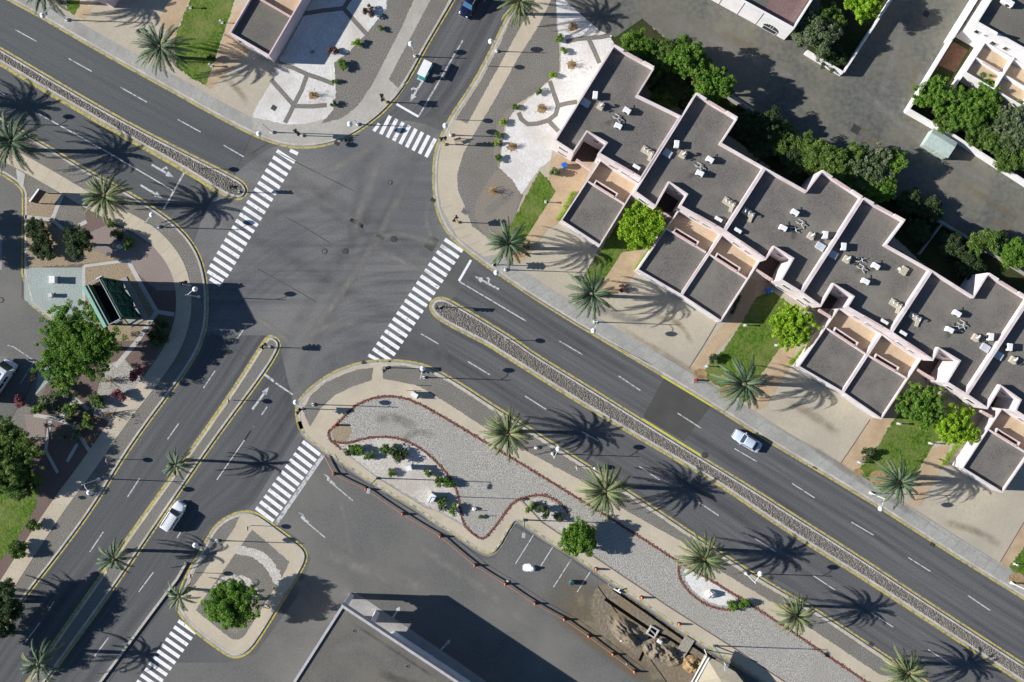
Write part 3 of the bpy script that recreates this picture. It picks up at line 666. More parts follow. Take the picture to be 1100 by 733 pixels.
for q in ([(769.5, 348), (756.5, 370), (740, 396)], [(934.5, 451), (918, 476), (903, 498)], [(1100, 561), (1087, 583), (1074.5, 604)], [(644, 268), (632, 289), (624, 302)]):
    ribbon('joint_line', q, 1.0, Z1 + 0.02, 'mulch')
for q in ([(560, 312), (620, 349), (700, 392)], [(800, 440), (880, 486), (905, 500)], [(960, 535), (1010, 571), (1080, 612)]):
    ribbon('joint_line', q, 0.6, Z1 + 0.02, 'gutter')
def joints(name, A, B, step, z, w=.32, mat='joint'):
    A = resample(A, 200); B = resample(B, 200); z = free_z(wpts(A, Z1) + wpts(B[::-1], Z1), Z1 + .004); mb = MB(); L = sum(math.hypot(q[0] - p[0], q[1] - p[1]) for p, q in zip(A, A[1:])); n = int(L / step)
    for k in range(1, n):
        i = int(k / n * 199); ribbon_mb(mb, [A[i], B[i]], w, z)
    o = mb.build(name, mat); fix_up(o); return tag(o, kind='structure')
joints('joint_line', offset(kB, sB * 5), offset(kB, sB * 18.5), 13, Z1 + .055)
joints('joint_line', offset(kA, sA * 5), offset(kA, sA * 16.5), 13, Z1 + .055)
ribbon('joint_line', offset(kB[30:], sB * 19.2), .5, Z1 + .03, 'joint')
# back gardens and alley
lay('garden', [(655, 40), (690, 20), (790, 108), (866, 156), (930, 195), (1012, 240), (1065, 272), (1160, 330), (1200, 420), (1100, 330), (1060, 310), (1040, 330), (930, 225), (870, 215), (790, 150), (700, 100)], 'darkgrass', 2)
lay('alley', [(602, -4), (644, 33), (661, 40), (690, 20), (790, 104), (866, 153), (930, 192), (1012, 237), (1065, 269), (1180, 338), (1250, 380), (1250, -120), (590, -120)], 'alley', 1)
lay('garden', [(866, 54), (906, 77), (959, -2), (985, -60), (900, -60)], 'darkgrass', 3)
lay('garden', [(976, 117), (1025, 145), (1087, 184), (1160, 230), (1250, 100), (1100, 0), (1020, 40)], 'darkgrass', 3)
for c, r in (((935, 150), 9), ((1078, 245), 11), ((985, 122), 8), ((790, 45), 12)):
    lay('oil_stain', [(c[0] + r * math.cos(t) * random.uniform(.6, 1.2), c[1] + r * .8 * math.sin(t) * random.uniform(.7, 1.1)) for t in np.linspace(0, 5.9, 14)], 'alleystain', 2, 2) if 'alleystain' in M else None
# west block
lay('gravel_bed', [(26, 212), (60, 206), (84, 216), (113, 235), (145, 254), (168, 268), (184, 289), (190, 315), (188, 341), (181, 361), (155, 400), (140, 424), (98, 485), (54, 547), (5, 624), (-60, 700), (-60, 640), (15, 585), (40, 540), (47, 515), (20, 500), (40, 440), (68, 364), (60, 348), (25, 321)], 'mulch', 1)
lay('gravel_bed', [(26, 212), (60, 206), (70, 212), (56, 236), (27, 231)], 'tangravel', 2)
lay('gravel_bed', [(70, 209), (84, 216), (93, 233), (92, 241), (69, 247), (57, 235)], 'gravel', 2)
lay('gravel_bed', [(120, 240), (145, 254), (168, 268), (184, 289), (190, 312), (168, 312), (146, 292), (137, 281), (100, 285), (95, 250)], 'pink', 2)
lay('gravel_bed', [(26, 240), (55, 240), (68, 250), (100, 270), (140, 281), (26, 288)], 'tangravel', 2)
lay('gravel_bed', [(26, 287.6), (88, 287.6), (89.5, 325), (101, 346), (60, 347), (26, 322)], 'bluegravel', 3)
lay('gravel_bed', [(90, 285), (140, 280), (146, 296), (166, 334), (150, 366), (112, 366), (91, 325)], 'tangravel', 3)
lay('gravel_bed', [(112, 392), (134, 386), (150, 405), (152, 428), (138, 448), (117, 452), (100, 446), (106, 415)], 'palegravel', 3)
lay('gravel_bed', [(26, 445), (50, 447), (48, 470), (42, 477), (30, 470)], 'pink', 3)
lay('gravel_bed', [(42, 390), (62, 388), (62, 400), (38, 425)], 'bluegravel', 3)
for q, w in (([(26, 233), (56, 236), (67, 209)], 4), ([(56, 236), (69, 247.5)], 4), ([(80, 245), (93, 238)], 4), ([(137, 279), (145, 294), (157, 315), (168.5, 335), (187, 338)], 4.5), ([(168.5, 335), (158, 350), (148, 366), (136, 380), (124, 394)], 5), ([(90, 286), (138, 280)], 3), ([(90, 286), (90, 325), (102, 348)], 3.5), ([(36, 446), (56, 449), (78, 456), (96, 484.5)], 4), ([(54, 452), (51, 470), (49, 484), (62, 508)], 3.5), ([(80, 430), (66, 448)], 4), ([(83, 477), (72, 496)], 3.5), ([(78, 427), (95, 440)], 4)):
    ribbon('gravel_path', q, w, Z1 + 0.020, 'palepave')
side = smooth([(-10, 160), (12, 168), (62, 196), (105, 222), (140, 238), (165, 253), (186, 277), (196, 301), (198, 330), (194, 352), (184, 378), (158, 414), (130, 449), (95, 500), (58, 549), (8, 627), (-50, 720)])
ribbon('pavement', side, 16.5, Z1 + 0.026, 'sandpath')
lay('concrete_ramp', [(17, 181), (27, 187), (24.6, 204), (19, 196)], 'palepave', 6)
joints('joint_line', offset(side, -8), offset(side, 8), 14, Z1 + .06)
lay('lawn', [(-60, 480), (20, 499), (47, 514), (38, 545), (15, 585), (0, 602), (-60, 660)], 'grass', 4)
# island
lay('gravel_bed', [(271, 569), (311, 603.6), (303.6, 619), (262, 683.6), (257, 687), (250, 687), (245, 684), (210, 655.5)], 'gravel', 1)
lay('gravel_bed', [(258, 553.5), (244, 560), (231, 571), (219, 594), (205, 622), (200, 641), (252, 567)], 'gravel', 1)
lay('gravel_bed', [(232, 640), (240, 622), (262, 620), (280, 632), (275, 660), (258, 682), (240, 675)], 'brgravel', 2, 1)
lay('white_gravel', [(246, 590), (255, 586), (268, 588), (281, 592), (291, 600), (299, 612), (304, 625), (300, 632), (294, 626), (288, 614), (279, 603), (268, 597), (256, 597)], 'whitebed', 3, 1)
lay('white_gravel', [(228, 640), (232, 626), (241, 618), (254, 617), (268, 621), (277, 632), (279, 645), (273, 648), (268, 637), (258, 629), (246, 627), (238, 632), (233, 645)], 'whitebed', 3, 1)
# centre block
kD = resample(KDn[1:7], 30); sD = side_of(smooth(KDn), (450, 450))
lay('gravel_bed', [(401, 395), (399, 408.5), (380, 415), (360, 424.5), (345, 438), (333, 459), (325, 441), (333, 425.5), (350, 411), (368.5, 402.5), (385, 397)], 'gravel', 1)
kD2 = resample(KDn[7:20], 60)
lay('gravel_bed', [(411, 394)] + [p for p in offset(kD2, sD * 6) if p[0] > 428] + [(944.5, 724.5), (820, 641.5), (773, 613), (732, 582), (667, 545.6), (623, 515.6), (550, 476.7), (519, 458.5), (480, 433), (449, 414.4), (411, 407)], 'gravel', 1)
lay('pale_gravel', [(350, 468), (374, 443), (384, 434), (405, 426), (426, 426), (446, 431), (490, 456), (519, 474), (548, 491), (620, 535), (675, 569), (729, 604), (768, 626), (820, 658), (931, 733), (990, 775), (900, 775), (840, 730), (791, 698), (720, 653), (638, 598), (582, 561), (563, 543), (557, 537), (550, 539.5), (545, 548), (519, 581), (495, 563.7), (467, 548), (456, 545), (405, 513), (368, 484)], 'palegravel', 1)
lay('white_gravel', [(352, 470), (372, 479), (384, 474), (405, 470), (430, 471.5), (451.5, 482), (472, 500), (488, 520), (494, 541), (497, 562), (467, 547.5), (405, 512.5), (370, 485)], 'whitebed', 2)
lay('white_gravel', [(562, 539), (575, 535), (590, 537), (603, 545), (610, 554), (640, 597), (620, 586), (585, 561)], 'whitebed', 2)
lay('white_gravel', [(733, 609), (750, 612), (767, 627), (797, 647), (776, 652), (757, 645), (739, 630)], 'white', 2, 1)
lay('brown_bed', [(356, 462), (372, 452), (379, 462), (372, 476), (358, 474)], 'tangravel', 3, 1)
EDGES = []
for q in (smooth([(366, 482), (350, 468), (361, 456), (374, 443), (384, 434), (405, 426), (426, 426), (446, 431), (490, 456), (519, 474), (548, 491), (620, 535), (675, 569), (729, 604), (768, 626), (820, 658), (931, 733), (985, 770)], False, 1),
          smooth([(355, 474), (372, 477), (384, 473), (405, 469), (430, 470.5), (451.5, 481), (472, 499), (488, 519), (494, 541), (497, 563), (507, 573), (519, 581), (531, 567), (545, 548), (551, 540), (560, 536)]),
          smooth([(559, 536), (574.5, 531.5), (589, 533), (603, 541), (612, 553.5)]),
          smooth([(729, 606), (729, 620), (738, 634.5), (756, 649), (778, 656), (794, 653.5), (806, 648)])):
    ribbon('brick_edging', q, 2.4, Z1 + 0.018, 'brick'); EDGES.append(q)
ribbon('kerb_edge', [(368, 484.5), (405, 513), (456.7, 545.5), (467, 548)], 0.8, Z1 + 0.02, 'gutter')
ribbon('kerb_edge', [(560, 536.4), (582, 561), (638, 598), (720, 653), (791, 698), (860, 744)], 1.2, Z1 + 0.02, 'mulch')
# works area
track('dirt', [(585, 620), (640, 660), (700, 700), (790, 760)], 66, 0.010, 'softdirt')
track('dirt', [(600, 650), (660, 695), (730, 745)], 40, 0.011, 'softdirt')
sheet('dirt', [(640, 628), (652, 627), (660, 632.2), (693, 654), (735, 685), (760, 701), (800, 726), (810, 765), (760, 765), (705, 725), (662, 696), (640, 672), (634, 655)], 0.013, 'dirt', 2)
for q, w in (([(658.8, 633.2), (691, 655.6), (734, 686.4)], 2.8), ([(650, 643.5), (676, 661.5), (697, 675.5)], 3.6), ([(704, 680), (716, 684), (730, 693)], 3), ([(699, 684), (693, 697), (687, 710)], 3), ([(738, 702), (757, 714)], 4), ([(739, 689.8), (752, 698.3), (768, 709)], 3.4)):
    ribbon('trench', q, w, 0.03, 'trench')  # flat strips on the ground, trench depth painted as dark shade

# ------------------------------------------------------------------ painted markings
def strip(mb, a, b, w, z=0.012): return ribbon_mb(mb, [a, b], w, z)
def marks(name, segs, mat, z=0.012):
    mb = MB()
    for a, b, w in segs: strip(mb, a, b, w, z)
    o = mb.build(name, mat); fix_up(o); return tag(o, kind='structure')
def cross(start, step, vec, n, th, mat='paint', skip=()):
    mb = MB()
    for k in range(n):
        if k in skip: continue
        s = (start[0] + step[0] * k, start[1] + step[1] * k); strip(mb, s, (s[0] + vec[0], s[1] + vec[1]), th)
    o = mb.build('crosswalk', mat); fix_up(o); return tag(o, kind='structure')
cross((297.3, 162), (-3.98, 6.8), (19.3, 12.6), 19, 4.0)
marks('crosswalk', [((311.5, 161.5), (320, 165.5), 3.8), ((223, 291.5), (240, 302), 3.8), ((225.5, 299.5), (237, 306.5), 3.8)], 'paint')
cross((419.2, 124.6), (6.93, 3.5), (-10.2, 19.7), 8, 4.0); marks('crosswalk', [((407.5, 133), (401.5, 141), 3.6)], 'paint')
cross((477.7, 257.3), (-4.27, 6.53), (19.3, 13), 19, 4.0); marks('crosswalk', [((395.8, 381.5), (407, 387.5), 3.6)], 'paint')
cross((325.0, 474.4), (-4.54, 6.47), (18.8, 14.4), 12, 4.0, 'oldwhite' if 'oldwhite' in M else 'paint')
cross((191.5, 667), (-4.45, 6.45), (19, 13.3), 14, 4.0)
D = [((16.4, 32), (39, 44.5)), ((73.6, 63), (98.7, 77)), ((129.5, 94), (158, 110)), ((191, 128.5), (215.5, 142)), ((240, 156), (262, 168.7)), ((-14, 90), (5, 102)),
     ((520, 2), (528, -12)), ((565, 345), (540, 330)),
     ((601, 366.5), (625.6, 381)), ((664.5, 404), (688, 419.6)), ((728, 444), (753, 460)), ((789, 482), (813, 496)), ((851, 519.5), (875, 535)), ((914.6, 561), (938.5, 575)), ((975.6, 599), (999.5, 614)), ((1040, 640), (1063.7, 656)),
     ((452, 358.5), (471, 369.6)), ((502.7, 388.5), (526, 402.7)), ((564, 425.6), (586.7, 440)), ((625.5, 464), (643, 474)), ((686.5, 501), (708.5, 515.6)), ((751, 540), (772, 554)), ((811, 578.5), (833.6, 593)), ((873, 618), (897, 634)), ((936, 658), (959.6, 674)), ((997, 698), (1022, 714)),
     ((265, 349), (254.5, 364.5)), ((231, 398.5), (218.5, 417)), ((192, 455), (180, 472)), ((150, 514), (137, 534)), ((111, 571.5), (96.5, 593)), ((58, 646), (52, 656)), ((43, 669), (27, 690)),
     ((272.7, 458), (262.7, 473)), ((287, 437), (281, 446)), ((194, 572), (190, 578)), ((164.6, 615), (149, 636)), ((116.7, 685), (101, 705.6))]
D = [d for d in D if d[0] != (565, 345)]
marks('lane_dashes', [(a, b, 1.15) for a, b in D], 'oldpaint')
marks('lane_line', [((41, 122), (118, 165), 1.3), ((118, 165), (187, 205.5), 1.3), ((497, 43.6), (449.5, 125.5), 1.5), ((493.6, 302.7), (565, 345), 1.3), ((273, 458), (233, 515.6), 1.2)], 'oldpaint')
marks('stop_line', [((199, 183.6), (176, 224.5), 1.8)], 'oldpaint')
marks('stop_line', [((426, 112), (449.5, 125.5), 2.4), ((506, 279.5), (493, 302), 2.6)], 'paint', 0.016)
marks('stop_line', [((347.5, 488.5), (296.5, 563), 4.2)], 'oldpaint', 0.016)
marks('stop_line', [((283.6, 402), (294.5, 410), 2.6), ((296, 411.5), (314.5, 424), 1.8)], 'oldpaint', 0.016)
marks('bay_lines', [((573, 575), (553.6, 606), 1.1), ((593.6, 588), (581, 608), 1.1), ((613.6, 601), (594.5, 631), 1.1), ((634, 614.5), (620, 636), 1.1), ((654, 627), (650.5, 633), 1.1), ((-8, 250), (1, 256), .8), ((1, 256), (1, 290), .8), ((8, 371), (15, 373), .9), ((15, 373), (37, 388), .9), ((37, 388), (22, 412), .9)], 'oldpaint')

def arrow(tip, tail, w=2.2, head=9, hw=6, branch=0, mat='oldpaint'):
    """painted arrow; branch=+1/-1 adds a turning arm, 2 a turn-only arrow"""
    t = Vector((tip[0], tip[1])); b = Vector((tail[0], tail[1])); d = (t - b).normalized(); n = Vector((-d.y, d.x)); mb = MB()
    hb = t - d * head
    strip(mb, tuple(b), tuple(hb), w, 0.012)
    def tri(pts):
        q = wpts([tuple(p) for p in pts], 0.012); o = len(mb.v); mb.v += [(x, y, 0.012) for x, y in q]; mb.f.append((o, o + 1, o + 2))
    tri((t, hb + n * hw / 2, hb - n * hw / 2))
    if branch:
        m = b + d * (t - b).length * .42; e = m + n * branch * 4 + d * 2.5
        strip(mb, tuple(m), tuple(e), w * .8, 0.013)
        tri((e + n * branch * 2.5 + d * 1.2, e - d * 2.6, e + d * 3.2))
    o = mb.build('lane_arrow', mat); fix_up(o); tag(o, kind='structure')
arrow((187, 191), (163, 177), branch=-1); arrow((174.5, 213), (151, 199))
arrow((440, 110), (455, 85), branch=1); arrow((510, 297), (536, 311), 2.2, branch=1)
arrow((289, 415.5), (271, 440), 2.4); arrow((430, 651.5), (422, 663.5), 2.2, 5, 5); arrow((484, 687), (474, 698), 2.2, 5, 5)
def turn_arrow(tip, bend, tail):
    marks('lane_arrow', [(tail, bend, 1.2)], 'oldpaint', 0.012)
    mb = MB(); q = [tip, (tip[0] + 3.5, tip[1] + 1.5), (tip[0] + 6, tip[1] + 3), (bend[0] + 2.5, bend[1] + 1), (bend[0], bend[1] + 1.5), (bend[0] - 4, bend[1] - 4), (tip[0] + 5, tip[1] + 4.2)]
    w = wpts(q, 0.013); mb.add([(x, y, 0.013) for x, y in w], [tuple(range(len(w)))])
    mb.add([P(*p, 0.014) for p in ((bend[0] - 3, bend[1] - 5), (bend[0] + 4, bend[1] + 0.5), (bend[0] + 5.5, bend[1] + 3), (bend[0] - 4, bend[1] - 2))], [(0, 1, 2, 3)])
    o = mb.build('lane_arrow', 'oldpaint'); fix_up(o); tag(o, kind='structure')
turn_arrow((347, 509), (355, 518), (379, 538)); turn_arrow((320, 550), (327, 559), (349.6, 578))
# worn tyre paths and dust
for q, w, m in (([(470, 95), (430, 175), (385, 245), (330, 330), (290, 400), (235, 490)], 16, 'tyre'), ([(500, 60), (462, 140), (425, 215), (360, 325), (310, 425), (262, 500)], 14, 'tyre'),
                ([(560, 425), (480, 385), (420, 372), (355, 392), (312, 440), (275, 510), (235, 570)], 17, 'tyre'), ([(520, 405), (450, 365), (390, 365), (330, 395), (290, 455)], 9, 'tyre'),
                ([(120, 160), (220, 225), (330, 290), (430, 345), (520, 395)], 13, 'tyre'), ([(560, 330), (470, 280), (380, 228), (280, 170), (200, 125)], 14, 'tyre'), ([(590, 365), (480, 300), (390, 250), (250, 165)], 9, 'tyre'),
                ([(400, 150), (385, 200), (380, 260), (360, 300)], 12, 'tyre'), ([(250, 235), (330, 225), (400, 170), (430, 130)], 11, 'tyre'),
                ([(448, 165), (428, 215), (398, 270), (355, 330), (322, 380)], 12, 'dust'), ([(412, 160), (396, 205), (380, 240), (385, 262)], 15, 'dust'), ([(492, 268), (455, 258), (425, 248), (400, 262)], 10, 'dust'), ([(470, 300), (420, 275), (395, 268)], 8, 'dust'),
                ([(330, 190), (370, 178), (410, 150)], 12, 'dust'), ([(395, 345), (345, 350), (320, 372)], 12, 'dust'), ([(250, 330), (290, 350), (330, 385)], 10, 'dust'), ([(465, 210), (455, 235), (468, 262)], 8, 'dust'),
                ([(352, 500), (364, 530), (372, 565), (381, 612)], 10, 'dust'), ([(300, 615), (340, 640), (350, 670)], 22, 'dust'), ([(330, 580), (360, 600), (420, 620), (480, 640)], 26, 'dust'), ([(420, 570), (470, 600), (530, 640), (590, 690)], 16, 'dust'),
                ([(590, 655), (640, 690), (700, 735)], 18, 'stain'), ([(655, 690), (680, 708), (710, 725)], 12, 'stain')):
    track('tyre_track' if m == 'tyre' else 'dust_patch', q, w * (1.5 if m == 'tyre' else 1.15), 0.0085 if m != 'stain' else .02, m)
for q, w, m in (([(920, 135), (935, 150), (955, 165)], 14, 'stain'), ([(930, 120), (945, 145), (940, 170)], 9, 'tyre'), ([(1065, 232), (1080, 245), (1095, 262)], 16, 'stain'), ([(960, 130), (985, 128), (1010, 140)], 7, 'stain'), ([(770, 35), (800, 48), (830, 62)], 14, 'stain'), ([(990, 60), (980, 90), (972, 118)], 8, 'stain'), ([(690, 15), (740, 30), (800, 60), (880, 100)], 22, 'dust'), ([(900, 80), (940, 110), (1000, 160), (1090, 215)], 20, 'dust'), ([(975, 10), (960, 60), (945, 110)], 18, 'dust'), ([(1030, 195), (1060, 215), (1100, 240)], 12, 'stain')):
    track('oil_stain', q, w, Z1 + .012, m)
for q, w, m in (([(604, 320), (650, 335), (700, 350)], 14, 'dust'), ([(840, 430), (880, 450), (905, 470)], 14, 'stain'), ([(1010, 560), (1050, 570), (1080, 590)], 12, 'stain'), ([(700, 340), (730, 345), (745, 372)], 9, 'stain'), ([(230, 75), (255, 95), (268, 115)], 10, 'stain'), ([(655, 345), (740, 396), (800, 436)], 9, 'stain'), ([(860, 472), (930, 520), (1000, 565)], 9, 'dust'), ([(520, 230), (540, 215), (552, 205)], 14, 'dust'), ([(400, 450), (425, 448), (450, 462)], 16, 'grime'), ([(430, 478), (445, 462), (470, 470)], 12, 'grime')):
    track('dirt_stain', q, w, Z1 + .034, m)
# tar-sealed cracks of the junction
for q in ([(306, 233), (330, 246), (354, 261)], [(277, 289), (297, 300), (322, 314), (340, 325)], [(270, 165), (290, 152)], [(225, 357), (255, 377), (270, 386)], [(300, 165), (345, 188), (380, 205)]):
    ribbon('tar_seam', q, 0.8, 0.013, 'patch')
# ------------------------------------------------------------------ cobbles on the two avenue medians (loose stones)
def ico():
    p = (1 + 5 ** .5) / 2
    v = np.array([(-1, p, 0), (1, p, 0), (-1, -p, 0), (1, -p, 0), (0, -1, p), (0, 1, p), (0, -1, -p), (0, 1, -p), (p, 0, -1), (p, 0, 1), (-p, 0, -1), (-p, 0, 1)]) / math.hypot(1, p)
    f = np.array([(0, 11, 5), (0, 5, 1), (0, 1, 7), (0, 7, 10), (0, 10, 11), (1, 5, 9), (5, 11, 4), (11, 10, 2), (10, 7, 6), (7, 1, 8), (3, 9, 4), (3, 4, 2), (3, 2, 6), (3, 6, 8), (3, 8, 9), (4, 9, 5), (2, 4, 11), (6, 2, 10), (8, 6, 7), (9, 8, 1)])
    return v, f
def np_mesh(name, V, Fc, tone, mat, parent=None, loc=None):
    me = bpy.data.meshes.new(name); k = Fc.shape[1]
    me.vertices.add(len(V)); me.vertices.foreach_set('co', V.astype(np.float32).ravel())
    me.loops.add(Fc.size); me.loops.foreach_set('vertex_index', Fc.astype(np.int32).ravel())
    me.polygons.add(len(Fc)); me.polygons.foreach_set('loop_start', np.arange(0, Fc.size, k, dtype=np.int32))
    me.update(calc_edges=True)
    at = me.attributes.new('tone', 'FLOAT', 'FACE'); at.data.foreach_set('value', tone.astype(np.float32))
    me.materials.append(M[mat] if isinstance(mat, str) else mat)
    o = bpy.data.objects.new(name, me); COL.objects.link(o)
    if parent is not None: o.parent = parent; o['_o'] = list(parent.get('_o', (0, 0, 0)))
    return o
def cobbles(poly_px, name, dens=62):
    w = wpts(poly_px, Z1); a = np.array(w); lo, hi = a.min(0), a.max(0); n = int((hi - lo).prod() * dens)
    pts = rng.uniform(lo, hi, (n, 2)); pts = pts[in_poly(pts, w)]
    v, f = ico(); n = len(pts)
    s = rng.uniform(.05, .105, (n, 1, 1)) * rng.uniform(.75, 1.25, (n, 1, 3)); s[:, :, 2] *= .45
    V = v[None] * s * rng.uniform(.85, 1.15, (n, 12, 1)); th = rng.uniform(0, 6.28, n); c, sn = np.cos(th)[:, None], np.sin(th)[:, None]
    V = np.stack([V[..., 0] * c - V[..., 1] * sn, V[..., 0] * sn + V[..., 1] * c, V[..., 2]], -1)
    V[..., :2] += pts[:, None]; V[..., 2] += Z1 + .03
    Fc = (f[None] + (np.arange(n) * 12)[:, None, None]).reshape(-1, 3)
    o = np_mesh(name, V.reshape(-1, 3), Fc, np.repeat(np.clip(rng.normal(.5, .24, n), 0, 1), 20), 'stone'); tag(o, 'grey and brown cobbles filling the avenue median' , 'cobbles', kind='stuff')
def edge_stones(lines, name):
    v, f = ico(); pts = []
    for q in lines:
        L = sum(math.hypot(b[0] - a[0], b[1] - a[1]) for a, b in zip(q, q[1:])); n = int(L / 7 * 16)
        for x, y in resample(q, n):
            if -10 < x < 1110 and y < 745: p = P(x + random.gauss(0, .9), y + random.gauss(0, .9), Z1); pts.append((p.x, p.y))
    pts = np.array(pts); n = len(pts)
    V = v[None] * rng.uniform(.045, .095, (n, 1, 1)) * rng.uniform(.7, 1.3, (n, 1, 3)) * rng.uniform(.85, 1.15, (n, 12, 1)); V[..., :2] += pts[:, None]; V[..., 2] = V[..., 2] * .6 + Z1 + .05
    o = np_mesh(name, V.reshape(-1, 3), (f[None] + (np.arange(n) * 12)[:, None, None]).reshape(-1, 3), np.repeat(np.clip(rng.normal(.45, .25, n), 0, 1), 20), 'brickstone'); tag(o, 'red brown brick rubble edging the pale gravel', 'edging stones', kind='stuff')
edge_stones(EDGES, 'edging_stones')
def clip_view(px): return [(min(max(x, -15), 1115), y) for x, y in px]
cobbles(offset(sM1, (1 if area(sM1) > 0 else -1) * 4.6, True), 'cobble_bed')
cobbles(offset(sM2, (1 if area(sM2) > 0 else -1) * 4.6, True), 'cobble_bed')
# ------------------------------------------------------------------ buildings
def ccw(w): return w if area(w) > 0 else w[::-1]
def inset(w, d): return offset(ccw(w), d, True)
def wallbox(mb, a, b, th, z0, z1):
    """upright slab between two world points"""
    a = Vector(a[:2]); b = Vector(b[:2]); d = (b - a).normalized(); n = Vector((-d.y, d.x)) * th / 2
    mb.prism([tuple(a + n), tuple(a - n), tuple(b - n), tuple(b + n)], z0, z1)
def lerp(a, b, t): return (a[0] + (b[0] - a[0]) * t, a[1] + (b[1] - a[1]) * t)

def window(parent, a, b, t0, t1, z0, z1, outward, arch=False, name='window'):
    """a framed pane standing 3 cm proud of the wall a-b (world points)"""
    p = Vector(lerp(a, b, t0)); q = Vector(lerp(a, b, t1)); d = (q - p).normalized(); n = Vector((-d.y, d.x))
    if n.dot(Vector(outward[:2])) < 0: n = -n
    L = (q - p).length; mid = (p + q) / 2; ang = math.atan2(d.y, d.x)
    fr = MB(); w = 0.09
    fr.box((mid.x + n.x * .03, mid.y + n.y * .03, z0 + w / 2), (L, .1, w), ang); fr.box((mid.x + n.x * .03, mid.y + n.y * .03, z1 - w / 2), (L, .1, w), ang)
    for e in (p + d * w / 2, q - d * w / 2): fr.box((e.x + n.x * .03, e.y + n.y * .03, (z0 + z1) / 2), (w, .1, z1 - z0 - 2 * w), ang)
    f = fr.build(name, 'lightgrey', parent)
    pn = MB(); pn.box((mid.x + n.x * .012, mid.y + n.y * .012, (z0 + z1) / 2), (L - 2 * w, .05, z1 - z0 - 2 * w), ang)
    if arch:
        for i in range(9):
            t = math.pi * (i + .5) / 9; hw = (L / 2) * math.cos(t)
            pn.box((mid.x + d.x * hw + n.x * .012, mid.y + d.y * hw + n.y * .012, z1 + L / 4 * math.sin(t)), (L / 9, .05, L / 2 * math.sin(t)), ang)
    pn.build('pane', 'glass', f)
    return f

def flat_roof_block(root, px, ztop, zroof, wallmat='wall', roofmat='roof', th=0.24, name=('wall', 'roof')):
    w = inset(wpts(px, ztop), 0.01); i = inset(w, th)
    MB().ring(w, i, -0.05, ztop, zroof - 0.2).build(name[0], wallmat, root)
    r = inset(w, th * .5); mb = MB(); mb.add([(x, y, zroof) for x, y in r], [tuple(range(len(r)))]); mb.build(name[1], roofmat, root)
    return w, i

UNITS = [
 dict(roof=[(659, 48), (703.6, 72.7), (685.5, 102), (732, 124.5), (689, 192), (642, 165), (650.5, 153.7), (630.7, 142.3), (616, 164.5), (595, 151)],
      low=[(645, 171), (686, 197), (644.5, 264.5), (602, 237)], div=((630, 194), (672, 220)), beam=((619, 171.5), (635, 182)), bump=(0, 1), rear=(2, 3), room=(8, 9), front=(4, 5), back=(6, 7)),
 dict(roof=[(747.6, 99.6), (793, 127), (775.5, 153.6), (822, 180), (778, 248.5), (729.5, 221.5), (737, 209), (719, 197), (704.5, 222.7), (681, 206)],
      low=[(732, 220.5), (778, 247.5), (731.5, 317.5), (684, 290)], div=((715, 245), (760, 272)), beam=((703.6, 223.5), (721, 234)), bump=(0, 1), rear=(2, 3), room=(8, 9), front=(4, 5), back=(6, 7)),
 dict(roof=[(822, 180), (866, 204.5), (882.7, 182.7), (927, 212), (861, 315), (838, 301), (851, 278), (832, 266.4), (823, 279.5), (778, 248.5)],
      low=[(778, 247.5), (821, 274), (774.6, 346), (731.5, 317.5)], div=((760, 272), (804.5, 300.6)), beam=((812.7, 290), (829, 300.5)), bump=(2, 3), rear=(0, 1), room=(4, 5), front=(8, 9), back=(6, 7)),
 dict(roof=[(927, 212), (972.7, 237), (953, 263), (1001, 290), (957, 357.5), (909, 330), (916, 319), (896, 306.5), (882, 330), (861, 315)],
      low=[(901, 330), (947, 358), (905, 422), (857, 394)], div=((887, 352), (931, 381)), beam=((880, 333), (893, 341)), bump=(0, 1), rear=(2, 3), room=(8, 9), front=(4, 5), back=(6, 7)),
 dict(roof=[(1001, 290), (1045.5, 318), (1061, 293), (1106, 321), (1038, 424.5), (1016, 411), (1030, 388), (1009, 375.5), (1002.5, 388), (957, 357.5)],
      low=[(947, 358), (990, 386), (947, 451), (905, 422)], div=((931, 381), (975, 407)), beam=((986, 397.5), (1003.6, 408)), bump=(2, 3), rear=(0, 1), room=(4, 5), front=(8, 9), back=(6, 7)),
 dict(roof=[(1106, 321), (1151, 348), (1133, 375), (1180, 402), (1135, 470), (1090, 441.5), (1095.5, 430), (1075.5, 416), (1061, 440), (1038, 424.5)],
      low=[(1076, 438), (1122, 465), (1077, 530), (1033, 503)], div=((1061, 461), (1105, 488)), beam=((1054.5, 442), (1066, 448)), bump=(0, 1), rear=(2, 3), room=(8, 9), front=(4, 5), back=(6, 7)),
]
ORD = ['first', 'second', 'third', 'fourth', 'fifth', 'sixth', 'seventh', 'eighth', 'ninth', 'tenth', 'eleventh', 'twelfth']
UL = ['westernmost pink white terraced house with white gravel garden beside its long blank wall',
      'second terraced house from the west end, with bright green tree at its west side',
      'third terraced house from the west, its garage sharing a wall with the one before',
      'fourth terraced house from the west, behind the lawn with the single bright tree',
      'fifth terraced house from the west, its garage beside the lawn with two round trees',
      'easternmost terraced house in view, cut off by the right edge of the photo']
ZT, ZR, ZG = 7.0, 5.9, 3.6
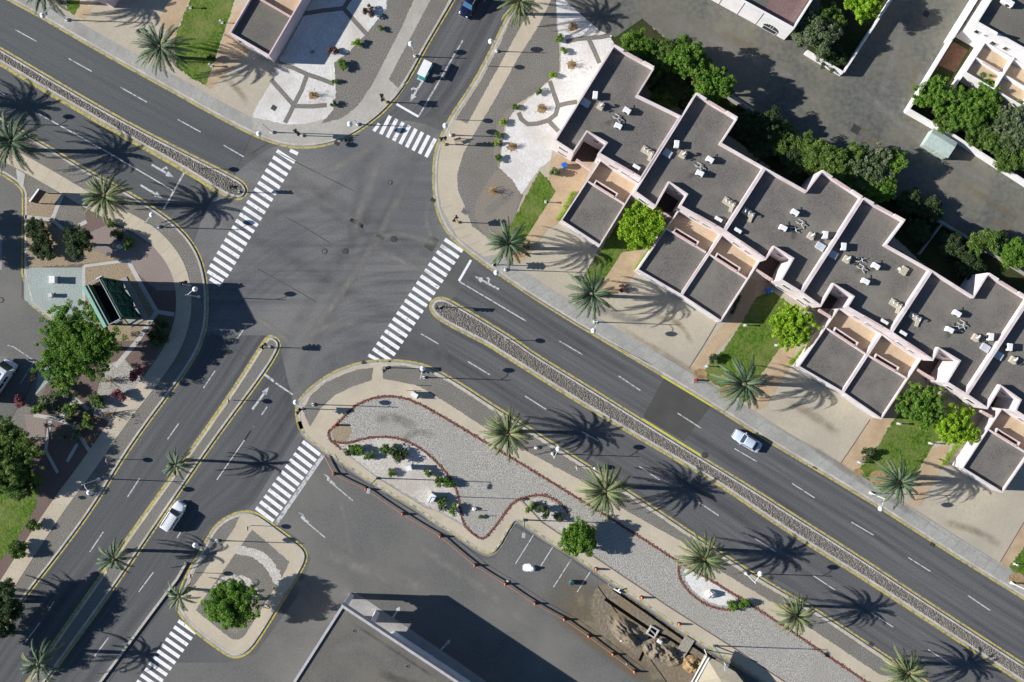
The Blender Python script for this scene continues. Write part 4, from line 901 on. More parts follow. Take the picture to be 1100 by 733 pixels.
for i, u in enumerate(UNITS):
    rw = wpts(u['roof'], ZT); c = Vector((sum(p[0] for p in rw) / len(rw), sum(p[1] for p in rw) / len(rw)))
    t = thing('terraced_house', UL[i], 'house', (c.x, c.y, Z1), 0, 'pink white terraced houses in a row')
    w, inn = flat_roof_block(t, u['roof'], ZT, ZR)
    # garage and terrace in front: one ring of low walls, roof at the front, tiled terrace behind
    lw = inset(wpts(u['low'], ZG), 0.012); li = inset(lw, 0.2)
    MB().ring(lw, li, -0.05, ZG, 2.2).build('garage_wall', 'wall', t)
    pw = wpts(u['low'], ZG); dv = wpts(u['div'], ZG)
    A, B, C2, D2 = pw
    q = [dv[0], dv[1], C2, D2]; qi = inset(q, 0.1)
    MB().add([(x, y, 3.05) for x, y in ccw(qi)], [(0, 1, 2, 3)]).build('garage_roof', 'roof', t)
    q = inset([A, B, dv[1], dv[0]], 0.1)
    MB().add([(x, y, 2.35) for x, y in ccw(q)], [(0, 1, 2, 3)]).build('terrace_floor', 'terrace', t)
    n = (Vector(A) - Vector(D2)).normalized()
    e0 = Vector(lerp(dv[0], dv[1], .03)); e1 = Vector(lerp(dv[0], dv[1], .97))
    mb = MB(); wallbox(mb, e0, e1, .22, 2.2, ZG - .03); pr = mb.build('parapet', 'wall', t)
    s0 = Vector(lerp(dv[0], dv[1], .18)) + n * .8; s1 = Vector(lerp(dv[0], dv[1], .72)) + n * .8
    mb = MB(); wallbox(mb, s0, s1, .14, 2.3, ZG - .1)
    for s in (s0, s1): wallbox(mb, s - n * .72, s + n * .08, .2, 2.3, ZG - .06)
    mb.build('planter_wall', 'wall', t)
    bq = [s0 - n * .06, s1 - n * .06, s1 - n * .7, s0 - n * .7]; MB().add([(x, y, 2.6) for x, y in ccw([tuple(p) for p in bq])], [(0, 1, 2, 3)]).build('planter_bed', 'bed', t)
    mb = MB(); wallbox(mb, Vector(lerp(dv[0], dv[1], .2)) + n * .06, Vector(lerp(dv[0], dv[1], .7)) + n * .06, .3, ZG - .03, ZG + .04); mb.build('coping', 'pinkwall', t)
    # garage door and front fascia
    f0, f1 = lerp(D2, C2, .12), lerp(D2, C2, .88); outw = (Vector(D2) - Vector(A))
    d = (Vector(f1) - Vector(f0)); ang = math.atan2(d.y, d.x); o2 = outw.normalized(); mid = (Vector(f0) + Vector(f1)) / 2
    mb = MB(); mb.box((mid.x + o2.x * .03, mid.y + o2.y * .03, 1.2), (d.length, .08, 2.1), ang); mb.build('garage_door', 'lightgrey', t)
    # beam across the entrance court
    b0, b1 = wpts(u['beam'], ZG); mb = MB(); wallbox(mb, b0, b1, .35, 2.5, ZG); mb.build('entrance_beam', 'pinkwall', t)
    k0 = 5 if i != 2 and i != 4 else 5
    cq = [rw[k] for k in (5, 6, 7, 8)]; MB().add([(x, y, Z1 + .16) for x, y in ccw([tuple(p) for p in cq])], [(0, 1, 2, 3)]).build('court_floor', 'court', t)  # court floor sheet, its shade put into the colour
    cx, cy = sum(p[0] for p in u['roof']) / 10, sum(p[1] for p in u['roof']) / 10; rs = random.Random(i)
    for m_, dx, dy, ww in (('pond', rs.uniform(-14, 0), rs.uniform(-18, -8), 16), ('pond', rs.uniform(2, 14), rs.uniform(4, 14), 12), ('damp', rs.uniform(-8, 8), rs.uniform(-6, 6), 9)):
        a_ = rs.uniform(0, 3); st = track('roof_mark', [(cx + dx - 14 * math.cos(a_), cy + dy - 10 * math.sin(a_)), (cx + dx, cy + dy + rs.uniform(-4, 4)), (cx + dx + 14 * math.cos(a_), cy + dy + 10 * math.sin(a_))], ww, ZR + .004, m_)
        st.parent = t; st.location = -t.location; del st['kind']
    # windows: projecting room, main front above the terrace, court
    rp = rw; a, b = rp[u['room'][0]], rp[u['room'][1]]; fo = -n
    window(t, a, b, .3, .72, 4.3, 5.7, fo); window(t, a, b, .3, .72, .9, 2.2, fo)
    a, b = rp[u['front'][0]], rp[u['front'][1]]
    window(t, a, b, .25, .42, 3.7, 4.8, fo); window(t, a, b, .52, .7, 3.7, 4.8, fo)
    a, b = rp[u['back'][0]], rp[u['back'][1]]; window(t, a, b, .3, .6, 4.2, 5.2, fo)
    # pink copings of the lowered rear parapet, and the rear balcony rails
    a, b = rp[u['bump'][0]], rp[u['bump'][1]]
    mb = MB(); wallbox(mb, Vector(lerp(a, b, .28)) - n * .13, Vector(lerp(a, b, .7)) - n * .13, .34, ZT + .003, ZT + .05); mb.build('coping', 'pinkwall', t)
    for s0_, s1_ in ((.0, .27), (.71, 1.0)):
        mb = MB(); wallbox(mb, Vector(lerp(a, b, s0_ + .02)) - n * .13, Vector(lerp(a, b, s1_ - .02)) - n * .13, .3, ZT + .003, ZT + .35)
        mb.build('parapet_pier', 'wall', t)
    a, b = rp[u['front'][0]], rp[u['front'][1]]
    mb = MB(); wallbox(mb, Vector(lerp(a, b, .2)) + n * .13, Vector(lerp(a, b, .62)) + n * .13, .3, ZT + .003, ZT + .05); mb.build('coping', 'pinkwall', t)
    a, b = rp[u['rear'][0]], rp[u['rear'][1]]
    mb = MB()
    for dd in (.5, 1.0): wallbox(mb, Vector(lerp(a, b, .1)) + n * dd, Vector(lerp(a, b, .8)) + n * dd, .09, 3.6, 3.75)
    for tt in (.1, .45, .8): wallbox(mb, Vector(lerp(a, b, tt)) + n * .0, Vector(lerp(a, b, tt)) + n * 1.1, .09, 3.48, 3.6)
    mb.build('pergola', 'dark', t)
    window(t, a, b, .3, .7, 1.0, 3.0, n)
    for b_ in ('bump',):
        a, b = rp[u[b_][0]], rp[u[b_][1]]; window(t, a, b, .15, .45, 3.9, 5.3, n); window(t, a, b, .55, .85, 3.9, 5.3, n)

# ---- roof equipment: every box its own thing standing on the roof
ROW = math.atan2(-.523, .852)          # direction of the terrace row in the world
def ac_proto():
    t = thing('air_conditioner', '', 'air conditioner')
    MB().box((0, 0, .5), (.72, 1.1, .84), 0, None, .05).build('case', 'acwhite', t)
    MB().box((.02, 0, .05), (.6, .9, .1)).build('plinth', 'beige', t)
    f = MB().disc((-.385, .0, .52), .3, 18, .04, (1, 0, 0)).build('fan_grille', 'dark', t)
    MB().box((0, 0, .93), (.64, 1.02, .03)).build('lid', 'acwhite', t)
    p = MB(); p.path([(.3, -.5, .35), (.55, -.62, .3), (.75, -.6, .12), (1.3, -.35, .1)], [.045] * 4, 6); p.build('pipe', 'dark', t)
    return t
def split_proto():
    t = thing('air_conditioner', '', 'air conditioner')
    MB().box((0, 0, .34), (1.15, .5, .56), 0, None, .04).build('case', 'acwhite', t)
    for s in (-.45, .45): MB().box((s, 0, .03), (.1, .5, .06)).build('foot', 'dark', t)
    MB().disc((.15, -.26, .34), .2, 16, .03, (0, 1, 0)).build('fan_grille', 'dark', t)
    return t
def vent_proto():
    t = thing('roof_vent', '', 'vent')
    MB().box((0, 0, .3), (.95, .95, .6), 0, None, .03).build('base', 'beige', t)
    p = MB(); p.path([(0, 0, .6), (0, 0, .95), (.12, .18, 1.1), (.15, .45, 1.05), (.15, .5, .85)], [.14, .14, .15, .14, .14], 10); p.build('cowl', 'lightgrey', t, True)
    p = MB(); p.path([(.3, -.3, .6), (.3, -.3, .8), (.45, -.4, .85), (.8, -.4, .4), (1.5, .2, .12)], [.06] * 5, 7); p.build('pipe', 'grey', t)
    return t
def stack_proto():
    t = thing('vent_slab', '', 'vents')
    MB().box((0, 0, .12), (1.9, 1.0, .24), 0, None, .02).build('slab', 'beige', t)
    for k in (-.6, 0, .6):
        p = MB(); p.path([(k, .1, .24), (k, .1, .7), (k + .05, -.05, .82), (k + .08, -.3, .75)], [.1, .1, .11, .1], 8); p.build('cowl', 'lightgrey', t, True)
    MB().box((.75, -.75, .1), (.5, .7, .2), .2).build('slab', 'beige', t)
    return t
def pipes_proto():
    t = thing('pipe_run', '', 'pipes')
    p = MB(); p.path([(-.9, -.2, .12), (-.2, -.25, .14), (.2, .05, .3), (.9, .1, .12)], [.07] * 4, 7); p.build('pipe', 'grey', t)
    p = MB(); p.path([(-.7, .3, .1), (0, .3, .25), (.1, -.3, .3), (.7, -.5, .1)], [.06] * 4, 7); p.build('pipe', 'lightgrey', t)
    for x, y in ((-.5, -.22), (.5, .07)): MB().box((x, y, .06), (.3, .3, .12)).build('block', 'beige', t)
    return t
def panel_proto():
    t = thing('skylight', '', 'skylight')
    MB().box((0, 0, .14), (1.35, 1.05, .28)).build('kerb_frame', 'lightgrey', t)
    MB().box((0, 0, .31), (1.22, .92, .06)).build('pane', 'panel', t)
    return t
KAC, KSP, KVE, KST, KPI, KPA = (Kind(f(), g) for f, g in ((ac_proto, 'white air conditioners on the house roofs'), (split_proto, 'white air conditioners on the house roofs'), (vent_proto, 'cowled vent boxes on the house roofs'), (stack_proto, 'slabs of vent pipes on the house roofs'), (pipes_proto, 'pipe runs on the house roofs'), (panel_proto, 'grey skylights on the house roofs')))
EQ = [  # per roof: box by the west parapet, skylight, cowled vent, two condensers mid roof, vent slab, box by the front
 dict(box=(639, 103.6), pan=(629, 111), ven=(645, 115), ac=[(673, 120), (663.6, 136.4)], pipe=[(664, 127)], st=(695.6, 163), fb=(683.5, 180)),
 dict(box=(726, 156), pan=(717, 165), ven=(733, 167), ac=[(761.7, 172.4), (751, 187)], pipe=[(752, 179)], st=(783, 218), fb=(771.4, 236)),
 dict(box=(885, 253), pan=(881, 265), ven=(870.5, 254), ac=[(852.7, 229), (840, 245.5)], pipe=[(861, 240), (854, 247)], st=(803.6, 229), fb=(792, 248)),
 dict(box=(904.5, 265.5), pan=(894.5, 273.6), ven=(908.7, 279), ac=[(939, 286.4), (928, 302.7)], pipe=[(926, 288), (925, 279)], st=(962, 327), fb=(949, 346)),
 dict(box=(1062, 362), pan=(1058, 373.6), ven=(1047, 363), ac=[(1026, 337), (1018, 354.5)], pipe=[(1034, 348), (1029, 353)], st=(982.7, 341), fb=(969, 358)),
 dict(box=(1082, 373), pan=(1072, 382), ven=(1087, 387), ac=[(1114, 395)], pipe=[], st=None, fb=None)]
RN = ['westernmost', 'second', 'third', 'fourth', 'fifth', 'easternmost']
for i, e in enumerate(EQ):
    r = f"on the {RN[i]} terrace roof" if i in (0, 5) else f"on the {RN[i]} terrace roof from the west"
    z = ZR + .012
    KAC.put(P(*e['box'], z), ROW + .0 + math.pi / 2 * 0 + .45, f"white condenser box next to the grey skylight {r}")
    KPA.put(P(*e['pan'], z), ROW + 1.0 - 1.0, f"flat grey blue skylight in the parapet shade {r}")
    KVE.put(P(*e['ven'], z), ROW, f"beige block with bent cowl and pipe {r}")
    for k, a in enumerate(e['ac']):
        KAC.put(P(*a, z), ROW + math.pi / 2 + (.1 if k else 0), f"white condenser mid roof, {'nearer the front facade' if k else 'nearer the rear gardens'}, {r}")
    for k, a in enumerate(e['pipe']): KPI.put(P(*a, z), ROW + .6 * k, f"tangle of grey pipes {'lying apart' if k else 'between the two condensers'} {r}")
    if e['st']: KST.put(P(*e['st'], z), ROW, f"slab with three cowls by the party wall {r}")
    if e['fb']: KSP.put(P(*e['fb'], z), ROW, f"low white condenser against the front parapet {r}")
t = thing('roof_hatch', 'flat grey hatch box with small side vent standing alone on the fourth terrace roof', 'hatch', P(970, 291, ZR))
MB().box(P(971, 291, ZR + .2), (1.0, 1.2, .4), ROW, None, .03).build('lid', 'beige', t); MB().tube(P(966, 289, ZR), P(966, 289, ZR + .35), .25, .25, 10).build('vent', 'lightgrey', t)

# ---- villa at the top left
t = thing('villa', 'pink walled villa with dark garage roof and long shaded side wall', 'house', P(290, 20, Z1))
low = [(246, 35.5), (289, 60.5), (332, -13), (289, -38)]; zt = 3.8
lw = inset(wpts(low, zt), .01); li = inset(lw, .2); MB().ring(lw, li, -.05, zt, 2.6).build('garage_wall', 'lilacwall', t)
pw = wpts(low, zt); dv = [lerp(pw[0], pw[3], .57), lerp(pw[1], pw[2], .57)]
q = inset([pw[0], pw[1], dv[1], dv[0]], .1); MB().add([(x, y, 3.15) for x, y in ccw(q)], [(0, 1, 2, 3)]).build('garage_roof', 'roof2', t)
q = inset([dv[0], dv[1], pw[2], pw[3]], .1); MB().add([(x, y, 2.8) for x, y in ccw(q)], [(0, 1, 2, 3)]).build('terrace_floor', 'terrace', t)
mb = MB(); wallbox(mb, lerp(*dv, .03), lerp(*dv, .97), .22, 2.6, zt - .03); mb.build('parapet', 'pinkwall', t)
f0, f1 = Vector(lerp(pw[0], pw[1], .1)), Vector(lerp(pw[0], pw[1], .9)); n = (Vector(pw[0]) - Vector(pw[3])).normalized(); d = f1 - f0; mid = (f0 + f1) / 2 + n * .03
MB().box((mid.x, mid.y, 1.2), (d.length, .08, 2.1), math.atan2(d.y, d.x)).build('garage_door', 'lightgrey', t)
lamp_ = MB(); lamp_.box((mid.x - d.normalized().x * 1.8 + n.x * .15, mid.y - d.normalized().y * 1.8 + n.y * .15, 2.7), (.25, .2, .3)); lamp_.build('wall_lamp', 'dark', t)
flat_roof_block(t, [(290, -46), (331, -21), (352, -56), (310, -85)], 7.0, 5.9, 'lilacwall', 'roof2')
t = thing('villa', 'villa at the top edge left of the green lawn, only its shaded forecourt showing', 'house', P(120, -20, Z1))
flat_roof_block(t, [(60, -20), (112, 0), (140, -45), (90, -75)], 3.8, 3.2, 'lilacwall', 'roof2')

# ---- white house at the top, its blank facade over the alley
t = thing('white_house', 'white house with blank alley facade and arched opening at its corner', 'house', P(830, 0, Z1))
px = [(853, 31.5), (768, -15), (800, -72), (887, -22)]
w, inn = flat_roof_block(t, px, 5.5, 4.4, 'villawall', 'roof2')
pw = wpts(px, 5.5)
fl = [lerp(pw[0], pw[1], .02), lerp(pw[0], pw[1], .42), Vector(lerp(pw[0], pw[1], .42)) + (Vector(pw[3]) - Vector(pw[0])) * .9, Vector(lerp(pw[0], pw[1], .02)) + (Vector(pw[3]) - Vector(pw[0])) * .9]
fl = inset([tuple(p[:2]) for p in fl], .25); MB().add([(x, y, 4.45) for x, y in ccw(fl)], [(0, 1, 2, 3)]).build('terrace_floor', mk('purple_tile', (0.16, 0.1, 0.1), (0.22, 0.14, 0.13), 3), t)
n = (Vector(pw[0]) - Vector(pw[3])).normalized()
window(t, pw[0], pw[1], .12, .3, .2, 1.6, n, True, 'archway')
for tt in (.38, .62, .86):
    p = Vector(lerp(pw[0], pw[1], tt)) + n * .02; MB().box((p.x, p.y, 2.7), (.05, .06, 5.3), math.atan2((Vector(pw[1]) - Vector(pw[0])).y, (Vector(pw[1]) - Vector(pw[0])).x)).build('joint', 'greypave', t)
mb = MB(); wallbox(mb, wpts([(867, 54.5), (906, 78)], 1.8)[0], wpts([(867, 54.5), (906, 78)], 1.8)[1], .3, -.05, 1.8)
a, b = wpts([(906.5, 77.5), (960, -4)], 1.8); wallbox(mb, a, b, .28, -.05, 1.79)
tag(mb.build('garden_wall', 'villawall'), 'white garden wall cornering below the grey flowering tree', 'wall')
# ---- white villa at the top right
t = thing('white_villa', 'white villa with stepped tan terraces and dark flat roof in the top right corner', 'house', P(1080, 30, Z1))
px = [(1048.5, 24), (1066, -4), (1092, -45), (1190, 15), (1150, 86), (1100, 53)]
flat_roof_block(t, px, 7.2, 6.2, 'villawall', 'roof2'); pw = wpts(px, 7.2)
n = (Vector(pw[0]) - Vector(pw[1])).normalized()
for t0, t1, z0, z1 in ((.12, .22, 4.4, 5.5), (.5, .62, 2.9, 4.9), (.74, .84, 4.2, 5.4), (.3, .36, 5.0, 5.6)): window(t, pw[0], pw[5], t0, t1, z0, z1, n)
lowp = [(1058, 44), (1130, 88), (1110, 122), (1036, 78)]; zt = 3.7
lw = inset(wpts(lowp, zt), .01); li = inset(lw, .22); MB().ring(lw, li, -.05, zt, 2.5).build('terrace_wall', 'villawall', t)
q = inset(lw, .1); MB().add([(x, y, 2.8) for x, y in ccw(q)], [(0, 1, 2, 3)]).build('terrace_floor', 'terrace', t)
pp = wpts(lowp, zt); mb = MB()
for tt in (.42, .84): wallbox(mb, lerp(pp[0], pp[1], tt), lerp(pp[3], pp[2], tt), .24, 2.5, zt + .25)
wallbox(mb, lerp(pp[0], pp[3], .5), lerp(pp[1], pp[2], .5), .22, 2.5, zt - .05); mb.build('parapet', 'villawall', t)
mb = MB(); wallbox(mb, lerp(lerp(pp[0], pp[3], .5), lerp(pp[1], pp[2], .5), .12), lerp(lerp(pp[0], pp[3], .5), lerp(pp[1], pp[2], .5), .36), .3, zt - .04, zt + .03); mb.build('coping', 'pinkwall', t)
low2 = [(1037, 77), (1096, 112), (1085, 131), (1024, 96)]; lw = wpts(low2, 2.6)
mb = MB()
for k in range(4):
    if k != 0: wallbox(mb, lw[k], lw[(k + 1) % 4], .25, -.05, 2.6 - .05 * k)
mb.build('court_wall', 'villawall', t)
n2 = (Vector(lw[3]) - Vector(lw[0])).normalized(); window(t, Vector(lw[3]) + n2 * .13, Vector(lw[2]) + n2 * .13, .15, .35, .3, 1.5, n2, True, 'archway')
court = wpts([(1024, 45), (1040, 54), (1026, 78), (1008, 70)], .2); MB().add([(x, y, .17) for x, y in ccw(court)], [(0, 1, 2, 3)]).build('court_floor', mk('court_soil', (.16, .08, .05), (.24, .13, .08), 3), t)
p = MB(); p.tube(P(1070, 36, 7.2), P(1070, 36, 8.2), .25, .2, 10); p.build('chimney', 'villawall', t)
KSP.put(P(1080, 4, 6.21), ROW, 'pale rooftop condenser on the dark roof in the top right corner', 1.6)
mb = MB(); W = wpts([(1024, 40), (976.5, 117.5), (1026, 146), (1088, 186), (1180, 246)], 2.0)
for k, (a, b) in enumerate(zip(W, W[1:])): wallbox(mb, a, b, .32 - .01 * k, -.05, 2.0 - .004 * k)
tag(mb.build('garden_wall', 'villawall'), 'white boundary wall running round the top right garden past the green box', 'wall')
a, b = wpts([(1024, 40), (1066, -28)], 3.2); mb = MB(); wallbox(mb, a, b, .4, -.05, 3.2); tag(mb.build('side_wall', 'villawall'), 'tall white wall between alley and the top right villa', 'wall')
# low walls of the terrace back gardens
mb = MB(); W = wpts([(760, 90), (785, 106), (822, 129), (866, 155.5), (930, 194.5), (1012, 239.5), (1065, 271.5), (1160, 330)], 1.2)
for k, (a, b) in enumerate(zip(W, W[1:])): wallbox(mb, a, b, .2 - .004 * k, -.05, 1.2 - .004 * k)
a, b = wpts([(1012, 241), (988, 273)], 1.2); wallbox(mb, a, b, .19, -.05, 1.19)
tag(mb.build('garden_wall', 'greypave'), 'low grey wall between the terrace back gardens and the alley', 'wall')

# ---- flat roofed building at the bottom, arcade below the roof slab
t = thing('flat_building', 'building with large grey flat roof at the bottom edge, casting a broad dark shadow', 'building', P(420, 720, 0))
px = [(367.5, 649.5), (560, 777), (480, 902), (275, 795)]
w = ccw(wpts(px, 7.2)); i = inset(w, .38)
MB().ring(w, i, 5.85, 7.2, 6.7).build('roof_edge', mk('grey_fascia', (.4, .37, .38), (.48, .45, .46), 1.5), t)
r = inset(w, .2); mb = MB(); mb.add([(x, y, 6.95) for x, y in r], [tuple(range(4))]); mb.add([(x, y, 5.9) for x, y in r], [(3, 2, 1, 0)]); mb.build('roof', 'roof2', t)
pw = wpts(px, 7.2); e1 = (Vector(pw[1]) - Vector(pw[0])).normalized(); e2 = (Vector(pw[3]) - Vector(pw[0])).normalized(); o = Vector(pw[0])
core = [o + e1 * 9 + e2 * 1.2, o + e1 * 30 + e2 * 1.2, o + e1 * 30 + e2 * 20, o + e1 * 2.2 + e2 * 20, o + e1 * 2.2 + e2 * 9]
MB().prism([tuple(p) for p in core], -.02, 5.84).build('wall', 'villawall', t)
for k, (a, b) in enumerate(((.45, .4), (.45, 4.4), (5.2, .45))):
    p = o + e1 * a + e2 * b; mb = MB(); mb.box((p.x, p.y, 2.92), (.7, .7, 5.84), math.atan2(e1.y, e1.x)); mb.build('pillar', 'villawall', t)
mb = MB()
for k in range(9):                                   # arched spandrel between the corner pillars
    s = (k + .5) / 9; p = o + e2 * (.75 + 3.3 * s) + e1 * .45; hh = 1.6 * (1 - math.sin(math.pi * s)) + .4
    mb.box((p.x, p.y, 5.84 - hh / 2), (3.3 / 9, .4, hh), math.atan2(e2.y, e2.x))
mb.build('arch', 'villawall', t)
for q_, w_, m_ in (([(350, 700), (390, 690), (430, 720)], 18, 'pond'), ([(400, 720), (440, 735), (480, 745)], 14, 'damp'), ([(330, 720), (345, 735), (360, 760)], 12, 'pond'), ([(372, 665), (420, 697), (470, 730)], 5, 'damp')):
    st = track('roof_mark', q_, w_, 6.954, m_); st.parent = t; st.location = -t.location; del st['kind']
for q in ((380, 678), (437, 716)):
    c = P(*q, 6.96); v = thing('roof_drain', 'small round roof drain on the big flat roof, ' + ('nearer its corner' if q[0] < 400 else 'farther from its corner'), 'drain', c)
    MB().disc((c.x, c.y, c.z), .36, 16, .03).build('collar', 'cover', v); MB().tube((c.x, c.y, c.z + .03), (c.x, c.y, c.z + .1), .14, .1, 10).build('cap', 'dark', v)
sheet('forecourt_paving', [(381, 636), (439, 675), (495, 713), (540, 745), (500, 790), (420, 730), (365, 660)], 0.018, mk('light_paving', (.3, .29, .28), (.38, .37, .36), 3, (.27, .26, .25), .4))

# ---- green billboard frame on the west corner
W0 = P(118, 295, 0); c0 = P(136, 326, 0); ax = (P(147, 347, 0) - P(125, 306, 0)); ang = math.atan2(ax.y, ax.x); L = ax.length
t = thing('billboard', 'tall double sided billboard frame of green lattice on the west corner', 'billboard', (c0.x, c0.y, Z1))
Mx = Matrix.Translation((c0.x, c0.y, Z1)) @ Matrix.Rotation(ang, 4, 'Z')
hw, Wd, zb, zt = L / 2, 1.1, 2.9, 8.2
mb = MB()
for sx in (-1, 0, 1):
    for sy in (-1, 1): mb.box((sx * (hw - .15), sy * Wd, zb / 2), (.2, .2, zb), 0, Mx)
mb.build('leg', 'bbgreen', t) if False else None
for sx in (-1, 0, 1):
    for sy in (-1, 1): q = MB(); q.box((sx * (hw - .15), sy * Wd, zb / 2), (.22, .22, zb), 0, Mx); q.build('leg', 'bbgreen', t)
q = MB()
for sy in (-1, 1):
    for s0, s1 in ((-1, 0), (0, 1)):
        a = Mx @ Vector((s0 * (hw - .15), sy * Wd, .1)); b = Mx @ Vector((s1 * (hw - .15), sy * Wd, zb)); q.tube(a, b, .09, .09, 6)
        a = Mx @ Vector((s1 * (hw - .15), sy * Wd, .1)); b = Mx @ Vector((s0 * (hw - .15), sy * Wd, zb)); q.tube(a, b, .09, .09, 6)
q.build('bracing', 'bbgreen', t)
q = MB(); q.box((0, -Wd, (zb + zt) / 2), (2 * hw, .12, zt - zb), 0, Mx); q.build('panel', 'bbgreen', t)
q = MB(); q.box((0, Wd - .25, (.3 + zt) / 2), (2 * hw, .1, zt - .3), 0, Mx); q.build('panel', 'bbgreen', t)
q = MB(); q.box((0, -.12, zt - 1.6), (2 * hw - .1, 1.7, .08), 0, Mx); q.build('roof', 'slot', t)
q = MB(); q.box((0, -Wd - .62, zt - .15), (2 * hw + .1, .5, .14), 0, Mx); q.build('catwalk', 'bbedge', t)
q = MB(); q.box((0, -Wd - .2, zt - .35), (2 * hw, .36, .1), 0, Mx); q.build('gutter', 'bbgreen', t)
q = MB()
for y in (-1.0, Wd - .2): q.box((0, y, zt + .03), (2 * hw + .1, .1, .1), 0, Mx)
for x in (-hw, hw): q.box((x, -.05, zt + .031), (.1, 1.9, .098), 0, Mx)
q.build('top_frame', 'grey', t)
q = MB()
for z in (zb + .1, (zb + zt) / 2, zt - .1): q.box((0, Wd + .05, z), (2 * hw, .14, .2), 0, Mx)
for s in (-1, -.33, .33, 1): q.box((s * (hw - .1), Wd + .05, (zb + zt) / 2), (.18, .16, zt - zb), 0, Mx)
q.build('rails', 'bbgreen', t)
for s in (-1, 1): q = MB(); q.box((s * (hw + .1), .9 if s < 0 else .2, zt - .5), (.12, .9, 1.0), 0, Mx); q.build('end_cap', 'acwhite', t)
q = MB(); q.box((0, .4, .06), (2 * hw + .5, 2 * Wd + .9, .14), 0, Mx); q.build('footing', 'greypave', t)
q = MB()
for s0, s1 in ((-1, 0), (0, 1)):
    for za, zb2 in ((.1, 2.7), (2.7, 5.4), (5.4, zt)):
        for u, v in ((s0, s1), (s1, s0)):
            q.tube(Mx @ Vector((u * (hw - .1), Wd - .1, za)), Mx @ Vector((v * (hw - .1), Wd - .1, zb2)), .11, .11, 6)
for s in (-1, 0, 1): q.tube(Mx @ Vector((s * (hw - .1), Wd - .1, 0)), Mx @ Vector((s * (hw - .1), Wd - .1, zt)), .12, .12, 6)
q.build('lattice', 'bbgreen', t)
# ---- small sign board on two posts, west side
a, b = P(44.5, 219, 0), P(52.5, 208, 0); d = b - a; ang = math.atan2(d.y, d.x); m = (a + b) / 2
t = thing('sign_board', 'white edged sign board on two posts beside the parking lot', 'sign', (m.x, m.y, Z1))
MB().box((m.x, m.y, 2.3), (d.length + .3, .14, 2.3), ang).build('board', 'dark', t)
MB().box((m.x, m.y, 3.5), (d.length + .4, .24, .12), ang).build('top_edge', 'acwhite', t)
for s in (a, b): MB().box((s.x, s.y, .7), (.12, .12, 1.3), ang).build('post', 'grey', t)

# ---- shade tent at the lower right
t = thing('shade_tent', 'beige shade tent on white poles at the end of the trench', 'tent', P(770, 730, 0))
zc = 2.6
ring_ = [P(757, 703, zc), P(742, 735, zc), P(800, 770, zc), P(806, 742, zc), P(790, 722, zc)]
ap = P(772, 728, 3.2); mb = MB(); mb.add(ring_ + [ap], [(i, (i + 1) % 5, 5) for i in range(5)]); o_ = mb.build('canopy', 'canvas', t)
md = o_.modifiers.new('cloth', 'SOLIDIFY'); md.thickness = .04
for q0, q1 in (((757, 698), (761, 709)), ((768, 693), (780, 716)), ((743, 732), (742, 735)), ((800, 745), (806, 742))):
    a = P(*q0, 0); b = P(*q1, 2.7); MB().tube((a.x, a.y, 0.02), b, .09, .07, 8).build('pole', 'pole', t)
for q0, q1 in (((759, 705), (742, 735)), ((762, 707), (745, 738))): MB().tube(P(*q0, 2.75), P(*q1, 2.75), .1, .1, 8).build('rail', 'pole', t)

# ---- pale green transformer box in the alley
c = P(1004, 157, 0); ang = ROW
t = thing('utility_box', 'pale green metal utility box with ridged lid in the alley', 'utility box', (c.x, c.y, Z1))
MB().box((c.x, c.y, 1.15), (4.0, 2.6, 2.1), ang).build('cabinet', 'utility', t)
MB().box((c.x, c.y, .06), (4.3, 2.9, .14), ang).build('plinth', 'greypave', t)
mb = MB(); m4 = Matrix.Translation((c.x, c.y, 2.2)) @ Matrix.Rotation(ang, 4, 'Z')
mb.add([m4 @ Vector(v) for v in ((-2.1, -1.4, 0), (2.1, -1.4, 0), (2.1, 1.4, 0), (-2.1, 1.4, 0), (-2.1, .5, .28), (2.1, .5, .28))], [(0, 1, 5, 4), (3, 4, 5, 2), (1, 2, 5), (0, 4, 3), (3, 2, 1, 0)]); mb.build('lid', 'utility', t)
for s in (-1, 1):
    p = m4 @ Vector((s * 1.0, -1.32, -1.0)); MB().box(p, (1.7, .06, 1.7), ang).build('door', 'utility', t)
# ------------------------------------------------------------------ plants
def rand_unit(n, r):
    v = r.normal(size=(n, 3)); return v / np.linalg.norm(v, axis=1)[:, None]
def leaf_cloud(centers, rad, per, size, r, up=.5, flat=1.0, tone_c=None):
    """leaf quads spread through clumps; returns verts, faces, tone"""
    per = int(per * 1.75); nC = len(centers); n = nC * per; size = size * .6
    C = np.repeat(centers, per, 0); Rr = np.repeat(rad, per)
    d = rand_unit(n, r); rr = r.uniform(.15, 1, n) ** .5
    pos = C + d * (Rr * rr)[:, None] * np.array([1, 1, flat])
    nr = rand_unit(n, r) * .8 + d * .5; nr[:, 2] += up; nr /= np.linalg.norm(nr, axis=1)[:, None]
    a = np.cross(nr, rand_unit(n, r)); a /= np.linalg.norm(a, axis=1)[:, None] + 1e-9; b = np.cross(nr, a)
    s = r.uniform(.6, 1.3, n)[:, None] * size
    V = np.stack([pos - a * s, pos - b * s * .55, pos + a * s, pos + b * s * .55], 1)
    tc = np.repeat(r.normal(.5, .17, nC) if tone_c is None else tone_c, per)
    tone = np.clip(tc + r.normal(0, .16, n), 0, 1)
    return V.reshape(-1, 3), np.arange(n * 4).reshape(-1, 4), tone
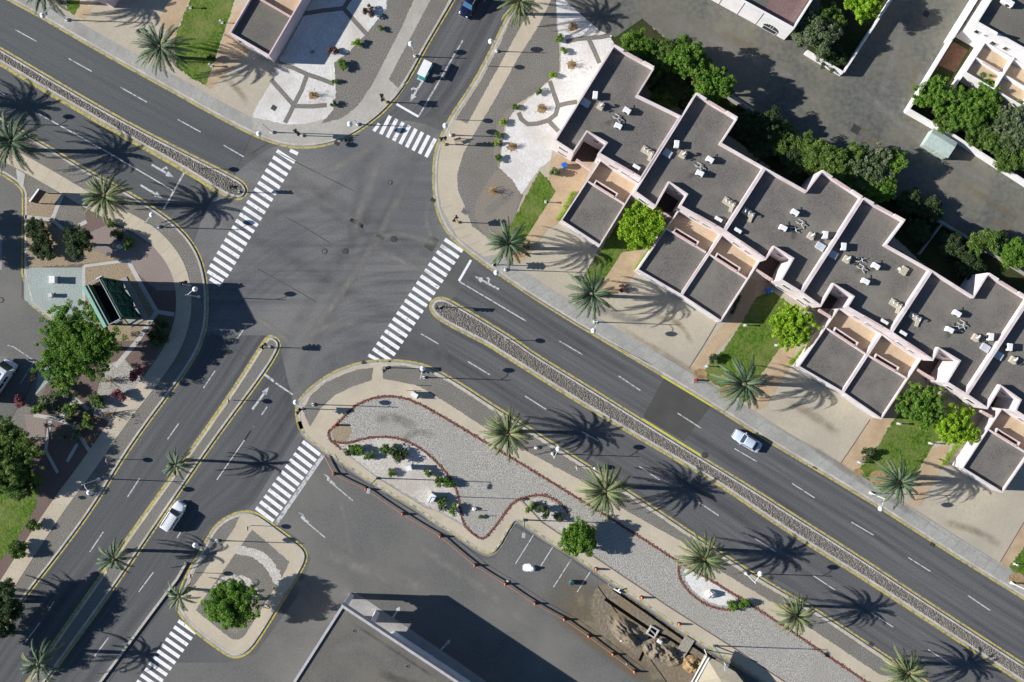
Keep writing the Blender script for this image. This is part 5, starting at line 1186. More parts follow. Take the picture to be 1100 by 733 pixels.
def crown_clumps(Rx, Ry, Rz, z0, n, r, irr=.25):
    """clumps gathered on a handful of uneven lobes, so that the outline breaks up and gaps stay open"""
    nl = max(5, int(6 + 2.6 * Rx)) if Rx > 1 else 3
    a = r.uniform(0, 6.28) + np.arange(nl) * 2.39996; q = np.sqrt((np.arange(nl) + .5) / nl) * .72
    lc = np.stack([np.cos(a) * q * Rx, np.sin(a) * q * Ry, z0 + r.uniform(-.35, .6, nl) * Rz * (1.1 - q)], 1); lc[:, :2] += r.normal(0, .09 * Rx, (nl, 2))
    lr = r.uniform(.28, .5, nl)
    k = r.integers(0, nl, n); d = rand_unit(n, r); d[:, 2] = np.where(d[:, 2] < -.4, -d[:, 2], d[:, 2]); f = np.where(r.random(n) < .14, r.uniform(1.1, 1.5, n), r.uniform(.5, 1.08, n))
    return lc[k] + d * (lr[k] * f)[:, None] * np.array([Rx, Ry, Rz * .8])
def tree_proto(name, cat, mat, Rc, zc, Rz, seed, nC=150, per=55, leaf=.17, cl=.5, trunk_r=.16, irr=.25):
    r = np.random.default_rng(seed); rd = random.Random(seed)
    t = thing(name, '', cat)
    C = crown_clumps(Rc * .86, Rc * .86, Rz * .86, zc, nC, r, irr)
    V, Fc, tone = leaf_cloud(C, r.uniform(.55, 1.25, len(C)) * cl, per, leaf, r)
    np_mesh('crown', V, Fc, tone, mat, t)
    mb = MB(); h0 = max(.3, zc - Rz * .55)
    mb.path([(0, 0, -.1), (rd.uniform(-.08, .08), rd.uniform(-.08, .08), h0 * .5), (rd.uniform(-.15, .15), rd.uniform(-.15, .15), h0), (0, 0, zc + Rz * .2)], [trunk_r * 1.3, trunk_r, trunk_r * .85, trunk_r * .3], 9)
    for k in range(7):
        c = C[rd.randrange(len(C))]; mb.path([(0, 0, h0 * rd.uniform(.7, 1.1)), (c[0] * .45, c[1] * .45, (h0 + c[2]) * .52), tuple(c)], [trunk_r * .6, trunk_r * .35, trunk_r * .1], 6)
    mb.build('trunk', 'bark', t)
    return t
def palm_proto(mat, seed, n=46, Lf=3.9, zc=6.0, droop=1.0, leaf=1.0, ragged=0.0):
    r = random.Random(seed); t = thing('palm_tree', '', 'palm tree')
    V, Fc, T = [], [], []
    for k in range(n):
        tier = k / n
        az = k * 2.39996 + r.uniform(-.2, .2); el = (1.25 - 1.75 * tier ** .9) + r.uniform(-.12, .12)
        L = Lf * (.72 + .4 * min(1, tier * 1.6)) * r.uniform(.85, 1.1); S = 15
        if r.random() < ragged: L *= .6
        dx, dy = math.cos(az), math.sin(az); p = Vector((dx * .18, dy * .18, zc + .1 - tier * .45)); e = el; pts = []
        for i in range(S + 1):
            pts.append(p.copy()); st = L / S; p = p + Vector((dx * math.cos(e), dy * math.cos(e), math.sin(e))) * st; e -= droop * (1.35 if tier < .5 else 1.0) / S * (.6 + 1.1 * i / S)
        side = Vector((-dy, dx, 0)); base = r.gauss(.42, .15) + (.3 if tier > .88 else 0)
        for i in range(S):
            a, b = pts[i], pts[i + 1]; d = (b - a).normalized(); u = side.cross(d); f = i / S; w = .05 * (1 - f) + .012
            o = len(V); V += [a - side * w, a + side * w, b + side * w * .9, b - side * w * .9]; Fc.append((o, o + 1, o + 2, o + 3)); T.append(min(1, base + .35))
            if i < 1: continue
            ll = leaf * .47 * math.sin(math.pi * min(1, .16 + f * .82)) ** .6 * r.uniform(.75, 1.15)
            for s in (-1, 1):
                for h in (0, .25, .5, .75):
                    q = a.lerp(b, h); dirv = (side * s * .86 + d * (.55 + .5 * f) + u * (.32 - .1 * f) + Vector((0, 0, -.12))).normalized()
                    dirv = (dirv + Vector((r.uniform(-.12, .12), r.uniform(-.12, .12), r.uniform(-.12, .12)))).normalized()
                    wv = d * .042
                    tip = q + dirv * ll + Vector((0, 0, -.1 * ll)); mid = q + dirv * ll * .5
                    o = len(V); V += [q - wv * .6, mid - wv, tip, mid + wv]; Fc.append((o, o + 1, o + 2, o + 3)); T.append(max(0, min(1, base + r.gauss(0, .1))))
    np_mesh('crown', np.array([tuple(v) for v in V]), np.array(Fc), np.array(T), mat, t)
    mb = MB(); zs = np.linspace(-.15, zc, 16); mb.path([(.12 * math.sin(z * .5), .1 * math.cos(z * .4) - .1, z) for z in zs], [(.34 if i < 2 else .25) + (.035 if i % 2 else 0) + (.09 if i > 12 else 0) for i in range(16)], 10)
    mb.build('trunk', 'palmbark', t)
    mb = MB(); mb.ball((0, 0, zc + .05), .36, 10, 6, (1, 1, 1.2), .12, r); mb.build('crown_heart', 'palmbark', t)
    return t
PG = 'date palms lining the streets'
pk = [Kind(palm_proto('palm', 3, 44, 4.1), PG), Kind(palm_proto('palm', 8, 36, 4.0, 6.0, 1.15), PG), Kind(palm_proto('palmlight', 14, 42, 4.0, 6.0, .95), PG), Kind(palm_proto('palm', 21, 22, 3.6, 6.0, 1.3, .9, .3), PG), Kind(palm_proto('palm', 33, 39, 4.2, 6.0, 1.25), PG)]
PALMS = [ # crown pixel, height factor, crown size, kind, label
 (174, 50, 1.0, 1.08, 0, 'palm leaning over the pavement beside the upper left green lawn'),
 (45, -12, 1.0, 1.0, 1, 'palm cut by the top edge of the photo, left of the small tan path'),
 (11, 153, 1.0, 1.1, 0, 'palm at the left edge next to the avenue pavement'),
 (112, 212, 1.0, 1.08, 2, 'palm standing on the tan pavement right of the white edged sign board'),
 (-82, 100, .95, 1.1, 0, 'palm off the left edge throwing its crown shadow on the avenue'),
 (545, 264, .98, 1.02, 1, 'palm on the bend beside the first narrow lawn of the terrace row'),
 (637, 315, 1.0, 1.02, 0, 'palm before the driveway of the second house, next to a globe lamp'),
 (798, 412, 1.0, 1.04, 1, 'palm at the foot of the middle lawn, nearest the moving silver blue sedan'),
 (967, 520, 1.0, 1.0, 0, 'blue green palm leaning from a brown soil ring on the right hand lawn'),
 (559, 2, .95, .9, 2, 'palm cut by the top edge beside the sandy walkway'),
 (545, 466, .97, 1.05, 2, 'palm on the walkway nearest the junction, by the pale gravel garden'),
 (650, 528, 1.0, 1.05, 2, 'palm right behind the single light green tree on the pale gravel'),
 (756, 599, 1.0, 1.05, 2, 'palm over the white gravel oval with the red edging'),
 (856, 661, .95, .9, 2, 'palm on the verge next to the double headed lamp, lower right'),
 (975, 723, .9, .9, 2, 'palm cut by the bottom edge at the lower right verge'),
 (187, 499, .92, .82, 3, 'thin palm in the median above the white estate car'),
 (120, 600, .96, .9, 3, 'thin palm bent over the middle of the southwest street median'),
 (42, 711, 1.02, 1.05, 3, 'lowest palm in the southwest median, bottom left'),
 (192, 640, .72, .8, 3, 'short palm at the western kerb of the island'),
 (-34, 650, .98, 1.05, 0, 'palm beyond the left edge whose shadow crosses the southwest street')]
for i, (x, y, hf, cs, k, lab) in enumerate(PALMS):
    c = P(x, y, 6.0 * hf); 
    if k == 0 and i in (5, 6, 7, 2): k = 4
    if k == 1 and i == 7: k = 4
    o_ = pk[k].put((c.x, c.y, Z1 - .02), i * 1.7, lab, (cs * random.uniform(.93, 1.06), cs * random.uniform(.93, 1.06), hf)); o_.rotation_euler = (random.uniform(-.05, .05), random.uniform(-.05, .05), i * 1.7)

# broadleaf trees: crown pixel, crown centre height, radius in pixels
TREES = [
 ('tree', 'leafgreen', 84, 374, 5.8, 42, 2.9, 'large round green tree in the west garden beside the parked white vehicle'),
 ('tree', 'leafmid', 0, 490, 4.0, 40, 2.8, 'large dark tree at the left edge over the lawn'),
 ('tree', 'leafdark', 84, 261, 2.9, 17, 1.9, 'dark rounded tree above the green billboard'),
 ('shrub', 'leafdark', 39, 247, 1.4, 12.5, 1.2, 'dark round shrub, upper of two beside the west parking lot'),
 ('shrub', 'leafdark', 46, 268, 1.4, 12.5, 1.2, 'dark round shrub, lower of two beside the west parking lot'),
 ('tree', 'leafgreen', 249, 650, 4.2, 28, 2.2, 'leafy tree alone in the middle of the kerbed island'),
 ('tree', 'leafgreen', 623, 577, 2.7, 19.5, 1.6, 'small light green tree on the pale gravel beside the parking bays'),
 ('tree', 'leafbright', 687, 243, 3.2, 25, 2.2, 'bright green tree between the first and second garage'),
 ('tree', 'leafbright', 853, 351, 3.0, 23, 2.0, 'bright green tree at the head of the lawn by the fourth garage'),
 ('tree', 'leafgreen', 990, 437, 3.1, 24, 2.0, 'deeper green of the two round trees before the fifth house'),
 ('tree', 'leafbright', 1025, 458, 3.0, 23, 2.0, 'yellower of the two round trees before the fifth house'),
 ('tree', 'leafgreen', 683, 50, 3.6, 18, 2.0, 'bright tree touching the rear corner of the first terrace house'),
 ('tree', 'leafmid', 706, 63, 3.4, 17, 2.0, 'tree behind the first house, second from the west along the alley'),
 ('tree', 'leafgreen', 738, 62, 5.0, 20, 2.3, 'tree spreading over the alley behind the second house, north of its neighbour'),
 ('tree', 'leafgreen', 766, 92, 5.0, 24, 2.5, 'tree at the rear corner of the second house beside the garden wall'),
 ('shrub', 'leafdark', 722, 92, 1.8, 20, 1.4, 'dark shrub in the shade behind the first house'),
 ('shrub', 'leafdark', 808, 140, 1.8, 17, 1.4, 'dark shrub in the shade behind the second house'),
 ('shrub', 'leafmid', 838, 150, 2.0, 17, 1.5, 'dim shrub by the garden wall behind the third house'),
 ('tree', 'leafmid', 868, 160, 2.2, 15, 1.6, 'loose leaved small tree behind the third house'),
 ('tree', 'leafmid', 897, 178, 3.6, 19, 2.0, 'tree left of the grey flowering tree behind the fourth house'),
 ('tree', 'leafgrey', 934, 180, 3.4, 24, 2.1, 'grey green flowering tree behind the fourth house'),
 ('tree', 'leafgreen', 944, 203, 3.2, 16, 1.8, 'small tree at the rear corner of the fourth house'),
 ('tree', 'leafgreen', 958, 172, 3.0, 14, 1.8, 'bushy tree reaching into the alley below the dark manhole plate'),
 ('shrub', 'leafmid', 1066, 258, 1.8, 13, 1.3, 'sunlit shrub growing on the garden wall behind the fifth house'),
 ('shrub', 'leafgreen', 1090, 272, 1.9, 15, 1.4, 'green shrub at the right edge behind the fifth house'),
 ('shrub', 'leafdark', 1000, 225, 1.4, 13, 1.1, 'dark hedge shrub by the garden wall behind the fourth house'),
 ('tree', 'leafgrey', 876, 34, 3.4, 25, 2.2, 'silvery flowering tree above the white corner garden wall'),
 ('tree', 'leafbright', 925, 4, 4.4, 19, 2.1, 'lime green tree at the top edge by the alley'),
 ('shrub', 'leafdark', 893, 60, 1.2, 15, 1.0, 'dark shrub inside the corner garden wall'),
 ('tree', 'leafgreen', 1004, 104, 2.8, 20, 2.0, 'tree in the corner of the top right garden'),
 ('tree', 'leafgreen', 1032, 118, 3.0, 23, 2.0, 'broad tree behind the pale green utility box'),
 ('tree', 'leafgreen', 1058, 108, 2.8, 20, 1.9, 'tree next to the archway of the top right villa'),
 ('tree', 'leafmid', 1052, 142, 2.4, 17, 1.6, 'darker tree above the white boundary wall, top right'),
 ('tree', 'leafgrey', 1088, 138, 3.2, 24, 2.1, 'dull grey green tree at the right edge of the top right garden'),
 ('tree', 'leafmid', 1080, 170, 2.8, 17, 1.7, 'leafy tree over the boundary wall near the right edge'),
 ('shrub', 'leafmid', 693, 78, 2.0, 15, 1.4, 'dim shrub between the rear corner of the first house and the second tree'),
 ('shrub', 'leafmid', 712, 108, 1.6, 14, 1.2, 'dim shrub against the rear wall of the first house'),
 ('shrub', 'leafdark', 745, 112, 1.8, 13, 1.4, 'dark shrub against the rear corner of the second house'),
 ('tree', 'leafmid', 722, 58, 3.6, 15, 1.9, 'loose tree filling the gap between the bright trees behind the first house'),
 ('tree', 'leafmid', 752, 74, 3.8, 15, 1.9, 'loose tree between the two tall trees behind the second house'),
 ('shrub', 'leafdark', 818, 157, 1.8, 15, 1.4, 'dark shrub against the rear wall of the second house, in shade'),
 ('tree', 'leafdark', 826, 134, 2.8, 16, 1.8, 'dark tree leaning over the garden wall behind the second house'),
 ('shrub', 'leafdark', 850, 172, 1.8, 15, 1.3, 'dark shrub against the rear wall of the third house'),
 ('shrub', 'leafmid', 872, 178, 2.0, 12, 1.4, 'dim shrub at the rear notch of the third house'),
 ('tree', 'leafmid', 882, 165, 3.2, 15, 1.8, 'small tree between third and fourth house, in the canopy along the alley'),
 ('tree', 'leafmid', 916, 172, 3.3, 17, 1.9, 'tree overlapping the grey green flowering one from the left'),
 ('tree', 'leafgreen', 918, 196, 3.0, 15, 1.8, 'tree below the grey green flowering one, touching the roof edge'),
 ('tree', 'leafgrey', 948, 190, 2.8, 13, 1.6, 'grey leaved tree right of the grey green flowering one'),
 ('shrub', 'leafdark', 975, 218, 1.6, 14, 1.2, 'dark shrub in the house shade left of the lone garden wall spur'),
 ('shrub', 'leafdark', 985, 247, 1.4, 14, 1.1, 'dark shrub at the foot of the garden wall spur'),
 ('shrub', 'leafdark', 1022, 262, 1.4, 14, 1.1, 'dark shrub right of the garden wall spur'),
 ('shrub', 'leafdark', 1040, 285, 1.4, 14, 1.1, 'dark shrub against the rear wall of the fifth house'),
 ('shrub', 'leafmid', 1048, 262, 1.6, 11, 1.2, 'dim shrub below the sunlit one on the garden wall'),
 ('tree', 'leafmid', 893, 22, 3.0, 16, 1.8, 'green tree between the silvery tree and the lime one at the top'),
 ('tree', 'leafmid', 1020, 130, 2.6, 15, 1.6, 'leafy tree against the boundary wall above the pale green box'),
 ('tree', 'leafgreen', 1045, 122, 3.2, 16, 1.9, 'tree in the middle of the top right canopy'),
 ('tree', 'leafmid', 1070, 152, 3.0, 16, 1.8, 'tree between the dull grey green one and the boundary wall'),
 ('tree', 'leafmid', 1100, 165, 3.0, 18, 1.8, 'tree cut by the right edge above the boundary wall'),
 ('shrub', 'leafdark', 20, 515, 2.0, 22, 1.6, 'dark shrub under the lower rim of the large tree on the left lawn'),
 ('tree', 'leafdark', -6, 655, 5.0, 30, 2.6, 'dark tree at the lower left edge shading the southwest street'),
 ('tree', 'leafdark', -45, 690, 5.6, 40, 2.8, 'dark tree beyond the lower left corner that shades the street'),
 ('tree', 'leafdark', -42, 238, 2.6, 14, 1.6, 'tree beyond the left edge shading the parking lot'),
 ('tree', 'leafdark', -58, 268, 3.6, 18, 1.8, 'second tree beyond the left edge shading the parking lot'),
 ('tree', 'leafmid', 20, 590, 1.2, 9, 1.0, 'small dark tree between lawn and southwest pavement'),
]
for k, (nm, mat, x, y, zc, rp, Rz, lab) in enumerate(TREES):
    c = P(x, y, zc); Rc = 1.16 * rp * (H - zc) / F; big = Rc > 4
    grp = 'trees and shrubs of the gardens'
    t = tree_proto(nm, nm, mat, Rc, zc, Rz, 100 + k, int(70 + 19 * Rc * Rc), 62 if not big else 58, .17 if Rc < 3 else .2, .4 if not big else .5, .1 + .035 * Rc, .3)
    t.location = (c.x, c.y, Z1); t['label'] = lab; t['group'] = grp

# small bushes
def bush_proto(mat, seed, Rb=.6, n=14, per=40, leaf=.11):
    r = np.random.default_rng(seed); t = thing('bush', '', 'bush')
    C = crown_clumps(Rb * .75, Rb * .75, Rb * .7, Rb * .55, n, r, .35)
    V, Fc, tone = leaf_cloud(C, r.uniform(.5, 1.2, len(C)) * Rb * .38, per, leaf, r)
    np_mesh('foliage', V, Fc, tone, mat, t)
    mb = MB()
    for k in range(5): c = C[k]; mb.path([(0, 0, -.05), (c[0] * .5, c[1] * .5, c[2] * .5), tuple(c)], [.035, .025, .01], 5)
    mb.build('stem', 'bark', t); return t
def dry_proto(seed):
    r = random.Random(seed); t = thing('dry_shrub', '', 'dry shrub'); mb = MB()
    for k in range(16):
        az = r.uniform(0, 6.28); e = r.uniform(.5, 1.3); L = r.uniform(.5, 1.1); p = Vector((0, 0, -.03)); d = Vector((math.cos(az) * math.cos(e), math.sin(az) * math.cos(e), math.sin(e)))
        q = p + d * L * .5; q2 = q + (d + Vector((r.uniform(-.4, .4), r.uniform(-.4, .4), r.uniform(-.1, .3)))).normalized() * L * .5
        mb.path([p, q, q2], [.03, .02, .008], 5)
    mb.build('branches', 'twig', t)
    rr = np.random.default_rng(seed); C = rr.normal(0, .28, (10, 3)); C[:, 2] = np.abs(C[:, 2]) + .45
    V, Fc, tone = leaf_cloud(C, np.full(10, .22), 14, .07, rr); np_mesh('foliage', V, Fc, tone, 'leafdry', t); return t
def agave_proto(seed, mat='agave'):
    r = random.Random(seed); t = thing('agave', '', 'agave'); V, Fc, T = [], [], []
    for k in range(26):
        az = k * 2.4; e = 1.3 - 1.1 * k / 26; L = r.uniform(.55, .8); d = Vector((math.cos(az) * math.cos(e), math.sin(az) * math.cos(e), math.sin(e))); s = Vector((-math.sin(az), math.cos(az), 0)) * .08
        o = len(V); V += [Vector((0, 0, .02)) - s * .6, Vector((0, 0, .02)) + s * .6, d * L * .5 + s, d * L * .5 - s, d * L]; Fc += [(o, o + 1, o + 2, o + 3), (o + 3, o + 2, o + 4, o + 4)]; T += [r.uniform(.3, .9)] * 2
    Fc = [f if f[3] != f[2] else (f[0], f[1], f[2], f[0]) for f in Fc]
    me = bpy.data.meshes.new('rosette'); me.from_pydata([tuple(v) for v in V], [], [tuple(dict.fromkeys(f)) for f in Fc]); at = me.attributes.new('tone', 'FLOAT', 'FACE'); at.data.foreach_set('value', T); me.materials.append(M[mat])
    o = bpy.data.objects.new('rosette', me); COL.objects.link(o); o.parent = t
    mb = MB(); mb.ball((0, 0, .05), .12, 8, 5); mb.build('heart', mat if False else 'bark', t); return t
BK = {m: [Kind(bush_proto(m, 40 + i + 7 * j)) for j in range(2)] for i, m in enumerate(('leafbright', 'leafgreen', 'leafmid', 'leafdark', 'leafpurple', 'leafpink', 'leafgrey'))}
DK = [Kind(dry_proto(s)) for s in (1, 2, 3)]; AK = [Kind(agave_proto(s)) for s in (5, 6)]
BUSH = [
 ('leafpurple', 396, 12, 1.5, 'purple brown bush at the top of the upper left white gravel'),
 ('leafpurple', 358, 54, 1.4, 'purple brown bush in the middle of the upper left white gravel'),
 ('leafbright', 383, 47, 1.3, 'lime bush on the gravel edge left of the north street'),
 ('leafgreen', 368, 69, 1.5, 'bluish green bush on the gravel edge left of the north street'),
 ('leafgreen', 361, 88, .9, 'small green bush third along the gravel edge by the north street'),
 ('leafdark', 359, 112, 1.0, 'dark bush at the point of the upper left white gravel'),
 ('leafmid', 409, 31, .9, 'olive bush on the grey gravel near the top, left of the north street'),
 ('leafgreen', 602, 41, 1.2, 'green bush at the top of the upper middle white gravel'),
 ('leafgreen', 606, 56, 1.0, 'green bush just below the topmost one on the upper middle gravel'),
 ('leafbright', 593.6, 81, 1.1, 'lime bush on the curved edging of the upper middle gravel'),
 ('leafmid', 579, 99, 1.0, 'dull bush on the curved edging above the pentagon planter'),
 ('leafmid', 554.5, 116, 1.0, 'dull bush on the curved edging left of the pentagon planter'),
 ('leafbright', 540, 132, 1.1, 'yellow green bush where the curved edging turns down'),
 ('leafgreen', 534.5, 145, 1.0, 'green bush below the yellow green one on the edging'),
 ('leafbright', 534, 154, .9, 'small lime bush halfway down the brown edging bed'),
 ('leafmid', 535.5, 171, 1.1, 'olive bush at the lower end of the brown edging bed'),
 ('leafgrey', 594, 186, 1.9, 'grey green bush at the head of the first narrow lawn'),
 ('leafdark', 765, 385, 1.5, 'dark bush in the soil corner of the middle lawn'),
 ('leafdark', 931, 488, 1.5, 'dark bush in the soil corner of the right hand lawn'),
 ('leafdark', 566, 264, 1.2, 'dark bush beside the palm on the bend'),
 ('leafpurple', 668, 310, 1.1, 'purple bush beside the driveway palm of the second house'),
 ('leafdark', 228, 63, 1.3, 'dark bush on the edge of the upper left lawn'),
 ('leafdark', 376, 484, 1.3, 'deep green bush nearest the junction in the white gravel bed'),
 ('leafgreen', 383, 482, 1.5, 'bright green bush second from the junction in the white gravel bed'),
 ('leafmid', 397, 490, 1.2, 'olive bush below the bright one in the white gravel bed'),
 ('leafmid', 415, 484, 1.4, 'olive bush left of the round clipped one in the white gravel bed'),
 ('leafdark', 429, 487, 1.9, 'round clipped dark bush in a ring in the white gravel bed'),
 ('leafmid', 421, 507, 1.0, 'small olive bush alone in the lower white gravel bed'),
 ('leafmid', 460, 508, 1.1, 'olive bush right of the white kiosk in the gravel bed'),
 ('leafmid', 471, 517, 1.3, 'left one of the spreading pair of bushes against the red edging'),
 ('leafgreen', 481, 517, 1.3, 'right one of the spreading pair of bushes against the red edging'),
 ('leafmid', 476, 538, 1.2, 'olive bush right below the tilted white cabinet'),
 ('leafmid', 487, 547, 1.3, 'olive bush at the lower point of the white gravel bed'),
 ('leafmid', 516, 555, .6, 'tiny bush on the pale gravel between two short posts'),
 ('leafmid', 570, 545, 1.3, 'left bush of the arched bed at the parking bay corner'),
 ('leafdark', 584, 548, 1.7, 'rounded dark bush in the middle of the arched bed at the parking bay corner'),
 ('leafdark', 600, 555, 1.1, 'small dark bush at the right end of the arched bed'),
 ('leafgreen', 785, 648, 1.3, 'green bush at the lower edge of the white gravel oval'),
 ('leafgreen', 800, 648, 1.3, 'green bush in the right corner of the white gravel oval'),
 ('leafgrey', 70, 418, 1.7, 'grey leaved bush third of the row left of the big west tree'),
 ('leafmid', 108, 430, 1.5, 'olive bush at the right foot of the big west tree'),
 ('leafgrey', 52, 432, 1.5, 'grey leaved bush near the left gravel path fork'),
 ('leafmid', 96, 452, 1.6, 'olive bush below the pale path crossing'),
 ('leafgrey', 84, 466, 1.4, 'pale leaved bush at the lower path corner'),
 ('leafmid', 140, 262, 1.4, 'low bush in the shade beside the curved pavement'),
 ('leafdark', 128, 252, 1.5, 'dark bush in the shade above the billboard gravel'),
 ('leafpink', 130, 423, 1.5, 'red bush by the pavement under the large west tree'),
 ('leafpink', 146, 402, 1.7, 'dark red bush in the shade of the large west tree'),
 ('leafpink', 22, 432, 1.4, 'faded pink bush beside the parked white vehicle'),
 ('leafdark', 177, 352, 2.2, 'dark green bush right of the billboard, upper half of the clipped pair'),
 ('leafdark', 171, 363, 2.0, 'dark green bush right of the billboard, lower half of the clipped pair'),
 ('leafmid', 120, 240, 1.0, 'low bush in the shade right of the dark rounded tree'),
 ('leafgrey', 62, 412, 1.6, 'grey leaved bush left of the big west tree trunk'),
 ('leafgrey', 58, 425, 1.4, 'grey leaved bush just below its larger neighbour by the big west tree'),
 ('leafgrey', 100, 428, 1.6, 'grey leaved bush under the lower rim of the big west tree'),
 ('leafmid', 80, 440, 1.8, 'sprawling olive bush below the big west tree'),
 ('leafgrey', 78, 452, 1.6, 'pale leaved bush on the crossing of the west gravel paths'),
 ('leafgrey', 88, 458, 1.2, 'pale leaved bush right of the crossing of the west gravel paths'),
 ('leafmid', 45, 438, 1.6, 'olive bush between the parked vehicle and the gravel paths'),
 ('leafmid', 38, 565, 1.5, 'olive bush in the red mulch strip by the southwest pavement'),
]
for k, (m, x, y, s, lab) in enumerate(BUSH): BK[m][k % 2].put(P(x, y, .35) * Vector((1, 1, 0)) + Vector((0, 0, Z1)) if False else Vector((P(x, y, .35).x, P(x, y, .35).y, Z1)), k * 1.3, lab, s * (1.45 if x < 200 else 1.35 if y > 440 else 1.15), 'bushes in the gravel gardens')
PENT = [(582, 117, 'in the pentagon planter under the curved gravel line'), (614, 70, 'in the pentagon planter near the first house wall'), (615, 29, 'in the topmost pentagon planter of the upper middle gravel'), (550, 158, 'in the pentagon planter by the brown edging bed'), (530, 205, 'in the pentagon planter on the grey brown gravel'), (337, 103, 'in the pentagon planter of the upper left gravel')]
for k, (x, y, lab) in enumerate(PENT):
    lay('soil_bed', [(x + 6 * math.cos(a), y + 5.5 * math.sin(a)) for a in [k + 1.2566 * i for i in range(5)]], 'soil', 7)
    DK[k % 3].put((P(x, y).x, P(x, y).y, Z1), k * 2.1, 'dry shrub ' + lab, 1.25, 'dry shrubs of the planters')
for k, (x, y, s, lab) in enumerate([(120, 409, 1.8, 'bare shrub on the white gravel above the red bush'), (121, 444, 2.0, 'bare shrub on the sandy ground by the west pavement'), (99, 470, 1.8, 'bare shrub at the lower end of the west pavement'), (37, 404, 1.5, 'bare shrub beside the parked white vehicle'), (336, 57, .8, 'bare twig shrub on the shaded gravel by the villa')]):
    DK[k % 3].put((P(x, y).x, P(x, y).y, Z1), k * 1.1, lab, s, 'dry shrubs of the planters')
for k, (x, y, lab) in enumerate([(70, 470, 'agave on the mulch below the path crossing'), (62, 440, 'agave left of the path crossing'), (90, 445, 'agave above the path crossing'), (104, 436, 'agave at the lower right of the big west tree'), (475, 545, 'agave below the tilted white cabinet'), (757, 606, 'agave in the white gravel oval beneath the palm')]):
    AK[k % 2].put((P(x, y).x, P(x, y).y, Z1), k, lab, 1.5, 'agaves of the gravel gardens')
# clipped hedges beside the garages
def hedge(a, b, w, h, mat, lab, seed):
    a = P(*a, h * .6); b = P(*b, h * .6); n = max(4, int((b - a).length * 4)); r = np.random.default_rng(seed)
    tt = np.linspace(0, 1, n); C = np.stack([a.x + (b.x - a.x) * tt, a.y + (b.y - a.y) * tt, np.full(n, h * .55)], 1) + r.normal(0, .07, (n, 3)); C = np.concatenate([C, C + [0, 0, -.3]])
    V, Fc, tone = leaf_cloud(C, np.full(len(C), w / 2), 60, .09, r)
    t = thing('hedge', lab, 'hedge', (a.x, a.y, Z1), 0, 'hedges beside the garages'); V = V - np.array([a.x, a.y, Z1]); np_mesh('foliage', V, Fc, tone, mat, t)
    mb = MB()
    for k in range(4): c = C[k * n // 4]; mb.tube((c[0], c[1], Z1 - .05), (c[0], c[1], h * .6), .03, .02, 5)
    mb.build('stem', 'bark', t)
hedge((616, 207), (600, 236), .7, 1.0, 'leafbright', 'green hedge along the west wall of the first garage', 1)
hedge((702, 262), (683, 290), .7, 1.0, 'leafbright', 'green hedge along the west wall of the second garage', 2)
hedge((866, 372), (850, 391), .7, 1.0, 'leafbright', 'green hedge along the west wall of the fourth garage', 3)
hedge((1030, 476), (1014, 499), .8, 1.0, 'leafbright', 'green hedge along the west wall of the easternmost garage', 4)
hedge((795, 318), (787, 336), .6, .8, 'leafdark', 'shaded hedge along the east wall of the third garage', 5)
# ------------------------------------------------------------------ lamps, signs, signals
def globe_lamp(h, arm, r=.36):
    t = thing('street_lamp', '', 'street lamp')
    mb = MB(); mb.box((0, 0, .14), (.42, .42, .28), 0, None, .03); mb.build('base', 'pole', t)
    mb = MB(); mb.path([(0, 0, .28), (0, 0, .9), (0, 0, 1.0), (0, 0, h + .25)], [.1, .1, .075, .055], 10); mb.build('pole', 'pole', t)
    mb = MB(); mb.path([(0, 0, h - .5), (arm * .4, 0, h - .1), (arm, 0, h + .0)], [.04, .04, .04], 7); mb.build('arm', 'pole', t)
    mb = MB(); mb.ball((arm, 0, h - .05), r, 18, 12); g_ = mb.build('globe', 'globe', t, True)
    MB().tube((arm, 0, h - .05 + r * .93), (arm, 0, h + r + .03), .12, .06, 10).build('cap', 'grey', g_)
    MB().tube((arm, 0, h - .05 - r * 1.05), (arm, 0, h - .05 - r * .85), .1, .16, 10).build('collar', 'grey', g_)
    return t
def arm_lamp(h):
    t = thing('street_light', '', 'street light')
    MB().box((0, 0, .1), (.4, .4, .2)).build('base', 'polegreen', t)
    mb = MB(); mb.path([(0, 0, .2), (0, 0, 1.2), (0, 0, 1.25), (0, 0, h)], [.11, .11, .085, .06], 10); mb.build('pole', 'polegreen', t)
    mb = MB(); mb.path([(0, 0, h - .02), (.3, 0, h + .05), (.7, 0, h + .06)], [.045] * 3, 7); mb.build('arm', 'polegreen', t)
    MB().box((.75, 0, h + .04), (.75, .5, .16), 0, None, .03).build('lamp_head', 'grey', t)
    return t
GL = 'globe street lamps'
LT = Kind(globe_lamp(6.0, 1.55, .4), GL); LS = Kind(globe_lamp(3.4, .95, .42), GL); LA = Kind(arm_lamp(8.3), 'tall green street lights')
def ang_px(v): return math.atan2(-v[1], v[0])
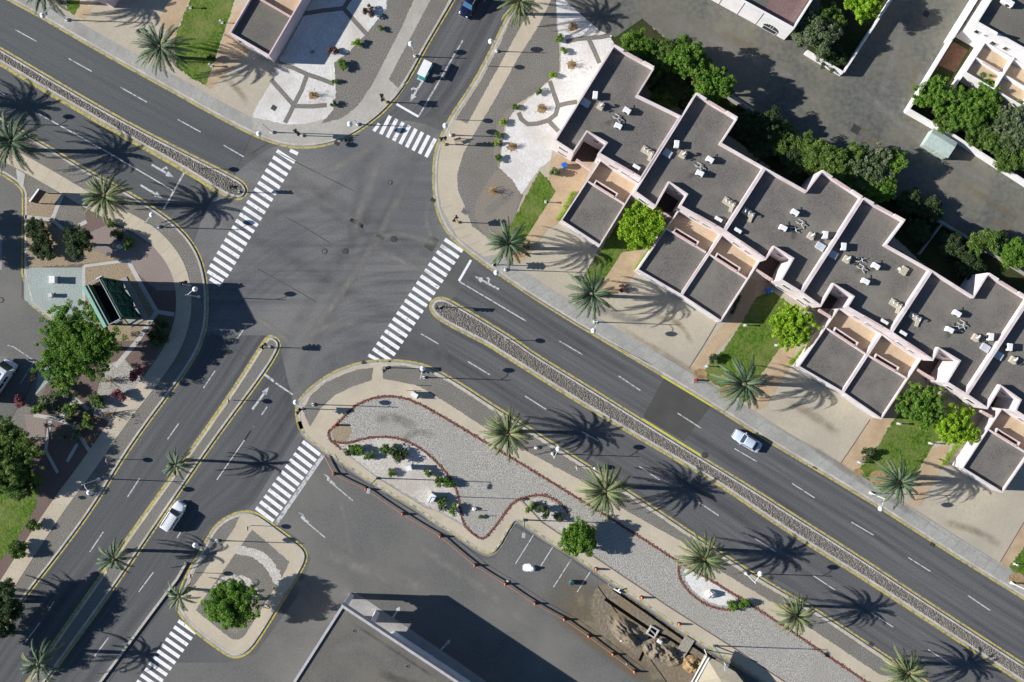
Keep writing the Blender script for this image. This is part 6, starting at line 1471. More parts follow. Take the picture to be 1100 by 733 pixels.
for x, y, av, lab in [
 (72.6, 22, (-6, 8), 'tall globe lamp at the top left kerb before the small tan path'),
 (292.5, 142.5, (-3, 9), 'tall globe lamp on the pavement above the left crosswalk'),
 (214, 319, (6, -4), 'tall globe lamp standing in the billboard shadow'),
 (171, 244, (8, -8), 'tall globe lamp on the verge right of the white pavement palm, west corner'),
 (-20, 132, (5, -9), 'tall globe lamp off the left edge that throws a globe shadow on the avenue'),
 (543, 290, (-9, 6), 'tall globe lamp at the kerb below the palm on the bend'),
 (638.5, 346, (-4, 9), 'tall globe lamp at the kerb below the second driveway palm'),
 (934.7, 529.5, (-4, 9), 'tall globe lamp at the kerb below the blue green leaning palm'),
 (801, 616, (5.5, -10), 'tall globe lamp on the verge between the two lower right palms'),
 (593.5, 487.5, (4, -9), 'tall globe lamp on the verge above the pale gravel, near the round plate sign'),
 (455.5, 405.5, (2, -9), 'tall globe lamp by the ramp of the right crosswalk'),
 (336.7, 434.5, (-12, -6), 'tall globe lamp at the western tip of the pale gravel garden block'),
 (107, 514.5, (5, 6), 'tall globe lamp on the southwest verge across from the thin palm'),
 (233.6, 580.5, (-12, -4), 'tall globe lamp at the upper left kerb of the island'),
 (1086, 626, (-4, 9), 'tall globe lamp at the right edge before the last tan path')]:
    LT.put((P(x, y).x, P(x, y).y, Z1), ang_px(av), lab)
for x, y, av, lab in [
 (384.5, 134, (-3, 3), 'short globe lamp on the pavement corner left of the upper crosswalk'),
 (446, 61, (-2, -6), 'short globe lamp on the gravel verge beside the teal cart'),
 (533.5, 55.5, (-6.5, -4), 'short globe lamp on the east verge of the north street'),
 (484.5, 145.5, (-6, -7), 'short globe lamp right of the upper crosswalk')]:
    LS.put((P(x, y).x, P(x, y).y, Z1), ang_px(av), lab)
for x, y, av, lab in [
 (405.5, 513.6, (-1, 5), 'tall green street light on the walkway nearest the crosswalk'),
 (563, 558.5, (-1, 6), 'tall green street light at the corner of the parking bays'),
 (464.5, 532.7, (1, 0), 'tall green street light rising behind the tilted white cabinet'),
 (767, 693.6, (0, 8), 'tall street light beside the shade tent')]:
    LA.put((P(x, y).x, P(x, y).y, Z1), ang_px(av), lab, .8 if x == 464.5 else 1)

def round_sign(h=2.3):
    t = thing('road_sign', '', 'road sign')
    MB().tube((0, 0, -.02), (0, 0, h + .45), .05, .05, 8).build('post', 'lightgrey', t)
    MB().disc((.07, 0, h + .1), .38, 20, .03, (1, .15, 0)).build('sign_plate', 'acwhite', t)
    MB().tube((.088, .003, h + .1), (.1, .005, h + .1), .3, .3, 20).build('sign_face', 'red', t)
    return t
RS = Kind(round_sign(), 'round road signs')
for x, y, lab in [
 (523, 71.5, 'round sign on the east verge below the short globe lamp, north street'),
 (489, 129, 'round sign on the pavement just right of the upper crosswalk'),
 (618, 501, 'round sign on the verge left of the palm behind the light green tree'),
 (250, 430, 'round sign in the southwest median below its notch'),
 (121.5, 493, 'round sign on the southwest verge above the tall globe lamp'),
 (270, 564.5, 'round sign at the top tip of the island'),
 (210, 615, 'round sign on the verge along the left kerb of the island'),
 (543, 365, 'round sign among the cobbles near the tip of the right median'),
 (214, 181, 'round sign among the cobbles near the tip of the left median')]:
    RS.put((P(x, y).x, P(x, y).y, Z1), 0, lab)

def signal(h, post):
    t = thing('traffic_light', '', 'traffic light')
    MB().tube((0, 0, -.02), (0, 0, h + .6), .075, .06, 9).build('pole', post, t)
    MB().box((0, 0, .12), (.34, .34, .24)).build('base', post, t)
    for a in (0.5, 2.2):
        m4 = Matrix.Rotation(a, 4, 'Z'); b = MB(); b.box((.34, 0, h - .05), (.26, .34, 1.05), 0, m4, .03); b.box((.3, 0, h - .05), (.04, .62, 1.3), 0, m4); hb = b.build('signal_head', 'signal', t)
        for k, (z, mt) in enumerate(((.32, 'redlens'), (0, 'amber'), (-.32, 'greenlens'))):
            q = MB(); p0 = m4 @ Vector((.47, 0, h - .05 + z)); p1 = m4 @ Vector((.49, 0, h - .05 + z)); q.tube(p0, p1, .1, .1, 12); q.build('lens', mt, hb)
            q = MB()
            for s in np.linspace(0, math.pi, 7)[:-1]:
                t0, t1 = s, s + math.pi / 6
                pts = [m4 @ Vector((xx, .13 * math.cos(tt), h - .05 + z + .13 * math.sin(tt))) for xx, tt in ((.47, t0), (.68, t0), (.68, t1), (.47, t1))]; q.quad(*pts)
            q.build('visor', 'signal', hb)
    return t
SG = Kind(signal(3.1, 'ochre'), 'traffic lights round the junction'); SG2 = Kind(signal(3.1, 'lightgrey'), 'traffic lights round the junction')
for k, x, y, rz, lab in [
 (0, 415, 110, 2.0, 'traffic light on an ochre pole left of the upper crosswalk stop line'),
 (0, 478, 155.5, .4, 'traffic light on an ochre pole right of the upper crosswalk'),
 (0, 492, 239, 1.2, 'traffic light on an ochre pole above the right crosswalk'),
 (1, 257, 206.5, .2, 'traffic light at the tip of the left cobbled median'),
 (1, 473.6, 330, 3.3, 'traffic light at the tip of the right cobbled median'),
 (1, 290, 373, 1.0, 'traffic light at the tip of the southwest median'),
 (1, 324.5, 439, 4.2, 'traffic light at the west tip of the centre block'),
 (1, 205, 307, .5, 'traffic light in the billboard shadow on the west corner'),
 (1, 416, 395, 4.0, 'traffic light beside the ramp of the right crosswalk'),
 (1, 325, 146, 2.5, 'traffic light right of the tall globe lamp above the left crosswalk'),
 (1, 530, 284.5, 5.0, 'traffic light half hidden by the palm on the bend')]:
    (SG, SG2)[k].put((P(x, y).x, P(x, y).y, Z1), rz, lab)
t = thing('frame_bench', 'small reddish wooden frame standing on the pavement near the ochre traffic light', 'bench', P(492, 152, Z1), .3)
for x in (-.45, .45):
    for y in (-.28, .28): MB().box((x, y, .3), (.09, .09, .6)).build('leg', 'redwood', t)
for y in (-.2, .0, .2): MB().box((0, y, .63), (1.1, .16, .05)).build('slat', 'sackwood' if 'sackwood' in M else 'wood', t)
MB().box((0, .3, .85), (1.1, .07, .35)).build('backrest', 'redwood', t)

# bollard lights on the lawns
def bollard():
    t = thing('garden_light', '', 'garden light')
    MB().box((0, 0, .06), (.36, .36, .12)).build('base', 'lightgrey', t); MB().tube((0, 0, .12), (0, 0, .85), .07, .07, 10).build('post', 'pole', t)
    MB().tube((0, 0, .85), (0, 0, 1.1), .13, .13, 12).build('lantern', 'globe', t); MB().tube((0, 0, 1.1), (0, 0, 1.16), .2, .14, 12).build('cap', 'grey', t); return t
BL = Kind(bollard(), 'white garden lights on the lawns')
for x, y, lab in [(922, 496.5, 'garden light at the soil corner of the right hand lawn'), (758.5, 393.6, 'garden light at the soil corner of the middle lawn'), (799.5, 349.6, 'garden light at the upper left of the middle lawn'), (833, 371, 'garden light where the middle lawn meets the tan path'), (586, 217.5, 'garden light by the tan path of the first narrow lawn'), (239, 25, 'garden light on the tan path beside the villa garage'), (227.5, 71.5, 'garden light below the dark bush on the upper left lawn'), (998, 476, 'garden light under the yellower round tree'), (964, 455, 'garden light at the top corner of the right hand lawn'), (1089, 605.5, 'garden light on the lawn corner at the right edge'), (564, 272.5, 'garden light beside the palm on the bend'), (205, 9, 'garden light at the top of the upper left lawn')]:
    BL.put((P(x, y).x, P(x, y).y, Z1), 0, lab)

# orange delineators and their tape
def cone_post():
    t = thing('delineator', '', 'bollard')
    MB().tube((0, 0, 0), (0, 0, .1), .3, .27, 14).build('base', 'rubber', t)
    mb = MB(); mb.path([(0, 0, .1), (0, 0, .5), (0, 0, .9), (0, 0, .95)], [.2, .17, .15, .1], 14); mb.build('post', 'orange', t)
    MB().tube((0, 0, .55), (0, 0, .67), .178, .172, 14).build('band', 'acwhite', t); MB().ball((0, 0, .98), .1, 10, 6).build('knob', 'orange', t); return t
CP = Kind(cone_post(), 'orange delineators of the road works')
LINE = [(359, 509), (393.6, 525.5), (432.7, 552), (473, 576), (510, 607), (542.7, 627), (574.5, 648), (606, 665), (632, 683), (658, 702.5), (681, 721)]
for k, (x, y) in enumerate(LINE): CP.put(P(x, y, .018), k, f"{ORD[k]} orange delineator along the drooping barrier tape, counted from the crosswalk")
for k, (x, y) in enumerate([(606, 591), (640, 611), (689, 641.5), (729, 670)]): CP.put((P(x, y).x, P(x, y).y, Z1), k, f"{ORD[k]} orange delineator on the walkway beside the trench, counted from the light green tree")
L2 = [(348, 488)] + LINE
mb = MB()
for (a, b) in zip(L2, L2[1:]):
    pts = [lerp(a, b, s) for s in np.linspace(0, 1, 7)]
    for i in range(6):
        z0, z1 = .5 - .06 * math.sin(math.pi * i / 6), .5 - .06 * math.sin(math.pi * (i + 1) / 6)
        p, q = P(*pts[i], 0), P(*pts[i + 1], 0); d = (q - p).normalized(); n = Vector((-d.y, d.x, 0)) * .05
        mb.quad(p - n + Vector((0, 0, z0 - .1)), q - n + Vector((0, 0, z1 - .1)), q + n + Vector((0, 0, z1 + .08)), p + n + Vector((0, 0, z0 + .08)))
o = mb.build('barrier_net', 'net'); md = o.modifiers.new('m', 'SOLIDIFY'); md.thickness = .02
tag(o, 'orange plastic barrier net strung between the delineators', 'barrier net')
o = MB()
for a, b in zip(L2, L2[1:]): o.tube(P(*a, .88), P(*b, .88), .02, .02, 6)
tag(o.build('barrier_rope', 'dark'), 'dark rope tied along the tops of the delineators', 'rope')

# ------------------------------------------------------------------ street fittings
def manhole(x, y, r, lab, mat='cover', sq=False):
    c = P(x, y, .016); t = thing('manhole_cover', lab, 'manhole cover', c, 0, 'manhole covers')
    mb = MB()
    if sq: mb.box((c.x, c.y, c.z + .012), (r * 2, r * 2, .024), ROW)
    else: mb.disc(c, r, 24, .02)
    mb.build('frame', 'iron', t); mb = MB()
    if sq: mb.box((c.x, c.y, c.z + .03), (r * 1.7, r * 1.7, .02), ROW)
    else: mb.disc((c.x, c.y, c.z + .022), r * .68, 20, .012)
    mb.build('lid', mat, t)
manhole(419, 196, .36, 'round manhole cover nearest the upper crosswalk'); manhole(423, 257, .5, 'dark round manhole cover in the junction left of the right crosswalk', 'iron'); manhole(371, 270, .48, 'dark round manhole cover at the centre of the junction', 'iron'); manhole(348.6, 270, .42, 'pale round manhole cover at the centre of the junction')
manhole(132, 720, .5, 'round manhole cover beside the bottom left crosswalk'); manhole(757, 489, .5, 'round manhole cover by the median kerb near the asphalt patch', 'iron'); manhole(725, 485, .5, 'round cover set among the cobbles of the right median'); manhole(1, 322.5, .45, 'round manhole cover in the west parking lot', 'lot')
def plate(x, y, z, s, lab, mat='iron', rz=ROW):
    c = P(x, y, z); t = thing('ground_plate', lab, 'drain cover', c, 0, 'square ground plates'); MB().box((c.x, c.y, z + .015), (s, s, .03), rz).build('frame', mat, t)
    for k in range(-2, 3): MB().box((c.x + k * s * .17 * math.cos(rz), c.y + k * s * .17 * math.sin(rz), z + .038), (s * .08, s * .8, .016), rz).build('bar', 'dark', t)
plate(919, 139, Z1 + .02, 1.3, 'dark square plate in the alley asphalt'); plate(995, 15, Z1 + .02, .9, 'dark worn plate in the alley near the top edge'); plate(294, 116, Z1 + .03, .75, 'small grey plate in the upper left white gravel', 'cover')
plate(499, 227, Z1 + .03, .95, 'square drain cover on the pavement edge right of the junction', 'greypave')
for k, (x, y, lab) in enumerate([(1001.5, 585, 'kerb drain below the rightmost driveway'), (361.5, 154, 'kerb drain left of the upper crosswalk bend'), (373, 152, 'kerb drain next to its twin at the upper left bend'), (391, 390, 'kerb drain left of the right crosswalk end'), (876, 501.5, 'kerb drain below the third driveway'), (465, 215, 'kerb drain at the east bend of the junction'), (828, 621, 'kerb drain below the double headed lamp'), (936, 692, 'kerb drain above the lowest right palm')]):
    c = P(x, y, .02); t = thing('kerb_drain', lab, 'drain', c, 0, 'kerb drains'); MB().box((c.x, c.y, .03), (.75, .55, .04), ROW).build('frame', 'iron', t)
    for s in (-.2, 0, .2): MB().box((c.x + s * math.cos(ROW), c.y + s * math.sin(ROW), .056), (.09, .42, .014), ROW).build('bar', 'dark', t)
# utility cabinets, rocks, hydrant
def cabinet(x, y, sz, rz, lab, name='utility_cabinet', cat='cabinet', mat='acwhite'):
    c = P(x, y, 0); t = thing(name, lab, cat, (c.x, c.y, Z1), rz); w, d, h = sz; t['_o'] = [0, 0, 0]
    MB().box((0, 0, h / 2 + .08), (w, d, h), 0, None, .03).build('cabinet_body', mat, t); MB().box((0, 0, .05), (w + .2, d + .2, .1)).build('plinth', 'greypave', t)
    for s in (-1, 1): MB().box((s * w * .24, -d / 2 - .012, h / 2 + .08), (w * .44, .03, h * .85)).build('door', mat, t)
    MB().box((0, 0, h + .11), (w + .08, d + .08, .07)).build('lid', mat, t)
cabinet(440.5, 501.5, (.7, .6, 1.7), .3, 'slim white kiosk in the white gravel bed', 'kiosk', 'kiosk')
cabinet(464, 534, (1.3, .9, 1.15), 1.0, 'tilted looking white cabinet in front of a tall green street light')
cabinet(446, 424, (.95, .6, 1.1), ROW, 'white cabinet on the sandy pavement beside the brick edging')
cabinet(60, 301, (.8, 1.0, 1.15), 0, 'white topped box on the blue grey gravel', 'utility_box', 'utility box')
cabinet(57, 317.5, (.5, .5, .8), .2, 'smaller grey box on the blue grey gravel', 'utility_box', 'utility box', 'lightgrey')
def rock(x, y, r, lab, seed, mat='rock'):
    c = P(x, y, 0); t = thing('boulder', lab, 'rock', (c.x, c.y, Z1)); t['_o'] = [0, 0, 0]; rr = random.Random(seed); MB().ball((0, 0, r * .45), r, 11, 7, (1, .8, .75), .16, rr).build('stone', mat, t)
    MB().ball((r * .9, -r * .3, r * .2), r * .4, 9, 6, (1, .9, .7), .16, rr).build('chip', mat, t)
rock(762.5, 637.5, .85, 'white boulder in the gravel oval with red edging', 1); rock(510, 546.5, .4, 'small white boulder on the pale gravel by the tiny bush', 2); rock(394, 487.5, .5, 'white stone between the bushes nearest the junction', 3); rock(598, 556, .45, 'white stone in the arched bed', 4); rock(575, 541, .45, 'dark stone in the arched bed', 5, 'cover'); rock(576, 481, .35, 'small pale stone on the verge left of the globe lamp', 6); rock(129, 265, .45, 'pale stone in the shade right of the dark rounded tree', 7); rock(124, 264, .4, 'brown stone in the shade right of the dark rounded tree', 8, 'wood'); rock(639, 503, .3, 'pale stone beside the round sign post', 9)
def hydrant(x, y, lab):
    c = P(x, y, 0); t = thing('fire_hydrant', lab, 'hydrant', (c.x, c.y, Z1)); t['_o'] = [0, 0, 0]; MB().tube((0, 0, 0), (0, 0, .12), .26, .26, 12).build('flange', 'red', t); MB().tube((0, 0, .12), (0, 0, .85), .17, .16, 12).build('barrel', 'red', t); MB().ball((0, 0, .87), .18, 12, 7).build('bonnet', 'red', t)
    for s in (-1, 1): MB().tube((s * .14, 0, .62), (s * .32, 0, .62), .085, .085, 10).build('nozzle', 'red', t)
hydrant(361.5, 456.5, 'dark red hydrant at the western tip of the brick edging'); hydrant(747, 408.5, 'red hydrant on the pavement above the fresh asphalt patch')
def post(x, y, h, lab):
    c = P(x, y, 0); t = thing('marker_post', lab, 'post', (c.x, c.y, Z1), 0, 'slim marker posts'); t['_o'] = [0, 0, 0]; MB().tube((0, 0, 0), (0, 0, h), .05, .045, 8).build('shaft', 'lightgrey', t); MB().box((0, 0, h + .02), (.12, .12, .05)).build('cap', 'dark', t)
for x, y, h, lab in ((448.5, 414, .95, 'marker post above the white cabinet on the sandy pavement'), (454, 428, .95, 'marker post below the white cabinet on the sandy pavement'), (438, 419.5, .9, 'marker post left of the white cabinet on the sandy pavement'), (511, 548, .8, 'left short post by the tiny bush on the pale gravel'), (521, 554, .8, 'right short post by the tiny bush on the pale gravel'), (283, 374, 1.1, 'dark post at the left side of the southwest median tip'), (744, 411, .8, 'white stub post beside the red hydrant')): post(x, y, h, lab)
# bins
def bin_(x, y, lab, mat='bin'):
    c = P(x, y, 0); t = thing('wheeled_bin', lab, 'bin', (c.x, c.y, Z1), .4)
    mb = MB(); mb.add([(-.26, -.28, .08), (.26, -.28, .08), (.26, .28, .08), (-.26, .28, .08), (-.34, -.36, .98), (.34, -.36, .98), (.34, .36, .98), (-.34, .36, .98)], [(3, 2, 1, 0), (4, 5, 6, 7), (0, 1, 5, 4), (1, 2, 6, 5), (2, 3, 7, 6), (3, 0, 4, 7)]); mb.build('tub', mat, t)
    MB().box((0, .02, 1.02), (.76, .82, .09), 0, None, .02).build('lid', mat, t); MB().tube((-.3, .42, .98), (.3, .42, .98), .03, .03, 6).build('handle', mat, t)
    for s in (-1, 1): MB().tube((s * .24, .3, .1), (s * .32, .3, .1), .1, .1, 12).build('wheel', 'rubber', t)
bin_(606, 179, 'blue wheeled bin at the corner of the westernmost house'); bin_(824.5, 312.5, 'blue wheeled bin in the shade before the fourth house')
c = P(614, 625.5, .02); t = thing('barrel', 'teal barrel standing at the end of a parking bay line', 'barrel', c)
mb = MB(); mb.path([(c.x, c.y, c.z), (c.x, c.y, c.z + .3), (c.x, c.y, c.z + .34), (c.x, c.y, c.z + .6), (c.x, c.y, c.z + .64), (c.x, c.y, c.z + .95)], [.36, .36, .39, .36, .39, .36], 18); mb.build('drum', 'barrel', t); MB().disc((c.x, c.y, c.z + .952), .31, 18, .02).build('lid', 'dark', t)
c = P(571, 610.5, .02); t = thing('sand_sack', 'split white sack with spilled powder on the parking bay', 'sack', c)
rr = random.Random(4); MB().ball((c.x, c.y, c.z + .3), .55, 14, 9, (1.1, .85, .6), .1, rr).build('bag', 'sack', t); MB().ball((c.x - .6, c.y + .1, c.z), .6, 14, 8, (1.2, 1.0, .12), .2, rr).build('powder', 'sack', t); MB().ball((c.x + .2, c.y + .1, c.z + .68), .2, 8, 6, (1, 1, 1), .1, rr).build('tie', 'sack', t)
# works: spoil heaps, chamber, slab, plank, pipe
from mathutils import noise
def heap(x, y, rx, ry, h, lab, seed, ang=0.0, mat='dirt'):
    c = P(x, y, .01); t = thing('spoil_heap', lab, 'dirt heap', c); r = np.random.default_rng(seed); n = 40; mb = MB(); ph = r.uniform(0, 6, 8)
    for j in range(n + 1):
        for i in range(n + 1):
            u, v = i / n * 2 - 1, j / n * 2 - 1; d = math.hypot(u, v); q_ = Vector((u * 2 + seed, v * 2, 0)); k = max(0, 1 - d ** 1.3) * (.75 + 1.1 * noise.noise(q_) + .45 * noise.noise(q_ * 2.7) + .12 * noise.noise(q_ * 6)); k = max(0, k) if d < 1 else 0
            X, Y = u * rx, v * ry; mb.v.append((c.x + X * math.cos(ang) - Y * math.sin(ang), c.y + X * math.sin(ang) + Y * math.cos(ang), .006 + h * k))
    for j in range(n):
        for i in range(n): a = j * (n + 1) + i; mb.f.append((a, a + 1, a + n + 2, a + n + 1))
    mb.build('soil', mat, t, True)
heap(673, 679, 3.9, 1.8, 1.1, 'long brown spoil heap left of the concrete chamber', 3, ROW - .2); heap(703, 698, 2.0, 1.6, .9, 'rounded spoil heap below the concrete chamber', 5, ROW); heap(720, 703, 2.3, 1.8, 1.0, 'spoil heap next to the wooden plank bridge', 7, ROW); heap(744, 714, 1.8, 1.4, .8, 'yellowish spoil heap beside the shade tent', 9, ROW, 'soil')
c = P(701, 678.5, .02); t = thing('pipe_chamber', 'square concrete chamber open at the crossing of the trenches', 'chamber', c)
mb = MB(); W4 = [(-.75, -.75), (.75, -.75), (.75, .75), (-.75, .75)]; rot = lambda p: (c.x + p[0] * math.cos(ROW) - p[1] * math.sin(ROW), c.y + p[0] * math.sin(ROW) + p[1] * math.cos(ROW))
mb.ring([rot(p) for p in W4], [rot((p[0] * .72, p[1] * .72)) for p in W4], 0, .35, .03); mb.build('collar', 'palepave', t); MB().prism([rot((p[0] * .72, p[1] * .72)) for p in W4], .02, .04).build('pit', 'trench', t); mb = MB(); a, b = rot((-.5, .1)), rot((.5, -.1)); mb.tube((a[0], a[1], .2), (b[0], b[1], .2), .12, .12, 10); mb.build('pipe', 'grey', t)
c = P(708.5, 689, .3); t = thing('concrete_block', 'bright white block lying beside the concrete chamber', 'block', c, ROW); MB().box((0, 0, .15), (.75, .6, .35), 0, None, .04).build('block', 'rock', t); MB().box((0, 0, .345), (.4, .3, .03)).build('cap', 'acwhite', t)
c = P(735.5, 694.5, .03); t = thing('plank_bridge', 'grey wooden plank bridge laid across the trench', 'plank', c, ROW + math.pi / 2)
for k in range(4): MB().box((0, (k - 1.5) * .4, .16), (3.1, .38, .08)).build('plank', 'lightwood' if 'lightwood' in M else 'wood', t)
for s in (-1, 1): MB().box((s * 1.2, 0, .07), (.14, 1.6, .1)).build('batten', 'wood', t)
t = thing('pipe', 'white pipe end sticking out of the trench by the last bay line', 'pipe', P(662, 634, .1)); MB().tube(P(659.5, 632.5, .22), P(667, 637, .3), .13, .13, 12).build('tube', 'acwhite', t); MB().tube(P(664, 634.5, .2), P(666, 633, .7), .1, .1, 10).build('riser', 'acwhite', t)
rr = random.Random(9)
for k, (x, y) in enumerate([(667, 687), (545, 624.6), (674, 713), (541, 592), (757, 639)][:3]):
    c = P(x, y, .02); t = thing('rubble', ['pale rubble lump on the long spoil heap', 'white rubble lump beside the sixth delineator', 'white rubble lump between the last delineators'][k], 'rubble', c); MB().ball((c.x, c.y, c.z + (.9 if k == 0 else .08)), .2, 9, 6, (1.2, .9, .7), .2, rr).build('lump', 'rock', t); MB().ball((c.x + .25, c.y, c.z + (.85 if k == 0 else .04)), .1, 7, 5, (1, 1, .7), .2, rr).build('chip', 'rock', t)

# ------------------------------------------------------------------ vehicles
def loft(mb, secs):
    """skin through a list of closed sections with equal point counts"""
    n = len(secs[0]); o = len(mb.v)
    for s in secs: mb.v += [tuple(p) for p in s]
    for k in range(len(secs) - 1):
        for i in range(n): j = (i + 1) % n; mb.f.append((o + k * n + i, o + k * n + j, o + (k + 1) * n + j, o + (k + 1) * n + i))
    mb.f.append(tuple(o + i for i in range(n))[::-1]); mb.f.append(tuple(o + (len(secs) - 1) * n + i for i in range(n)))
def wheel(parent, x, y, r, w):
    s = 1 if y > 0 else -1
    t_ = MB(); t_.tube((x, y - w / 2, r), (x, y + w / 2, r), r, r, 20); tw = t_.build('wheel', 'rubber', parent)
    MB().tube((x, y + s * w / 2, r), (x, y + s * (w / 2 + .015), r), r * .62, r * .58, 16).build('rim', 'chrome', tw)
def car(name, label, loc, rz, L=4.6, W=1.78, Hc=1.45, kind='sedan', paint='carwhite', screen='screenglass', cat='car'):
    t = thing(name, label, cat, loc, rz); hl = L / 2; zb = .22; zs = Hc * .6            # x forward
    def sec(x, w, z0, z1): 
        w /= 2; r = .13
        return [(x, -w * .92, z0), (x, -w, z0 + .16), (x, -w, z1 - .2), (x, -w + .07, z1 - .07), (x, -w + .22, z1), (x, -w * .35, z1 + .03), (x, w * .35, z1 + .03), (x, w - .22, z1), (x, w - .07, z1 - .07), (x, w, z1 - .2), (x, w, z0 + .16), (x, w * .92, z0)]
    zh = zs * (.94 if kind == 'sedan' else .98)
    prof = [(-hl, .68, .36, zs - .24), (-hl + .08, .84, .28, zs - .1), (-hl + .3, .93, zb, zs - .02), (-hl + .9, 1, zb, zs), (-.4, 1, zb, zs), (hl - 1.5, 1, zb, zh), (hl - .75, .96, zb, zh - .05), (hl - .28, .87, zb + .02, zh - .15), (hl - .07, .74, .3, zh - .25), (hl, .58, .36, zh - .34)]
    mb = MB(); loft(mb, [sec(x, W * k, a, b) for x, k, a, b in prof]); mb.build('body', paint, t, True)
    # greenhouse
    if kind == 'sedan': xs = (-hl + .62, -hl + 1.28, .42, hl - 1.32)
    elif kind == 'wagon': xs = (-hl + .12, -hl + .36, .55, hl - 1.35)
    else: xs = (-hl + .1, -hl + .3, .62, hl - 1.25)
    wb, wt = W - .16, W - .46
    def gh(ins, zlo, zhi, xo):
        b = [(xs[0] - xo, -wb / 2 + ins), (xs[3] + xo, -wb / 2 + ins), (xs[3] + xo, wb / 2 - ins), (xs[0] - xo, wb / 2 - ins)]
        c_ = [(xs[1] - xo * .2, -wt / 2 + ins), (xs[2] + xo * .2, -wt / 2 + ins), (xs[2] + xo * .2, wt / 2 - ins), (xs[1] - xo * .2, wt / 2 - ins)]
        return b, c_
    b, c_ = gh(0, 0, 0, 0); mb = MB(); vs = [(x, y, zs - .05) for x, y in b] + [(x, y, Hc - .05) for x, y in c_]
    mb.add(vs, [(0, 1, 5, 4), (1, 2, 6, 5), (2, 3, 7, 6), (3, 0, 4, 7)])
    cab = mb.build('cabin', paint, t)
    def face(name, i0, i1, fa, fb, za, zb_, mat):
        p = [Vector(vs[i0]), Vector(vs[i1]), Vector(vs[i1 + 4]), Vector(vs[i0 + 4])]
        def at(u, v): return (p[0].lerp(p[1], u)).lerp(p[3].lerp(p[2], u), v)
        q = [at(fa, za), at(fb, za), at(fb, zb_), at(fa, zb_)]; nn = (q[1] - q[0]).cross(q[3] - q[0]).normalized() * .012
        m_ = MB(); m_.add([v + nn for v in q] + [v - nn for v in q], [(0, 1, 2, 3), (7, 6, 5, 4), (0, 4, 5, 1), (1, 5, 6, 2), (2, 6, 7, 3), (3, 7, 4, 0)]); m_.build(name, mat, t)
    face('windscreen', 1, 2, .05, .95, .1, .97, screen); face('rear_window', 3, 0, .07, .93, .16 if kind != 'sedan' else .1, .93, screen)
    for i0, i1 in ((0, 1), (2, 3)):
        for fa, fb in ((.12, .36), (.39, .6), (.63, .86)): face('side_window', i0, i1, fa, fb, .16, .9, 'glass')
    mb = MB(); loft(mb, [[(x, y * k, z) for y, z in ((-wt / 2 - .03, Hc - .07), (-wt / 2 + .08, Hc - .015), (0, Hc + .015), (wt / 2 - .08, Hc - .015), (wt / 2 + .03, Hc - .07))] for x, k in ((xs[1] - .06, .94), (xs[1] + .1, 1), ((xs[1] + xs[2]) / 2, 1.0), (xs[2] - .1, 1), (xs[2] + .06, .95))]); mb.build('roof', paint, t, True)
    if kind != 'sedan':
        for s in (-1, 1): MB().box(((xs[1] + xs[2]) / 2, s * (wt / 2 - .08), Hc + .05), (xs[2] - xs[1] - .2, .05, .06)).build('roof_rail', 'grey', t)
        for k in range(5): MB().box(((xs[1] + xs[2]) / 2, (k - 2) * .2, Hc + .012), ((xs[2] - xs[1]) * .7, .03, .02)).build('roof_rib', paint, t)
    for s in (-1, 1):
        MB().box((hl - .17, s * W * .3, zh - .27), (.2, .36, .14), -s * .35, None, .02).build('headlight', 'lens', t)
        MB().box((-hl + .06, s * W * .33, zs - .2), (.1, .3, .16), s * .2, None, .02).build('tail_light', 'redlens', t)
        MB().box((xs[3] - .25, s * (W / 2 + .06), zs + .06), (.16, .2, .13), 0, None, .02).build('mirror', paint, t)
    MB().box((hl - .01, 0, .45), (.06, W * .5, .2)).build('grille', 'dark', t)
    MB().box((hl - .0, 0, .36), (.1, W * .72, .12), 0, None, .02).build('bumper', 'chrome' if kind == 'suv' else paint, t); MB().box((-hl, 0, .42), (.08, W * .6, .16), 0, None, .02).build('bumper', paint if kind == 'sedan' else 'dark', t)
    for x in (-hl + .88, hl - .88):
        for y in (-W / 2 + .1, W / 2 - .1): wheel(t, x, y, .33 if kind == 'sedan' else .38, .2)
    return t
def head(a, b): return math.atan2(-(b[1] - a[1]), b[0] - a[0])
car('sedan_car', 'silver blue sedan driving on the avenue below the middle lawn palm', P(801.5, 473.5, .01), head((819, 484), (786, 464)), 4.7, 1.8, 1.42, 'sedan', 'carsilver')
car('estate_car', 'white estate car with dark windscreen and roof rails on the southwest street', P(188, 554, .01), head((176, 572), (198, 538)), 4.9, 1.95, 1.8, 'wagon')
car('suv_car', 'dark navy off-road car at the top edge of the north street', P(506, 4, .01), head((516, -14), (492, 28)), 5.0, 1.95, 1.95, 'suv', 'carnavy', 'blueglass')
# small cart with a canopy
t = thing('utility_cart', 'small teal cart with flat white canopy on the north street', 'cart', P(457, 78, .01), head((462, 66), (450, 90)))
mb = MB(); loft(mb, [[(x, y * w, z) for y, z in ((-.62, .25), (-.62, h), (-.4, h + .06), (.4, h + .06), (.62, h), (.62, .25))] for x, w, h in ((-1.45, .9, .6), (-1.35, 1, .7), (-.2, 1, .62), (.0, 1, .3), (.75, 1, .3), (.85, 1, .7), (1.35, .94, .72), (1.55, .8, .5))]); mb.build('body', 'teal', t)
MB().box((-.15, 0, .72), (.5, 1.1, .2), 0, None, .04).build('seat', 'dark', t); MB().box((-.42, 0, 1.0), (.12, 1.1, .5), 0, None, .03).build('backrest', 'dark', t)
for x, y in ((1.0, -.55), (1.0, .55), (-1.1, -.55), (-1.1, .55)): MB().tube((x, y, .6), (x * .93, y * .98, 1.82), .03, .03, 7).build('post', 'lightgrey', t)
MB().box((-.12, 0, 1.88), (2.5, 1.35, .1), 0, None, .03).build('canopy', 'acwhite', t)
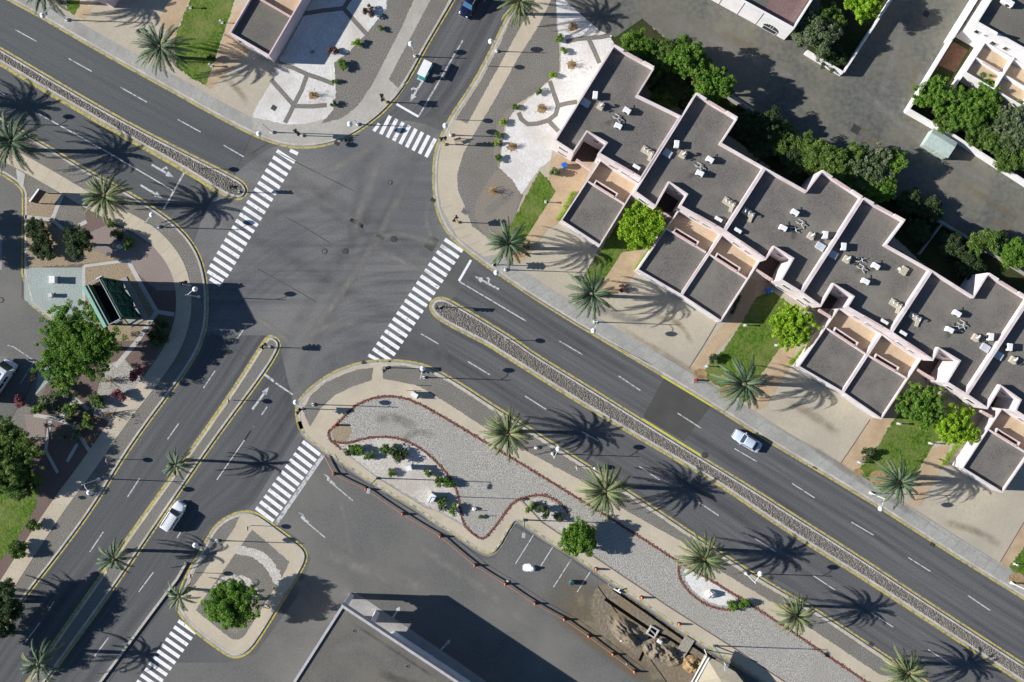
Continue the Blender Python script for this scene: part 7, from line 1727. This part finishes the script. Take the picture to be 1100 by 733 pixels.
m_ = MB(); m_.box((.98, 0, 1.2), (.03, 1.05, .9)); m_.build('windscreen', 'screenglass', t)
MB().box((1.5, 0, .62), (.14, 1.15, .16), 0, None, .03).build('bumper', 'lightgrey', t)
for s in (-1, 1): MB().tube((1.44, s * .42, .62), (1.6, s * .42, .62), .11, .11, 12).build('headlight', 'lens', t)
m_ = MB(); m_.path([(.8, .25, .75), (.55, .25, 1.0)], [.025, .025], 6); m_.tube((.53, .25, .98), (.56, .25, 1.01), .17, .17, 14); m_.build('steering_wheel', 'dark', t)
for x in (-1.0, 1.0):
    for y in (-.56, .56): wheel(t, x, y, .26, .16)
# parked minibus at the left edge
t = thing('minibus', 'white minibus parked at the left edge of the photo', 'bus', P(2, 409, .01), head((-24, 442), (14, 386)))
mb = MB(); loft(mb, [[(x, y * w, z) for y, z in ((-1.05, .35), (-1.1, 1.2), (-1.02, h - .15), (-.85, h), (.85, h), (1.02, h - .15), (1.1, 1.2), (1.05, .35))] for x, w, h in ((-3.4, .95, 2.5), (-3.3, 1, 2.72), (1.9, 1, 2.72), (2.4, 1, 2.6), (3.1, .97, 1.35), (3.5, .88, 1.15))]); mb.build('body', 'carwhite', t)
m_ = MB(); m_.add([(2.47, -.9, 2.5), (2.47, .9, 2.5), (3.11, .88, 1.42), (3.11, -.88, 1.42), (2.44, -.9, 2.46), (2.44, .9, 2.46), (3.08, .88, 1.38), (3.08, -.88, 1.38)], [(0, 3, 2, 1), (4, 5, 6, 7), (0, 1, 5, 4), (2, 3, 7, 6), (1, 2, 6, 5), (3, 0, 4, 7)]); m_.build('windscreen', 'glass', t)
MB().box((1.2, 0, 2.75), (.9, .8, .07), 0, None, .02).build('roof_hatch', 'blueglass', t)
for s in (-1, 1):
    for k in range(4): MB().box((-2.6 + k * 1.2, s * 1.07, 1.75), (1.05, .06, .75)).build('side_window', 'glass', t)
    q = MB(); q.path([(2.6, s * 1.0, 2.3), (2.9, s * 1.35, 2.4), (3.0, s * 1.45, 2.2)], [.04, .04, .04], 6); q.box((3.0, s * 1.45, 2.0), (.14, .28, .5)); q.build('mirror', 'lightgrey', t)
    MB().box((3.42, s * .7, .85), (.14, .35, .2)).build('headlight', 'lens', t)
for x in (-2.2, 2.3):
    for y in (-.98, .98): wheel(t, x, y, .42, .26)

for o in [o for o in bpy.data.objects if o.parent is None and o.get('category') and not o.get('label')]:   # prototypes never placed
    for ch in list(o.children_recursive): bpy.data.objects.remove(ch)
    bpy.data.objects.remove(o)
# ------------------------------------------------------------------ tidy, camera, sun and sky
for o in bpy.data.objects:
    if '_o' in o: del o['_o']
cam = bpy.data.cameras.new('camera'); co = bpy.data.objects.new('camera', cam); COL.objects.link(co)
cam.sensor_width = 36; cam.lens = 36 * F / 1100; cam.clip_end = 4000; cam.clip_start = 1
co.location = (0, 0, H); co.rotation_euler = (0, 0, 0); SC.camera = co
EL, AZ = R(25.6), R(178)               # the sun stands to the left of the photo
sd = Vector((math.cos(EL) * math.cos(AZ), math.cos(EL) * math.sin(AZ), math.sin(EL)))
sl = bpy.data.lights.new('sun', 'SUN'); so = bpy.data.objects.new('sun', sl); COL.objects.link(so)
sl.energy = 5.0; sl.angle = R(0.5); sl.color = (1.0, 0.97, 0.92)
so.rotation_euler = sd.to_track_quat('Z', 'Y').to_euler(); so.location = sd * 300
wd = bpy.data.worlds.new('World'); SC.world = wd; wd.use_nodes = True
nt = wd.node_tree; bg = nt.nodes['Background']; sk = nt.nodes.new('ShaderNodeTexSky'); sk.sky_type = 'NISHITA'; sk.sun_disc = False
sk.sun_elevation = EL; sk.sun_rotation = R(90) - AZ; sk.altitude = 0; sk.ozone_density = 5.0; sk.dust_density = 0.4
nt.links.new(sk.outputs[0], bg.inputs['Color']); bg.inputs['Strength'].default_value = 0.062
vs_ = SC.view_settings; vs_.view_transform = 'Standard'; vs_.look = 'None'; vs_.gamma = 1; vs_.use_curve_mapping = False; vs_.exposure = 0.64
